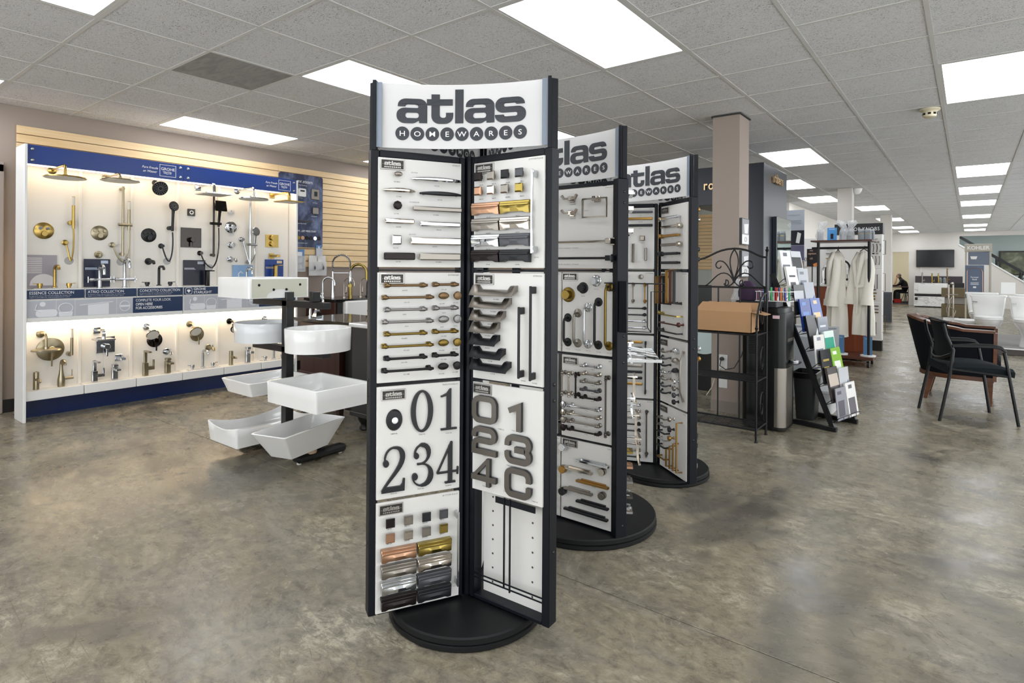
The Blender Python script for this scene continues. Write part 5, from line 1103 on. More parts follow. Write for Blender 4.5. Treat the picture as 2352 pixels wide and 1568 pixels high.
holder('white brochure with a bottle picture on the slat wall, left of its pair', 4.235, 1.16, .115, .25, '#ecebea', 'bottle')
holder('white brochure with a bottle picture on the slat wall, right of its pair', 4.36, 1.16, .115, .25, '#ecebea', 'bottle')
holder('black brochure standing above the bottle brochures', 4.335, 1.40, .08, .14, '#17181b', 'list')
# ---------------------------------------------------------------- columns
def column(n, x0, x1, y0, y1, m, label): return lbl(MB().box(x0, x1, y0, y1, 0, CEIL).build('column', m), label, 'column')
c1 = column(1, -1.832, -1.597, 5.285, 5.56, TAUPE, 'taupe square column nearest the racks')
MB().box(-1.835, -1.594, 5.282, 5.563, 0, .10).build('column_base', mat('column_base_paint', '#8f857d', .5), c1); MB().box(-1.845, -1.584, 5.272, 5.573, CEIL-.012, CEIL-.001).build('ceiling_collar', mat('plenum_dark', ''), c1)
column(2, -1.77, -1.557, 11.2, 11.42, PALEW, 'pale grey column standing behind the hardware tower sign'); column(3, -1.765, -1.53, 17.1, 17.35, PALEW, 'farthest pale column before the office door')
# framed tub pictures and outlet plates on the column
for z0, lab in ((1.485, 'upper'), (1.20, 'lower')):
    t = thing('framed_tub_picture', lab+' framed white bathtub picture on the taupe column', 'picture'); t.matrix_world = face(-1.596, 5.295, z0, PI/2)
    MB().cbox(0, .21, 0, .235, 0, .02, .002).build('frame', BLACKS, t); MB().box(.008, .202, .008, .09, .02, .022).build('mat_lower', SHW, t); MB().box(.008, .202, .09, .227, .02, .022).build('mat_upper', mat('picture_grey', '#8f9096', .4), t)
    MB().prism([(.06, .10), (.15, .10), (.175, .19), (.04, .18)], .022, .027).build('tub_relief', SHW, t); MB().tube(arc(.105, .048, .03, .02, 0, 360, 16)[:-1] and [(x_, y_, .023) for x_, y_ in arc(.105, .048, .03, .02, 0, 360, 16)[:-1]], .002, 6, True).build('drain_relief', mat('picture_grey', ''), t)
for z_, lab in ((.375, 'white outlet plate with a black plug on the taupe column'), (.215, 'blank white plate below the outlet on the taupe column')):
    t = thing('wall_plate', lab, 'wall plate'); t.matrix_world = face(-1.725, 5.285, z_, 0); MB().cbox(-.038, .038, -.0, .135, 0, .006, .002).build('plate', SHW, t)
    if z_ > .3:
        MB().lathe([(.017, 0), (.016, .03)], (-.008, .10, .006), n=12).build('plug', BLACKS, t)
        MB().tube([(-.008, .10, .03), (-.02, .04, .035), (.03, .01, .03), (.10, .03, .02), (.16, .14, .015), (.18, .22, .01)], .0045, 6).build('cord', BLACKS, t); MB().tube([(-.0, .03, .01), (-.05, -.02, .02), (-.09, -.16, .025), (-.14, -.24, .03)], .0045, 6).build('cord', mat('cream_cord', '#d3cbb8', .5), t)
# ---------------------------------------------------------------- wrought iron bakers rack
IRON = mat('wrought_iron', '#131417', .38, .3)
BX0, BX1, BY0, BY1 = -1.79, -1.23, 4.50, 4.77
br = thing('bakers_rack', 'black wrought iron shelf rack with scrolled back in front of the column', 'shelf rack', (BX0, BY0, 0)); W_, D_ = BX1-BX0, BY1-BY0
def rod(nm, pts, r=.006, n=8): return MB().tube(pts, r, n).build(nm, IRON, br)
for x_ in (0, W_):
    rod('front_post', [(x_, 0, 0), (x_, 0, .82)]+[(x_, D_*(1-cos(a))*.5, .82+.20*sin(a)*.6+.12*a/PI*2) for a in [PI*i/8 for i in range(1, 8)]]+[(x_, D_-.01, 1.37)], .008)
    rod('back_post', [(x_, D_, 0), (x_, D_, 1.40)], .009)
    for y_, z_ in ((0, .83), (D_, 1.41)): MB().lathe([(.006, -.01), (.012, 0), (.014, .008), (.006, .018), (.009, .026), (.002, .034)], (x_, y_, z_), n=10).build('finial', IRON, br)
    for y_ in (0, D_): MB().lathe([(.013, 0), (.013, .006), (.008, .012)], (x_, y_, 0), n=10).build('foot_cap', IRON, br)
    for z_ in (.12, .46, .80): rod('side_scroll', [(x_, D_*.55-.0*i+(.085-.007*i)*cos(i*.55+1.2)*.7, z_+.12+(.085-.006*i)*sin(i*.55+1.2)*1.3) for i in range(12)], .005, 6)
for z_ in (.09, .445, .785):
    for y_ in (0, D_): rod('shelf_rail', [(0, y_, z_), (W_, y_, z_)], .007)
    for x_ in (0, W_): rod('shelf_rail', [(x_, 0, z_), (x_, D_, z_)], .007)
    for k in range(1, 9): rod('shelf_wire', [(0, D_*k/9, z_), (W_, D_*k/9, z_)], .0026, 6)
    for k in range(1, 5): rod('shelf_wire', [(W_*k/5, 0, z_-.004), (W_*k/5, D_, z_-.004)], .0026, 6)
for x_ in (.19, .36, W_*.97): rod('back_bar', [(x_, D_, .09), (x_, D_, 1.125)], .006)
rod('back_rail', [(0, D_, 1.125), (W_, D_, 1.125)], .008)
cx = W_*.56
rod('arch', bez((0, D_, 1.345), (.12, D_, 1.345), (cx-.16, D_, 1.43), (cx, D_, 1.432), (cx+.14, D_, 1.43), (W_-.08, D_, 1.36), (W_, D_, 1.36), n=8), .008)
for s_ in (-1, 1):
    rod('leaf_scroll', bez((cx, D_, 1.425), (cx+s_*.05, D_, 1.36), (cx+s_*.035, D_, 1.29), (cx, D_, 1.19), n=10), .005, 6)
    def spiral(x0, z0, r0, a0, turns, sgn): return [(x0+s_*(r0*(1-.07*i))*cos(a0+sgn*.42*i), D_, z0+(r0*(1-.07*i))*sin(a0+sgn*.42*i)) for i in range(int(turns*15))]
    rod('scroll', bez((cx, D_, 1.17), (cx+s_*.02, D_, 1.24), (cx+s_*.06, D_, 1.335), (cx+s_*.11, D_, 1.335), n=8)[:-1]+spiral(cx+s_*.115, 1.295, .04, PI/2, .8, -1), .005, 6)
    rod('scroll', spiral(cx+s_*.068, 1.155, .032, PI*.55, .85, 1)[::-1]+bez((cx+s_*.07, D_, 1.128), (cx+s_*.02, D_, 1.135), (cx, D_, 1.16), (cx, D_, 1.19), n=5), .005, 6)
    rod('scroll', bez((cx, D_, 1.16), (cx+s_*.02, D_, 1.23), (cx+s_*.08, D_, 1.26), (cx+s_*.13, D_, 1.22), (cx+s_*.18, D_, 1.18), (cx+s_*.20, D_, 1.14), (cx+s_*.24, D_, 1.13), n=6), .005, 6)
# open cardboard box on the upper shelf
KRAFT = mat('kraft_cardboard', '#b08a63', .85)
bx = thing('cardboard_box', 'open brown cardboard box on the bakers rack', 'box', (-1.70, 4.53, .793)); g = MB(); w_, d_, h_ = .425, .2, .155; q = .004
for b_ in ((0, w_, 0, q, 0, h_), (0, w_, d_-q, d_, 0, h_), (0, q, 0, d_, 0, h_), (w_-q, w_, 0, d_, 0, h_), (0, w_, 0, d_, 0, q)): g.box(*b_)
g.build('carton', KRAFT, bx)
MB().loft([[(0, d_, h_), (w_, d_, h_), (w_-.02, d_+.05, h_+.06), (.02, d_+.05, h_+.06)], [(0, d_+q, h_), (w_, d_+q, h_), (w_-.02, d_+.05+q, h_+.06), (.02, d_+.05+q, h_+.06)]]).build('back_flap', KRAFT, bx)
MB().loft([[(w_, 0, h_), (w_, d_, h_), (w_+.09, d_-.02, h_-.02), (w_+.09, .02, h_-.02)], [(w_, 0, h_+q), (w_, d_, h_+q), (w_+.09, d_-.02, h_-.02+q), (w_+.09, .02, h_-.02+q)]]).build('side_flap', KRAFT, bx)
MB().loft([[(0, 0, h_), (w_, 0, h_), (w_-.03, .08, h_+.065), (.03, .08, h_+.065)], [(0, q, h_), (w_, q, h_), (w_-.03, .08+q, h_+.065), (.03, .08+q, h_+.065)]]).build('front_flap', KRAFT, bx)
# ---------------------------------------------------------------- water cooler, supplies, bins
CX, CY = -1.455, 4.885; PLB = mat('cooler_black', '#08090a', .28, spec=.35)
wc = thing('water_cooler', 'black water cooler with brushed steel lower door beside the column', 'water cooler', (CX, CY, 0))
prof = rrect(0, .33, 0, .33, .05, 5); MB().prism(prof, .02, .93).build('body', PLB, wc); MB().prism(rrect(.01, .32, .01, .32, .05, 5), .93, .965).build('lid', PLB, wc)
stp = [(.255, -.004)]+arc(.275, .055, .06, .06, -90, 0, 6)+[(.336, .22), (.332, .22)]+arc(.275, .055, .056, .056, 0, -90, 6)+[(.255, .0)]
MB().shape([stp], .46, 0, M.Translation((0, 0, .04))).build('steel_door', FIN['brn'], wc, 40, False)
for i in range(2):
    for k in range(14): MB().box(.06+.12*i, .13+.12*i, -.002, .002, .60+.014*k, .606+.014*k).build('vent_slot', mat('vent_black', '#000000', .9), wc)
MB().prism(rrect(.30, .40, .08, .26, .03, 4), .525, .535).build('drip_tray', BLACKS, wc); MB().cyl((.36, .17, .535), (.36, .17, .55), .035, n=14).build('tray_grille', FIN['ch'], wc); MB().box(.331, .335, .10, .24, .70, .725).build('label_strip', FIN['brn'], wc); MB().box(.24, .29, -.002, .001, .885, .91).build('paper_label', mat('pink_label', '#e8c7cf', .6), wc)
# things on top of the cooler
t = thing('black_tray', 'black tray holding the pen basket on the water cooler', 'tray', (CX+.0, CY+.02, .966)); MB().cbox(-.05, .26, 0, .22, 0, .05, .006).build('body', mat('tray_black', '#1c2124', .5), t)
bk = thing('pen_basket', 'white wire basket full of coloured markers on the water cooler', 'basket', (CX+.10, CY+.03, 1.018))
for z_ in (.0, .075): MB().tube([(0, 0, z_), (.25, 0, z_), (.26, .12, z_), (-.01, .12, z_)], .003, 6, True).build('basket_wire', SHW, bk)
for k in range(8): MB().tube([(.01+.033*k, 0, 0), (.01+.033*k, -.003, .075)], .0018, 5).build('basket_wire', SHW, bk)
PC = ['#6b2a4f', '#8a3a55', '#1d5f8c', '#2b8bb0', '#123f86', '#1f7d4c', '#3fae5a', '#a11f2c', '#c0392b', '#2f5fa8', '#e0782b', '#f08a2a', '#394a9a', '#2c9a6a']
for i, c in enumerate(PC):
    o = MB().lathe([(.007, 0), (.0075, .01), (.0075, .08), (.006, .085), (.006, .10), (.004, .105)], n=8).build('marker_pen', mat('pen_%d' % i, c, .4)); o.location = (CX+.115+.017*i, CY+.06+.04*(i % 2), 1.022); o.rotation_euler = (0, .06*((i % 3)-1), 0)
    cn = ['plum', 'maroon', 'teal blue', 'light blue', 'deep blue', 'dark green', 'bright green', 'crimson', 'red', 'mid blue', 'pale orange', 'bright orange', 'violet blue', 'sea green'][i]; lbl(o, cn+' marker pen standing in the white wire basket', 'marker', 'marker pens in the basket')
t = thing('makeup_bag', 'dark purple cloth bag slumped beside the pen basket', 'bag', (CX+.02, CY+.10, 1.018)); g = MB(); g.loft([[(x_*s_, y_*s_, z_) for x_, y_ in sup(.07, .05, 18, 3)] for s_, z_ in ((.85, 0), (1, .03), (1.02, .07), (.8, .13), (.35, .155))]); g.build('cloth', mat('purple_cloth', '#3a2540', .8), t)
t = thing('plastic_bag', 'crumpled clear plastic bag beside the column', 'bag', (CX-.06, CY+.12, .968)); g = MB(); rnd = random.Random(3)
g.loft([[(x_*s_*(.7+.6*rnd.random()), y_*s_*(.7+.6*rnd.random()), z_) for x_, y_ in sup(.05, .05, 14, 2)] for s_, z_ in ((.8, 0), (1.1, .05), (.8, .11), (.6, .17), (.3, .22))]); g.build('film', mat('clear_film', '#eef0f2', .12, alpha=.38), t, 0)
t = thing('waste_bin', 'black plastic waste bin with liner behind the water cooler', 'bin', (-1.10, 5.56, 0)); g = MB()
R0, R1, R2, R3 = [[(x_*k, y_*k, z_) for x_, y_ in rrect(-.09, .09, -.13, .13, .03, 3)] for k, z_ in ((.78, 0), (1.0, .39), (.97, .39), (.76, .02))]; g.loft([R0, R1, R2, R3]); g.build('bin', mat('bin_black', '#1b1c1e', .5), t)
g = MB(); rnd = random.Random(5); g.loft([[(x_*k*(1+.03*rnd.random()), y_*k*(1+.03*rnd.random()), z_) for x_, y_ in rrect(-.09, .09, -.13, .13, .03, 3)] for k, z_ in ((1.02, .35), (1.05, .395), (.96, .40), (.9, .3))], False); g.build('liner', mat('liner_black', '#0d0d0e', .25), t, 0)
t = thing('plastic_tub', 'white plastic tub on the floor under the literature rack', 'tub', (-1.03, 5.93, 0)); g = MB(); g.loft([[(x_*k, y_*k, z_) for x_, y_ in rrect(-.10, .10, -.14, .14, .04, 4)] for k, z_ in ((.82, 0), (.95, .17), (1.02, .18), (1.02, .2), (.93, .2), (.8, .02))]); g.build('tub', mat('white_plastic', '#dfe1e3', .35), t)
t = thing('grey_counter', 'low plain grey counter block behind the literature rack', 'counter', (-1.95, 6.35, 0)); MB().cbox(.33, .79, 1.0, 1.15, 0, .63, .003).build('end_panel', mat('counter_grey', '#9b9fa2', .5), t); MB().cbox(.33, .79, -.0, 1.0, 0, .61, .003).build('side_panel', mat('counter_grey', ''), t)
# ---------------------------------------------------------------- leaning literature rack
LRM = M.Translation((-.80, 5.40, 0)) @ M.Rotation(-.23, 4, 'Z')
LR = thing('literature_rack', 'leaning black wire literature rack full of brochures', 'literature rack', (-.80, 5.40, 0), -.23)
def lp(s_, y_, o=0.): # point at slope distance s_ (0..1.35), offset o out of the rack face
    return (-.36*s_+o*.93, y_, .03+.87*s_*1.0+o*.36)
for y_ in (-.20, .20):
    MB().cbox(-.40, .03, y_-.018, y_+.018, 0, .035, .003).build('base_bar', IRON, LR); MB().bar(lp(0, y_), lp(1.38, y_), .018, .012).build('side_rail', IRON, LR)
for i in range(9):
    s_ = .03+.155*i; o = .075
    MB().tube([lp(s_, -.20), lp(s_+.03, -.20, o), lp(s_+.03, .20, o), lp(s_, .20)], .003, 6).build('pocket_wire', IRON, LR); MB().tube([lp(s_, -.20), lp(s_, .20)], .003, 6).build('rung_wire', IRON, LR)
    for y_ in (-.12, -.02, .02, .12): MB().tube([lp(s_, y_), lp(s_-.0, y_, o*.9), lp(s_+.03, y_, o)], .0024, 5).build('pocket_wire', IRON, LR)
BC = [('#d8d8da', '#55525c'), ('#3e4552', '#8d95a4'), ('#2d2f36', '#e3e1dc'), ('#dfe0df', '#7fb63a'), ('#e6e6e6', '#2aa58a'), ('#cfd3d6', '#1a1b1e'), ('#31589c', '#7fa0d6'), ('#8a8f9a', '#3a3c44'), ('#23262e', '#c9cbd0'), ('#b9bec6', '#f0f0f0')]
BN_ = ['grey and white brochure in the lowest left pocket', 'pale brochure with grey wave photo in the lowest right pocket', 'dark interior brochure, second row left', 'white brochure with folded leaflet, second row right', 'black magazine with gold heading, third row left', 'green and white brochure, third row right', 'white dotted brochure, fourth row left', 'teal green edged brochure, fourth row right', 'black cover with white rim, fifth row left', 'grey arch cover, fifth row right', 'royal blue brochure, sixth row left', 'slate blue brochure with candle picture, sixth row right', 'black photo brochure, seventh row left', 'silver brochure with logo square, seventh row right', 'white text card, eighth row left', 'grey glass photo brochure, eighth row right', 'white catalogue stack at the rack top, left', 'dark and white catalogues at the rack top, right']
CL = ['#8f909a', '#e9e8e6', '#4a4442', '#c4c7cb', '#16171a', '#8fc04a', '#eceae6', '#dfeee8', '#1b1c1f', '#878c98', '#23418c', '#3b5da8', '#1f2126', '#9aa0ab', '#ecebe8', '#a8adb4', '#e3e4e6', '#c9ccd0']
CI = ['#4d4b55', '#57525a', '#c7b9ab', '#2d4f7a', '#b9a24a', '#eef2ea', '#8a8f9a', '#2f9f86', '#d9d9d9', '#dfe2e6', '#5f86c8', '#e4c69a', '#b9bcc2', '#2b4c9a', '#3c3c40', '#6c727b', '#5b5e66', '#15161a']
for i in range(18):
    r_, c_ = divmod(i, 2); s0 = .03+.155*r_+.01; y0 = -.190+.195*c_+.008*((i*7) % 3); L_ = .27 if i % 3 else .25; o0 = .03
    lean = .10+.05*(i % 3); M_ = M(((0, -sin(lean), cos(lean), 0), (1, 0, 0, 0), (0, cos(lean), sin(lean), 0), (0, 0, 0, 1)))
    t = thing('brochure', BN_[i]+' of the literature rack', 'brochure', group='brochures in the literature rack'); p0 = V(lp(s0, y0, o0+.02)); t.matrix_world = LRM @ M.Translation(p0) @ M_
    th = .006+.006*(i % 3)
    MB().box(0, .18, 0, L_, 0, th).build('cover', mat('brochure_%d' % i, CL[i], .3), t)
    g = MB(); k = i % 5
    if k == 0: g.box(.03, .14, .03, L_*.6, th, th+.001); g.box(.03, .10, L_*.8, L_*.9, th, th+.001)
    elif k == 1: g.box(.02, .145, .02, L_*.55, th, th+.001); g.box(.05, .115, L_*.82, L_*.93, th, th+.001)
    elif k == 2: g.box(.0, .165, L_*.45, L_*.8, th, th+.001)
    elif k == 3: g.prism([(.165, .0), (.165, L_*.6), (.09, L_*.3), (.03, 0)], th, th+.001)
    else: g.box(.03, .135, L_*.66, L_*.72, th, th+.001); g.box(.03, .12, L_*.3, L_*.5, th, th+.001)
    lbl(g.build('print', mat('brochure_ink_%d' % i, CI[i], .4), t), kind='stuff')
# ---------------------------------------------------------------- dark mirror tower with brass letters
RB = mat('tower_navy_black', '#1e2530', .3); RN = thing('mirror_tower', 'tall dark navy mirror tower with brass lettering behind the column', 'display tower', (-1.66, 6.30, 0))
MB().cbox(-.26, 0, 0, .95, 0, 2.36, .004).build('tower_body', RB, RN); MB().cbox(-.78, -.262, 0, .95, 1.955, 2.36, .003).build('header_box', RB, RN); MB().cbox(-.86, -.78, 0, .05, 0, 2.36, .003).build('left_post', RB, RN)
BR = metal('letter_brass', '#e6c79a', .3)
for nm, F_ in (('letters', face(.002, .30, 2.19, PI/2)), ('letters', face(-.62, -.002, 2.12, 0))):
    for k, ch in enumerate('robern'):
        g = MB().text(ch, .14, F_ @ M.Translation((.028+.062*k, 0, .004)), d=.022, bold=.012, xs=.8); g.build('brass_letter', BR, RN, 0, False)
MIR = metal('mirror_glass', '#dfe8e4', .03)
MB().cbox(.002, .045, .33, .948, 1.03, 1.83, .002).build('mirror_case', RB, RN); MB().box(.045, .048, .335, .945, 1.035, 1.825).build('mirror', MIR, RN)
MB().cbox(.002, .05, .30, .94, .60, .98, .003).build('cabinet_shelf', SHW, RN)
# round lit mirrors low behind the rack
t = thing('round_mirror_display', 'black cabinet with a pale round mirror glimpsed behind the bakers rack', 'mirror', (-2.50, 6.1, 0)); MB().cbox(0, .52, 0, .1, .0, 1.10, .003).build('black_panel', BLACKS, t); MB().lathe([(.24, 0), (.24, .012), (.2, .014)], (.30, -.001, .62), (0, -1, 0), 40).build('mirror', mat('pale_mirror', '#cfe3e2', .1), t)
# ---------------------------------------------------------------- product banner
bn = thing('product_banner', 'tall printed banner with bathroom photos beside the mirror tower', 'banner'); bn.matrix_world = face(-1.80, 7.85, 1.05, 0)
MB().box(0, .205, 0, .95, 0, .008).build('banner_board', mat('banner_grey', '#b3b9c2', .4), bn)
for i, (x0, x1, y0, y1, c) in enumerate(((0, .205, .52, .70, '#2b2a35'), (0, .205, .335, .515, '#6d6a86'), (.0, .09, .10, .33, '#c3c9d1'), (.095, .205, .12, .325, '#a08a78'), (.10, .205, .0, .11, '#cdbdb6'))): MB().box(x0, x1, y0, y1, .008, .0095).build('photo_panel', mat('banner_photo_%d' % i, c, .35), bn)
g = MB(); g.text('TECHNOLOGY', .02, M.Translation((.02, .88, .009)), 'LEFT'); [g.box(.02, .17, .78+.018*k, .784+.018*k, .008, .009) for k in range(3)]; lbl(g.build('print', mat('banner_ink', '#6f7782', .5), bn, 0), kind='stuff')
MB().cbox(.09, .115, -1.05, .9, -.03, -.008, .002).build('banner_pole', FIN['brn'], bn); MB().cbox(.0, .205, -1.05, -1.035, -.12, .06, .002).build('banner_foot', FIN['brn'], bn)
g = MB(); g.prism([(.11, .55), (.15, .54), (.17, .66), (.13, .68)], .0095, .011); g.build('hand_picture', SHW, bn)
# ---------------------------------------------------------------- garment rack with robes
GR = thing('garment_rack', 'black pipe garment rack on casters with wooden shelf', 'garment rack', (-1.66, 8.90, 0)); PIPE = mat('black_pipe', '#16171a', .4, .3); WALN = wood('walnut_board', '#3d2018', '#5b3325', 1, 0, .35)
for x_ in (.02, .62):
    for y_ in (.04,): MB().cyl((x_, y_, .14), (x_, y_, 1.645), .019, n=12).build('upright', PIPE, GR); MB().lathe([(.035, 0), (.035, .01), (.02, .02)], (x_, y_, .14), n=14).build('flange', PIPE, GR)
for y_ in (.04,): MB().cyl((-.06, y_, 1.565), (.62, y_, 1.565), .016, n=12).build('hanging_bar', PIPE, GR)
MB().cbox(-.06, .66, -.06, .46, 1.648, 1.668, .003).build('top_shelf', WALN, GR); MB().cbox(-.06, .68, -.06, .46, .10, .14, .004).build('deck', WALN, GR)
for x_ in (0, .62):
    for y_ in (0, .40): MB().cyl((x_-.014, y_, .045), (x_+.014, y_, .045), .045, n=18).build('caster_wheel', BLACKS, GR); MB().cbox(x_-.022, x_+.022, y_-.02, y_+.02, .05, .10, .003).build('caster_fork', FIN['brn'], GR)
ROBE = mat('cream_terry', '#ece8dc', .95, sheen=.3); n_ = NT(ROBE); n_.bump(n_.noise(n_.pos(), 90, 3), .35, .004)
def robe(label, x, y, rz, h=1.22, w=.17, seed=1):
    t = thing('bath_robe', label, 'robe', (x, y, 1.52-h), rz, 'robes on the garment rack'); rnd = random.Random(seed); ph = [rnd.random()*6 for _ in range(4)]
    def ring(a, b, z, f): return [(x_*(1+f*sin(7*i*2*PI/40+ph[0]+z*2)), y_*(1+f*1.6*sin(5*i*2*PI/40+ph[1]-z)), z) for i, (x_, y_) in enumerate(sup(a, b, 40, 2.2))]
    g = MB(); g.loft([ring(w*1.0, .12, 0, .13), ring(w*.98, .12, h*.2, .12), ring(w*.85, .11, h*.45, .08), ring(w*.78, .10, h*.6, .05), ring(w*.85, .10, h*.75, .04), ring(w*.95, .09, h*.86, .03), ring(w*.8, .08, h*.93, .02), ring(w*.35, .05, h*.985, 0), ring(w*.2, .03, h, 0)]); g.build('robe_body', ROBE, t, 60)
    for s_ in (-1, 1):
        g = MB(); P = [(s_*w*.75, -.02, h*.90), (s_*w*1.0, -.03, h*.78), (s_*w*1.05, -.05, h*.62), (s_*w*1.0, -.075, h*.50), (s_*w*.98, -.085, h*.40)]; g.tube(P, [.05, .055, .055, .06, .062], 14); g.build('sleeve', ROBE, t, 60)
        g = MB(); g.tube([(s_*w*.985, -.083, h*.435), (s_*w*.98, -.087, h*.36)], [.072, .075], 16); g.build('cuff', ROBE, t, 60)
    for s_ in (-1, 1): MB().tube([(s_*.03, -.06, h*.99), (s_*.06, -.105, h*.88), (s_*.02, -.115, h*.70), (-.01, -.115, h*.58)], [.02, .028, .026, .02], 10).build('lapel', ROBE, t, 60)
    MB().tube([(-w*.82, -.06, h*.585), (0, -.125, h*.575), (w*.82, -.06, h*.585)], [.018, .02, .018], 8, flat=.01, up=(0, 0, 1)).build('belt', ROBE, t, 60); MB().tube([(.01, -.125, h*.57), (.02, -.13, h*.40), (.0, -.125, h*.26)], [.014, .012, .012], 6).build('belt_end', ROBE, t, 60)
    MB().tube([(-.06, 0, h+.0), (0, 0, h+.035), (.06, 0, h+.0)], .006, 6).build('hanger', BLACKS, t); MB().tube([(0, 0, h+.035), (0, 0, h+.06), (.015, 0, h+.075), (.02, 0, h+.06)], .0025, 6).build('hanger_hook', FIN['ch'], t)
robe('cream robe hanging on the left of the garment rack', -1.425, 9.09, -1.2, 1.16, .085, 1); robe('cream robe hanging at the right end of the garment rack', -1.12, 9.09, -.6, 1.11, .125, 2)
# bottles, bagged jars and a card on the garment rack shelf
BTL = mat('grey_bottle', '#7f858c', .35); CAPW = mat('bottle_cap', '#b9bec4', .4); FILM = mat('clear_film', '')
def bottle(label, x, y, bag=False, seed=0):
    t = thing('lotion_bottle', label, 'bottle', (x, y, 1.669), 0, 'grey bottles on the garment rack'); MB().prism(rrect(-.038, .038, -.03, .03, .018, 4), 0, .10).build('body', BTL, t); MB().loft([[(x_*k, y_*k, z_) for x_, y_ in rrect(-.038, .038, -.03, .03, .018, 4)] for k, z_ in ((1, .10), (.8, .118))]).build('shoulder', BTL, t); MB().prism(rrect(-.03, .03, -.024, .024, .012, 3), .118, .14).build('cap', CAPW, t)
    MB().box(-.022, .022, -.0305, -.03, .075, .083).build('label_line', FIN['fg'], t)
    if bag:
        rnd = random.Random(seed); g = MB(); g.loft([[(x_*k*(.75+.5*rnd.random())+dx_, y_*k*(.75+.5*rnd.random()), z_+.03*(rnd.random()-.5)*(z_ > .15)) for x_, y_ in sup(.046, .04, 20, 2.4)] for k, z_, dx_ in ((1.0, .001, 0), (1.1, .06, 0), (1.0, .12, 0), (.85, .15, 0), (.7, .17, .01), (1.0, .20, .02*((seed % 2)*2-1)), (1.25, .235, .03*((seed % 2)*2-1)), (.9, .26, .03*((seed % 2)*2-1)))], False); g.build('bag_film', FILM, t, 0)
bottle('grey bottle in a clear bag left of the blue card', -1.62, 8.96, True, 1); bottle('grey bottle in a clear bag in the middle of the shelf, left of its pair', -1.34, 8.95, True, 2); bottle('grey bottle in a clear bag in the middle of the shelf, right of its pair', -1.27, 9.0, True, 3)
bottle('bare grey bottle near the right end of the shelf', -1.13, 8.93); bottle('bare grey bottle next to the shelf end post', -1.055, 8.93); bottle('grey bottle half hidden behind the end pair', -1.03, 9.04)
t = thing('promo_card', 'blue promotional card standing on the garment rack shelf', 'card', (-1.535, 8.95, 1.669)); MB().box(0, .115, 0, .01, 0, .17).build('card', mat('card_blue', '#4d92d0', .35), t); MB().box(.04, .075, -.003, 0, .02, .09).build('bottle_picture', BLACKS, t); g = MB().text('KOHLER', .018, face(.058, -.001, .145, 0)); lbl(g.build('print', PW, t, 0, False), kind='stuff')
for x_, lab in ((-1.42, 'left'), (-1.10, 'right')):
    t = thing('robe_promo_card', 'blue leaflet card standing on the rack deck, '+lab+' one', 'card', (x_, 8.93, .141)); MB().box(0, .10, 0, .006, .02, .26).build('card', mat('card_slate_blue', '#557fa8', .35), t); MB().lathe([(.09, 0), (.09, .018), (.08, .02)], (.05, .03, 0), n=24).build('white_disc', SHW, t); g = MB().text('KOHLER', .014, face(.05, -.001, .225, 0)); lbl(g.build('print', PW, t, 0, False), kind='stuff')
# cherry counter behind the robes with taps and bits on it
CHW = wood('cherry_counter_wood', '#7a3a1e', '#924b29', 1, 2, .35); cc_ = thing('cherry_counter', 'reddish cherry wood counter behind the robes', 'counter', (-1.80, 9.48, 0)); MB().cbox(0, .66, 0, .5, .02, 1.03, .003).build('body', CHW, cc_); MB().cbox(-.02, .68, -.02, .52, 1.03, 1.06, .003).build('top', SHW, cc_)
tap('goose', 'black gooseneck tap on the cherry counter behind the left robe', -1.66, 9.6, 1.06, FIN['bl'], .30, 1.1, .3); tap('goose', 'chrome gooseneck tap on the cherry counter', -1.72, 9.68, 1.06, FIN['ch'], .26, 1., .2); tap('goose', 'tall black tap on the cherry counter between the robes', -1.36, 9.62, 1.06, FIN['bl'], .34, 1.1, 2.8)
for i, (x_, c) in enumerate(((-1.60, '#8d6fa6'), (-1.57, '#b9c96a'), (-1.545, '#5b5f66'), (-1.63, '#3c3f45'))): o = MB().lathe([(.016, 0), (.018, .01), (.017, .08), (.008, .095), (.008, .11)], n=12).build('soap_bottle', mat('soap_%d' % i, c, .3)); o.location = (x_, 9.56, 1.061); lbl(o, ['lilac', 'lime green', 'slate', 'dark'][i]+' soap bottle on the cherry counter', 'bottle', 'soap bottles on the cherry counter')
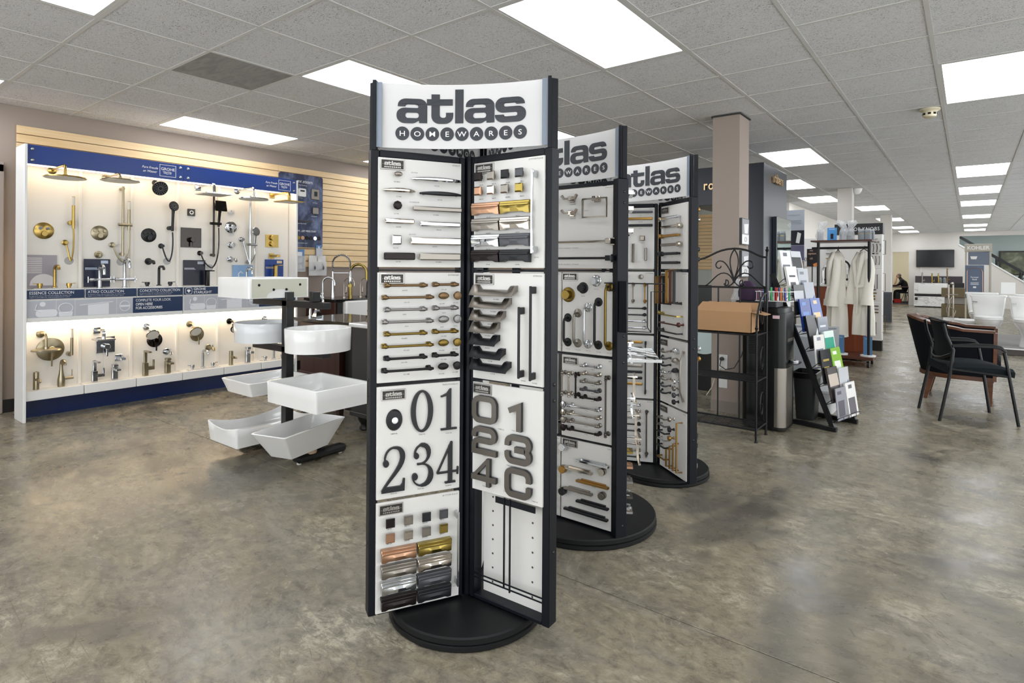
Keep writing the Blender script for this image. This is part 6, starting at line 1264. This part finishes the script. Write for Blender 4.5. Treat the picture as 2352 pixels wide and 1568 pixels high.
# ---------------------------------------------------------------- hardware tower with the big header and other sample boards
TK = thing('knob_tower', 'white sample tower with black header beside the robes', 'display tower', (-1.75, 10.90, 0)); MB().cbox(0, .66, 0, .16, .16, 1.84, .003).build('tower_body', SHW, TK); MB().cbox(.0, .66, .01, .15, 0, .16, .002).build('plinth', BLACKS, TK); MB().cbox(-.01, .665, -.02, .17, 1.845, 2.015, .003).build('header', BLACKS, TK)
g = MB().text('TOP KNOBS', .078, face(.42, -.021, 1.90, 0), space=1.15, xs=.85); g.build('header_lettering', PW, TK, 0, False)
TKI = [[('k_round', .55, .93, .014, 'pew'), ('k_round', .68, .93, .014, 'brn'), ('p_swoop', .80, .90, .10, 'pn'), ('k_oval', .8, .80, .018, 'fg'), ('k_round', .62, .80, .015, 'vb'), ('k_round', .90, .80, .015, 'brn')]+[('p_swoop', .62+.11*i, .62, .12, f, None, 1) for i, f in enumerate(('pn', 'pew', 'vb', 'brn'))]+[('k_oval', .62+.12*i, .45, .016, f) for i, f in enumerate(('fg', 'vb', 'brn'))]+[('p_swoop', .70+.11*i, .24, .13, f, None, 1) for i, f in enumerate(('vb', 'pew', 'brn'))]+[('k_round', .56, .12+.1*i, .014, 'wb') for i in range(4)],
       [('k_sq', .70, .88, .014, 'pew')]+[('p_u', .60+.09*i, .62, .13+.03*i, f, None, 1) for i, f in enumerate(('wb', 'bz', 'pew', 'vb'))]+[('p_flat', .72, .36, .10, 'sl'), ('p_flat', .74, .26, .10, 'fg'), ('k_round', .78, .16, .015, 'wb'), ('k_round', .78, .07, .015, 'abz')],
       [('p_flat', .75, .90-.09*i, .14, f) for i, f in enumerate(('sl', 'brn', 'fg'))]+[('k_round', .72, .56, .016, 'fg')]+[('p_u', .56+.07*i, .28, .18, f, None, 1) for i, f in enumerate(('vb', 'sl', 'bl', 'pew', 'brn'))]]
TKI = [[(i_[0], .70+(i_[1]-.55)*.68)+tuple(i_[2:]) for i_ in q_] for q_ in TKI]
for (z0, z1), its, nm in zip(((1.30, 1.82), (.78, 1.28), (.20, .76)), TKI, ('upper', 'middle', 'lower')): board(nm+' sample board of the knob tower', face(-1.74, 10.898, z0, 0), .64, z1-z0, None, its, TK, None)
for i, (y_, z0, L_, f) in enumerate(((.05, 1.63, .22, 'vb'), (.05, 1.08, .28, 'bz'), (.05, .42, .26, 'fg'))): o = link('cabinet_pull', hw('p_u', L_, f), TK, face(.66, y_, z0, PI/2) @ M.Rotation(PI/2, 4, 'Z'))
PB = thing('pull_board_wall', 'white board wall of small pulls far behind the banner', 'display wall', (-2.62, 11.45, 0)); MB().cbox(0, .85, 0, .05, .3, 1.82, .003).build('panel', SHW, PB); MB().cbox(.30, .50, -.02, 0, 1.33, 1.60, .002).build('brand_board', SHW, PB); g = MB().text('KOHLER', .10, face(.395, -.022, 1.42, 0), xs=.55, bold=.015); g.build('brand_lettering', BLACKS, PB, 0, False)
for i in range(13):
    for j in range(2): link('cabinet_pull', hw('p_flat', .10, ('brn', 'bl', 'fg', 'pew', 'pn', 'wb')[(i+j) % 6]), PB, face(.09+.60*j, 0, .62+.085*i, 0))
t = thing('promo_poster', 'dark poster with orange flourish hanging beside the banner', 'poster'); t.matrix_world = face(-1.615, 8.1, 1.31, 0); MB().box(0, .12, 0, .22, 0, .006).build('sheet', mat('poster_dark', '#241b1e', .4), t); MB().cyl((.06, -1.31, -.008), (.06, .2, -.008), .007, n=8).build('sign_pole', IRON, t); MB().cbox(-.03, .15, -1.31, -1.30, -.1, .08, .002).build('sign_foot', IRON, t); g = MB().prism([(.08, .0), (.115, .0), (.115, .05), (.07, .03)], .006, .008); g.build('orange_blot', mat('poster_orange', '#e08a4a', .5), t); g = MB().text('option', .035, M.Translation((.06, .15, .007))); g.text('ASK', .022, M.Translation((.05, .19, .007))); g.text('US', .03, M.Translation((.05, .09, .007))); lbl(g.build('print', mat('poster_text', '#e9c9a8', .5), t, 0, False), kind='stuff')
t = thing('leaning_panel', 'dark grey cabinet door panel leaning on the farthest column', 'panel', (-1.74, 17.02, 0)); MB().cbox(0, .24, 0, .03, 0, .74, .003).build('panel', mat('panel_dark_grey', '#45474d', .5), t); MB().cbox(.03, .21, -.004, 0, .05, .69, .001).build('inset', mat('panel_inset', '#3a3c42', .5), t)
# ---------------------------------------------------------------- smoke detector and dome camera
t = thing('smoke_detector', 'cream smoke detector on the ceiling at the right', 'smoke detector', (GX-.15*TW, GY+4.12*TW, CEIL)); CRM = mat('cream_plastic', '#d9d0b4', .45); MB().lathe([(.075, 0), (.075, -.012), (.055, -.022), (.05, -.03)], n=28).build('base', CRM, t); MB().lathe([(.05, -.03), (.052, -.05), (.045, -.066), (.03, -.074)], n=28).build('chamber', CRM, t)
for k in range(8): g = MB(); g.at(rz=k*PI/4); g.box(.0505, .053, -.011, .011, -.052, -.036); g.build('vent', mat('vent_black', ''), t)
t = thing('dome_camera', 'small white dome camera by the second column', 'camera', (GX-2.16*TW, GY+12.75*TW, CEIL)); MB().lathe([(.07, 0), (.07, -.02), (.06, -.05), (.035, -.085), (.01, -.095)], n=20).build('dome', SHW, t); MB().lathe([(.075, 0), (.075, -.01)], n=20).build('mount', SHW, t)
# ---------------------------------------------------------------- black guest chair
MESHB = mat('black_mesh_fabric', '#101315', .8, spec=.2); SEATF = mat('charcoal_seat_fabric', '#161d20', .9, spec=.2); FRB = mat('chair_frame_black', '#0a0b0d', .45, spec=.3); n_ = NT(SEATF); n_.bump(n_.noise(n_.pos(), 300, 2), .3, .002)
ch = thing('guest_chair', 'black mesh back guest chair with loop arms at the right', 'chair', (-.03, 6.47, 0), .36)     # faces local +x
for s_ in (-1, 1):
    y = s_*.235
    MB().tube([(-.27, y*1.03, .0), (-.19, y, .42), (-.17, y*.98, .60), (-.215, y*.93, .72), (-.235, y*.90, .82)], [.016, .018, .018, .014, .010], 10, flat=.011).build('rear_leg', FRB, ch)
    MB().tube([(.28, y*1.06, 0), (.22, y, .40), (.185, y, .60)], [.014, .017, .016], 10, flat=.012).build('front_leg', FRB, ch)
    MB().tube([(-.18, y, .635), (-.02, y*1.02, .645), (.10, y*1.02, .645), (.16, y*1.02, .635), (.195, y*1.01, .60)], [.014, .022, .022, .02, .014], 10, flat=.010).build('armrest', FRB, ch)
    MB().tube([(-.19, y, .44), (.215, y, .40)], .012, 8).build('side_rail', FRB, ch)
g = MB(); n = 8; R = []
for i in range(n+1):
    t_ = i/n; x_ = -.20+.47*t_; z_ = .455+.012*sin(PI*t_)-.02*max(0, t_-.75)*4; hw_ = .205+.02*sin(PI*t_); R.append([(x_, -hw_, z_-.05), (x_, -hw_-.012, z_-.005), (x_, -hw_*.85, z_+.02), (x_, 0, z_+.012), (x_, hw_*.85, z_+.02), (x_, hw_+.012, z_-.005), (x_, hw_, z_-.05), (x_, 0, z_-.055)])
g.loft(R).build('seat', SEATF, ch, 60)
g = MB(); R = []
for i in range(9):
    t_ = i/8; z_ = .50+.33*t_; x_ = -.20-.035*t_+.02*sin(PI*t_); w_ = .19-.015*t_
    R.append([(x_+.03*(k/4)**2*1.0, w_*k/4, z_) for k in range(-4, 5)]+[(x_+.03*(k/4)**2-.006, w_*k/4, z_) for k in range(4, -5, -1)])
g.loft(R).build('mesh_back', MESHB, ch, 60)
MB().tube([(-.17, -.215, .56), (-.205, -.10, .515), (-.215, 0, .505), (-.205, .10, .515), (-.17, .215, .56)], .014, 8, flat=.02).build('back_lower_rail', FRB, ch)
MB().tube([(-.20, -.20, .83), (-.235, -.1, .845), (-.24, 0, .85), (-.235, .1, .845), (-.20, .20, .83)], .009, 8).build('back_top_rail', FRB, ch)
# ---------------------------------------------------------------- wood trimmed tub armchair
NVF = mat('navy_upholstery', '#0c0e14', .9, spec=.2); WTR = wood('armchair_wood', '#4f2e1c', '#744729', 1, 0, .3)
ac = thing('tub_armchair', 'dark upholstered tub armchair with reddish wood trim behind the guest chair', 'armchair', (-.09, 7.40, 0), -.03)
def U(o, k=1.): # plan outline of the shell from the near front end round the back to the far front end
    return [(.28, -.30-o)]+[(.10-.10*i/2, -.30-o) for i in range(1, 3)]+[(-.02-(.30+o)*sin(a)*1.18, -(.30+o)*cos(a)) for a in [PI*i/12 for i in range(1, 12)]]+[(.0+.10*i/2, .30+o) for i in range(0, 2)]+[(.28, .30+o)]
O_, I_ = U(.035), U(-.03); n = len(O_); top = [.69+.115*(.5-.5*cos(2*PI*min(max((i-.0)/(n-1), 0), 1))) for i in range(n)]; g = MB(); R = []
for i in range(n):
    sp = 1+.06*(1 if 3 < i < n-4 else 0)
    tp = .74 if O_[i][0] < 0 else .97; R.append([(O_[i][0]*tp, O_[i][1]*.95, .26), (O_[i][0]*1.04, O_[i][1], top[i]), (I_[i][0]*1.02, I_[i][1], top[i]), (I_[i][0]*tp, I_[i][1]*.95, .30)])
g.loft(R).build('shell', NVF, ac, 60)
MB().sq([(((O_[i][0]*1.04+I_[i][0]*1.02)/2), (O_[i][1]+I_[i][1])/2, top[i]+.008) for i in range(n)], .012, .040, up=(0, 0, 1)).build('top_rail', WTR, ac)
for i in (0, n-1): MB().bar(((O_[i][0]+.005), (O_[i][1]+I_[i][1])/2, .24), ((O_[i][0]*1.04), (O_[i][1]+I_[i][1])/2, top[i]), .036, .014, up=(0, 1, 0)).build('arm_front', WTR, ac)
MB().sq([(O_[i][0]*(.74 if O_[i][0] < 0 else .97), O_[i][1]*.95, .25) for i in range(n)], .02, .012, up=(0, 0, 1)).build('base_rail', WTR, ac); MB().cbox(.24, .28, -.30, .30, .22, .28, .004).build('front_rail', WTR, ac)
MB().cbox(-.20, .33, -.262, .262, .27, .45, .03).build('seat_cushion', NVF, ac)
for x_, y_, dx in ((.25, -.29, 0), (.25, .29, 0), (-.20, -.22, -.05), (-.20, .22, -.05)): MB().loft([[(x_+dx-w_, y_-w_, z_) if z_ == 0 else (x_-w_, y_-w_, z_), (x_+dx+w_, y_-w_, z_) if z_ == 0 else (x_+w_, y_-w_, z_), (x_+dx+w_, y_+w_, z_) if z_ == 0 else (x_+w_, y_+w_, z_), (x_+dx-w_, y_+w_, z_) if z_ == 0 else (x_-w_, y_+w_, z_)] for w_, z_ in ((.016, 0), (.026, .24))]).build('leg', WTR, ac)
# ---------------------------------------------------------------- toilets on the low platform
pf = thing('toilet_platform', 'low dark fronted platform carrying the toilets', 'platform', (.20, 11.62, 0)); MB().cbox(0, 3.6, 0, 2.6, 0, .09, .004).build('platform_base', mat('platform_dark', '#4a4542', .5), pf); MB().cbox(-.005, 3.61, .02, 2.6, .09, .10, .002).build('platform_top', mat('platform_grey', '#7d7a78', .4), pf); MB().cbox(-.005, 3.61, -.012, .018, .088, .104, .002).build('edge_strip', SHW, pf)
def toilet(label, x, y, z, rz=0., lever=-1, tank=True, sc=1.):
    t = thing('toilet', label, 'toilet', (x, y, z), rz, 'toilets on show'); t.scale = (sc, sc, sc)     # faces local -y
    E_ = lambda cy_, a, b, z_: [(x_, cy_+y_, z_) for x_, y_ in sup(a, b, 28, 2.4)]
    g = MB(); g.loft([E_(-.05, .115, .22, 0), E_(-.05, .11, .215, .05), E_(-.06, .095, .18, .16), E_(-.10, .13, .22, .26), E_(-.13, .175, .255, .34), E_(-.14, .185, .265, .385), E_(-.14, .16, .24, .385), E_(-.14, .10, .16, .25)]); g.build('bowl', CERAM, t, 60)
    g = MB(); g.loft([E_(-.14, .187, .268, .388), E_(-.14, .19, .27, .40), E_(-.14, .187, .268, .412)]); g.build('seat', SHW, t, 60); g = MB(); g.loft([E_(-.135, .187, .265, .414), E_(-.135, .19, .268, .428), E_(-.135, .17, .25, .436)]); g.build('lid', SHW, t, 60)
    MB().cbox(-.14, .14, .06, .22, .30, .40, .02).build('tank_ledge', CERAM, t)
    if tank:
        g = MB(); q = lambda w_, z_: [(x_, .15+y_, z_) for x_, y_ in rrect(-w_, w_, -.09, .09, .03, 3)]; g.loft([q(.18, .40), q(.195, .44), q(.225, .735)]); g.build('tank', CERAM, t, 60)
        g = MB(); g.loft([q(.235, .735), q(.242, .745), q(.242, .768), q(.23, .775)]); g.build('tank_lid', CERAM, t, 60); MB().tube([(lever*.20, .055, .66), (lever*.20, .03, .66), (lever*.14, .025, .655)], .008, 8).build('flush_lever', FIN['ch'], t)
    return t
toilet('white toilet at the left end of the platform', .24, 12.45, .10); toilet('white toilet cut off by the right edge of the view', .72, 12.15, .10); toilet('white toilet standing behind the left platform toilet', .17, 13.85, .10, 0, 1, True, 1.0); toilet('stacked lidded toilet bowl on the floor left of the platform', -.06, 12.9, 0, .3, -1, False); toilet('white toilet farther back on the right of the platform', .85, 13.4, .10)
t = thing('water_tank_sign', 'plain white card standing behind the platform toilets', 'sign', (.42, 13.15, .875)); MB().cbox(0, .19, 0, .01, 0, .2, .002).build('card', SHW, t)
# ---------------------------------------------------------------- tall brand display, tub filler, olive crates
GRD = mat('display_greige', '#b9b3a6', .5); kd = thing('brand_display', 'greige frame display with slate blue panels beyond the toilets', 'display', (-.10, 18.5, 0))
MB().cbox(-.01, .52, -.02, .30, 1.75, 1.935, .004).build('header', GRD, kd); MB().cbox(0, .035, 0, .28, 0, 1.75, .003).build('upright', GRD, kd); MB().cbox(.47, .51, 0, .28, 0, 1.75, .003).build('upright', GRD, kd)
g = MB().text('KOHLER', .12, face(.255, -.022, 1.80, 0), bold=.03, xs=.95, d=.004); g.build('header_lettering', SHW, kd, 0, False)
MB().cbox(.06, .47, .0, .02, 1.42, 1.74, .002).build('upper_panel', mat('slate_panel', '#6c7688', .4), kd); MB().prism([(.12, 1.56), (.22, 1.56), (.24, 1.63), (.10, 1.63)], 0, .02, M(((1,0,0,0),(0,0,-1,0),(0,1,0,0),(0,0,0,1)))).build('basin_relief', SHW, kd)
t = thing('promo_poster', 'slate blue poster with rounded outline on the greige display', 'poster', (-.09, 18.478, .60)); MB().cbox(0, .36, 0, .02, 0, .81, .002).build('board', mat('slate_poster', '#5d6b84', .4), t); g = MB(); rr_ = rrect(.03, .33, .06, .74, .10, 5); g.tube([(x_, -.003, z_) for x_, z_ in rr_], .007, 6, True); g.build('outline', FIN['cm'], t)
g = MB(); g.text('Forever', .05, face(.18, -.003, .50, 0), bold=.01); g.text('Bold', .05, face(.18, -.003, .445, 0), bold=.01); [g.box(.10, .26, -.002, 0, .33+.025*k, .338+.025*k) for k in range(3)]; g.box(.15, .21, -.002, 0, .25, .29); lbl(g.build('print', PW, t, 0, False), kind='stuff')
t = thing('tub_filler', 'chrome freestanding tub filler on a white block', 'tub filler', (-.38, 18.8, 0)); MB().cbox(-.16, .16, -.12, .12, 0, .07, .003).build('block', SHW, t)
for x_ in (-.05, .04): MB().cyl((x_, 0, .07), (x_, 0, .92), .018, n=10).build('riser', FIN['pn'], t)
MB().cyl((-.10, 0, .66), (.14, 0, .66), .02, n=10).build('mixer_bar', FIN['pn'], t); MB().tube([(.04, 0, .92), (.04, -.02, .96), (.0, -.14, .95)], .02, 10).build('spout', FIN['pn'], t); MB().tube([(-.05, -.02, .66), (-.02, -.03, .35), (.10, -.03, .25), (.06, -.03, .12), (-.06, -.02, .09), (-.09, -.02, .3), (.02, -.03, .6)], .011, 8).build('hose', FIN['pn'], t)
OLV = mat('olive_panel', '#6b5d42', .5)
for z0, z1, lab in ((.55, .80, 'upper'), (.02, .36, 'lower')): o = MB().cbox(-.62, .08, 20.0, 20.4, z0, z1, .003).build('olive_crate', OLV); lbl(o, lab+' olive brown box behind the tub filler', 'box', 'olive boxes')
o = MB().cbox(-.55, .02, 20.05, 20.35, .37, .545, .003).build('shelf_goods', mat('goods_grey', '#8c8780', .6)); lbl(o, 'grey goods shelved between the olive boxes', 'goods')
# ---------------------------------------------------------------- counter and television on the far wall
MARB = mat('white_marble', r=.2); n_ = NT(MARB); n_.set('Base Color', n_.ramp(n_.noise(n_.pos((1, 1, 2)), 1.4, 6, .6, 2.), [(.47, '#e9e8e6'), (.5, '#b9b8b8'), (.53, '#eceae8')]))
fc = thing('marble_counter', 'white marble fronted counter under the television', 'counter', (-1.55, 24.95, 0)); MB().cbox(0, .95, 0, .6, .47, .84, .003).build('upper_block', MARB, fc); MB().cbox(.02, .93, .05, .6, .38, .47, .003).build('dark_gap', ESP, fc); MB().cbox(0, .95, 0, .6, .04, .38, .003).build('lower_block', MARB, fc); MB().box(.02, .93, .05, .55, 0, .04).build('plinth', BLACKS, fc); MB().cbox(.12, .90, -.01, .05, .50, .80, .006).build('apron_sink', SHW, fc); MB().box(.03, .11, -.004, 0, .24, .34).build('outlet', BLACKS, fc); MB().cbox(0, 1.35, .55, .6, .84, 1.08, .003).build('backsplash', mat('splash_plum', '#3d3439', .4), fc); MB().cbox(.96, 1.40, .1, .55, .3, .86, .003).build('dark_side_cabinet', ESP, fc)
for i, (x_, f, h) in enumerate(((-1.33, 'brn', .36), (-1.05, 'fg', .33), (-.87, 'fg', .33), (-.62, 'bz', .50))): tap('goose', ['nickel', 'left gold', 'right gold', 'bronze'][i]+' tap on the far marble counter', x_, 25.3, .84, FIN[f], h, 1.5, -PI/2)
for i, x_ in enumerate((-.82, -.70)): o = MB().lathe([(.05, 0), (.06, .04), (.055, .14), (.03, .19), (.01, .2)], n=14).build('grey_jar', mat('jar_grey', '#7e8284', .5)); o.location = (x_, 25.42, 1.005); o.location.z = .84; lbl(o, ('left' if i == 0 else 'right')+' grey rounded jar on the far marble counter', 'jar', 'grey jars')
tv = thing('television', 'large black flat television on the far white wall', 'television', (-1.55, 25.93, 1.40)); MB().cbox(0, 1.11, 0, .05, 0, .62, .006).build('case', BLACKS, tv); MB().box(.015, 1.095, -.002, 0, .02, .605).build('screen', mat('tv_screen', '#101216', .12), tv)
MB().tube([(.14, .02, 0), (.145, .03, -.25), (.13, .03, -.5)], .006, 6).build('cable', SHW, tv)
# ---------------------------------------------------------------- stair behind the far wall
wallbox('wall_stairwell', SAGE, -.45, XR, YF+1.5, YF+1.62, 0, CEIL+.1, label='sage green wall behind the staircase'); wallbox('wall_stair_side', SAGE, -.47, -.35, YF+.12, YF+1.5, 0, CEIL+.1)
sr = thing('stair_handrail', 'dark handrail sloping down across the stair opening', 'handrail', (0, YF+.06, 0))
MB().bar((-.30, 0, 2.47), (2.2, 0, .62+.02), .045, .03).build('rail', BLACKS, sr)
for x_ in (.72, 1.35): MB().bar((x_, 0, 2.20-.745*(x_+.3)), (x_, 0, 2.47-.73*(x_+.3)), .03).build('baluster', BLACKS, sr)
lbl(MB().bar((-.32, YF+.05, 2.205), (3.2, YF+.05, -.40+.0), .02, .08).build('trim_stair', SHW), 'white sloping trim capping the stair wall', kind='structure')
t = thing('framed_landscape', 'large dark framed green picture on the stairwell wall', 'picture', (.82, YF+1.46, 1.13)); MB().cbox(0, 1.6, 0, .04, 0, .86, .01).build('frame', mat('frame_dark_brown', '#3a332a', .4), t); PIC = mat('leafy_print', r=.2); n_ = NT(PIC); n_.set('Base Color', n_.ramp(n_.noise(n_.pos(), 3., 4, .6, 1.), [(.35, '#2f3a26'), (.55, '#5a5f3f'), (.7, '#8a8d72')])); MB().box(.05, 1.55, -.003, 0, .05, .81).build('print_sheet', PIC, t)
t = thing('potted_plant', 'dark leafy plant low in the stairwell', 'plant', (1.25, YF+.85, 0)); MB().lathe([(.12, 0), (.16, .3), (.15, .3)], n=16).build('pot', BLACKS, t); LEAF = mat('leaf_green', '#243a22', .5); rnd = random.Random(4)
for k in range(34): a = rnd.random()*6.28; e = .3+rnd.random()*.9; L_ = .35+.3*rnd.random(); b = V((0, 0, .35+.5*rnd.random())); d = V((cos(a)*cos(e), sin(a)*cos(e)*.6, sin(e))); s__ = V((-sin(a), cos(a), 0))*.04; MB().add([b, b+d*L_*.5+s__, b+d*L_, b+d*L_*.5-s__, b+d*L_*.5+V((0, 0, .015))], [(0, 1, 4), (1, 2, 4), (2, 3, 4), (3, 0, 4)]).build('leaf', LEAF, t)
# ---------------------------------------------------------------- office seen through the doorway
CRW = paint('office_cream', '#f3ead0')
wallbox('wall_office_back', CRW, -3.0, -1.0, YF+3.2, YF+3.3, 0, CEIL+.1, label='cream office wall seen through the doorway'); wallbox('wall_office_left', CRW, -3.0, -2.9, YF+.12, YF+3.2, 0, CEIL+.1); wallbox('wall_office_right', CRW, -1.2, -1.1, YF+.12, YF+3.2, 0, CEIL+.1)
lbl(MB().box(-2.9, -1.2, YF, YF+3.2, .0, .006).build('carpet', mat('office_carpet', '#3a3b3e', .95)), 'dark carpet of the office', 'carpet')
lbl(MB().box(-2.285, -1.772, YF-.005, YF+.02, 0, .012).build('trim_threshold', mat('threshold_wood', '#9a6a45', .5)), 'wooden threshold of the office doorway', kind='structure')
L = thing('ceiling_light', 'office ceiling light hidden behind the doorway head', 'ceiling light', (-2.0, YF+1.6, CEIL), group='fluorescent ceiling lights'); link('diffuser', lm, L); link('frame', fm, L)
L = thing('ceiling_light', 'added unseen ceiling light brightening the office behind the doorway head', 'ceiling light', (-2.5, YF+1.0, CEIL), group='fluorescent ceiling lights'); link('diffuser', lm, L); link('frame', fm, L)  # extra panel added out of view to brighten the office
dk = thing('office_desk', 'dark wooden office desk seen through the doorway', 'desk', (-2.75, YF+1.25, 0)); MB().cbox(0, .95, 0, .7, .70, .74, .004).build('desk_top', WALN, dk); MB().cbox(.03, .06, .03, .67, 0, .70, .002).build('desk_side', WALN, dk); MB().cbox(.86, .90, .05, .65, 0, .70, .002).build('desk_leg', BLACKS, dk)
t = thing('red_crate', 'red plastic crate under the office desk', 'crate', (-2.35, YF+1.4, .006)); MB().cbox(0, .24, 0, .2, 0, .16, .01).build('crate', mat('crate_red', '#c8281e', .4), t); MB().cbox(.02, .2, .02, .18, .16, .40, .01).build('dark_bin', BLACKS, t)
oc = thing('office_chair', 'black swivel stool chair under the seated person', 'chair', (-1.98, YF+1.55, .006)); MB().lathe([(.2, .44), (.22, .47), (.2, .50)], n=20).build('seat', BLACKS, oc); MB().cyl((0, 0, .05), (0, 0, .44), .02, n=10).build('post', FIN['ch'], oc)
for k in range(4): MB().tube([(.06*cos(k*PI/2+.4), .06*sin(k*PI/2+.4), .42), (.2*cos(k*PI/2+.4), .2*sin(k*PI/2+.4), 0)], .011, 6).build('leg', BLACKS, oc)
for z_ in (1.05, 1.45): o = MB().cbox(-1.95, -1.80, YF+3.17, YF+3.199, z_+.1, z_+.32, .003).build('wall_paper_sheet', PW); lbl(o, ('lower' if z_ < 1.2 else 'upper')+' sheet pinned on the cream office wall', 'paper')
# the seated person: one skinned body, elbow on the desk, head in hand
pe = thing('person', 'person in black shirt seated at the desk with head resting on hand', 'person', (-1.98, YF+1.55, 0))
def skinmesh(name, pts, edges, rad_, m, parent, root=0, sub=2):
    me = bpy.data.meshes.new(name); me.from_pydata(pts, edges, []); me.materials.append(m); o = bpy.data.objects.new(name, me); C.objects.link(o)
    sk = o.modifiers.new('skin', 'SKIN'); sk.use_smooth_shade = True
    if not me.skin_vertices: 
        bpy.context.view_layer.objects.active = o; me.skin_vertices if me.skin_vertices else None
    ly = me.skin_vertices[0] if me.skin_vertices else None
    if ly is None: return o
    for i, r in enumerate(rad_): ly.data[i].radius = (r, r) if not isinstance(r, tuple) else r; ly.data[i].use_root = (i == root)
    ss = o.modifiers.new('sub', 'SUBSURF'); ss.levels = sub; ss.render_levels = sub; o.parent = parent; return o
SKIN = mat('skin_tone', '#c49a80', .55); SHIRT = mat('black_tshirt', '#15161a', .85)
pe.scale = oc.scale = (.86, .86, .86); dk.scale = (1, 1, .88)
pts = [(0, 0, .56), (-.02, 0, .72), (-.07, 0, .90), (-.15, 0, 1.04), (-.19, 0, 1.10), (-.24, 0, 1.20), (-.13, -.17, 1.03), (-.25, -.20, .84), (-.42, -.13, .80), (-.36, -.10, .98), (-.13, .17, 1.03), (-.24, .20, .82), (-.44, .14, .79), (-.52, .10, .79), (-.03, -.09, .53), (-.40, -.11, .55), (-.42, -.11, .10), (-.52, -.11, .06), (-.03, .09, .53), (-.40, .11, .55), (-.40, .11, .10), (-.50, .11, .06)]
ed = [(0, 1), (1, 2), (2, 3), (3, 4), (4, 5), (3, 6), (6, 7), (7, 8), (8, 9), (3, 10), (10, 11), (11, 12), (12, 13), (0, 14), (14, 15), (15, 16), (16, 17), (0, 18), (18, 19), (19, 20), (20, 21)]
ra = [.14, .15, .16, .13, .055, .075, .065, .045, .035, .03, .065, .045, .035, .03, .085, .07, .045, .04, .085, .07, .045, .04]
body = skinmesh('body', pts, ed, ra, SHIRT, pe)
g = MB(); g.ball((-.27, 0, 1.225), (.085, .072, .105), 18, 12); g.ball((-.355, 0, 1.215), (.018, .014, .02), 8, 6)
for s_ in (-1, 1): g.ball((-.265, s_*.074, 1.22), (.018, .009, .028), 8, 6)
g.build('head', SKIN, pe, 60); g = MB(); g.ball((-.25, 0, 1.255), (.088, .078, .088), 16, 10); g.build('hair', mat('grey_hair', '#6d655e', .8), pe, 60)
for y_ in (-.03, .03): MB().ball((-.346, y_, 1.235), .009, 8, 6).build('eye', BLACKS, pe)
MB().ball((-.35, 0, 1.165), (.008, .025, .006), 8, 5).build('mouth', mat('lip_tone', '#9a6a5c', .5), pe)
fa = MB(); fa.tube([(-.30, -.185, .845), (-.40, -.135, .815), (-.375, -.11, .93), (-.345, -.09, 1.06)], [.038, .036, .034, .028], 10); fa.build('forearm', SKIN, pe, 60)
g = MB(); g.ball((-.345, -.085, 1.10), (.022, .016, .04), 10, 8)
for k in range(4): g.tube([(-.36+.013*k, -.083, 1.12), (-.362+.013*k, -.076, 1.16-.004*abs(k-1)), (-.352+.012*k, -.068, 1.185-.006*abs(k-1))], [.008, .0075, .006], 6)
g.tube([(-.335, -.095, 1.09), (-.315, -.09, 1.125), (-.31, -.08, 1.15)], [.009, .008, .007], 6); g.build('hand', SKIN, pe, 60)
fa = MB(); fa.tube([(-.29, .185, .83), (-.44, .14, .80), (-.50, .115, .79)], [.037, .03, .026], 10); fa.ball((-.54, .10, .785), (.04, .03, .014), 10, 6)
for k in range(4): fa.tube([(-.57, .08+.013*k, .787), (-.60, .078+.014*k, .782), (-.615, .078+.014*k, .772)], .0075, 6)
fa.tube([(-.53, .075, .785), (-.56, .06, .78)], .008, 6); fa.build('forearm', SKIN, pe, 60)
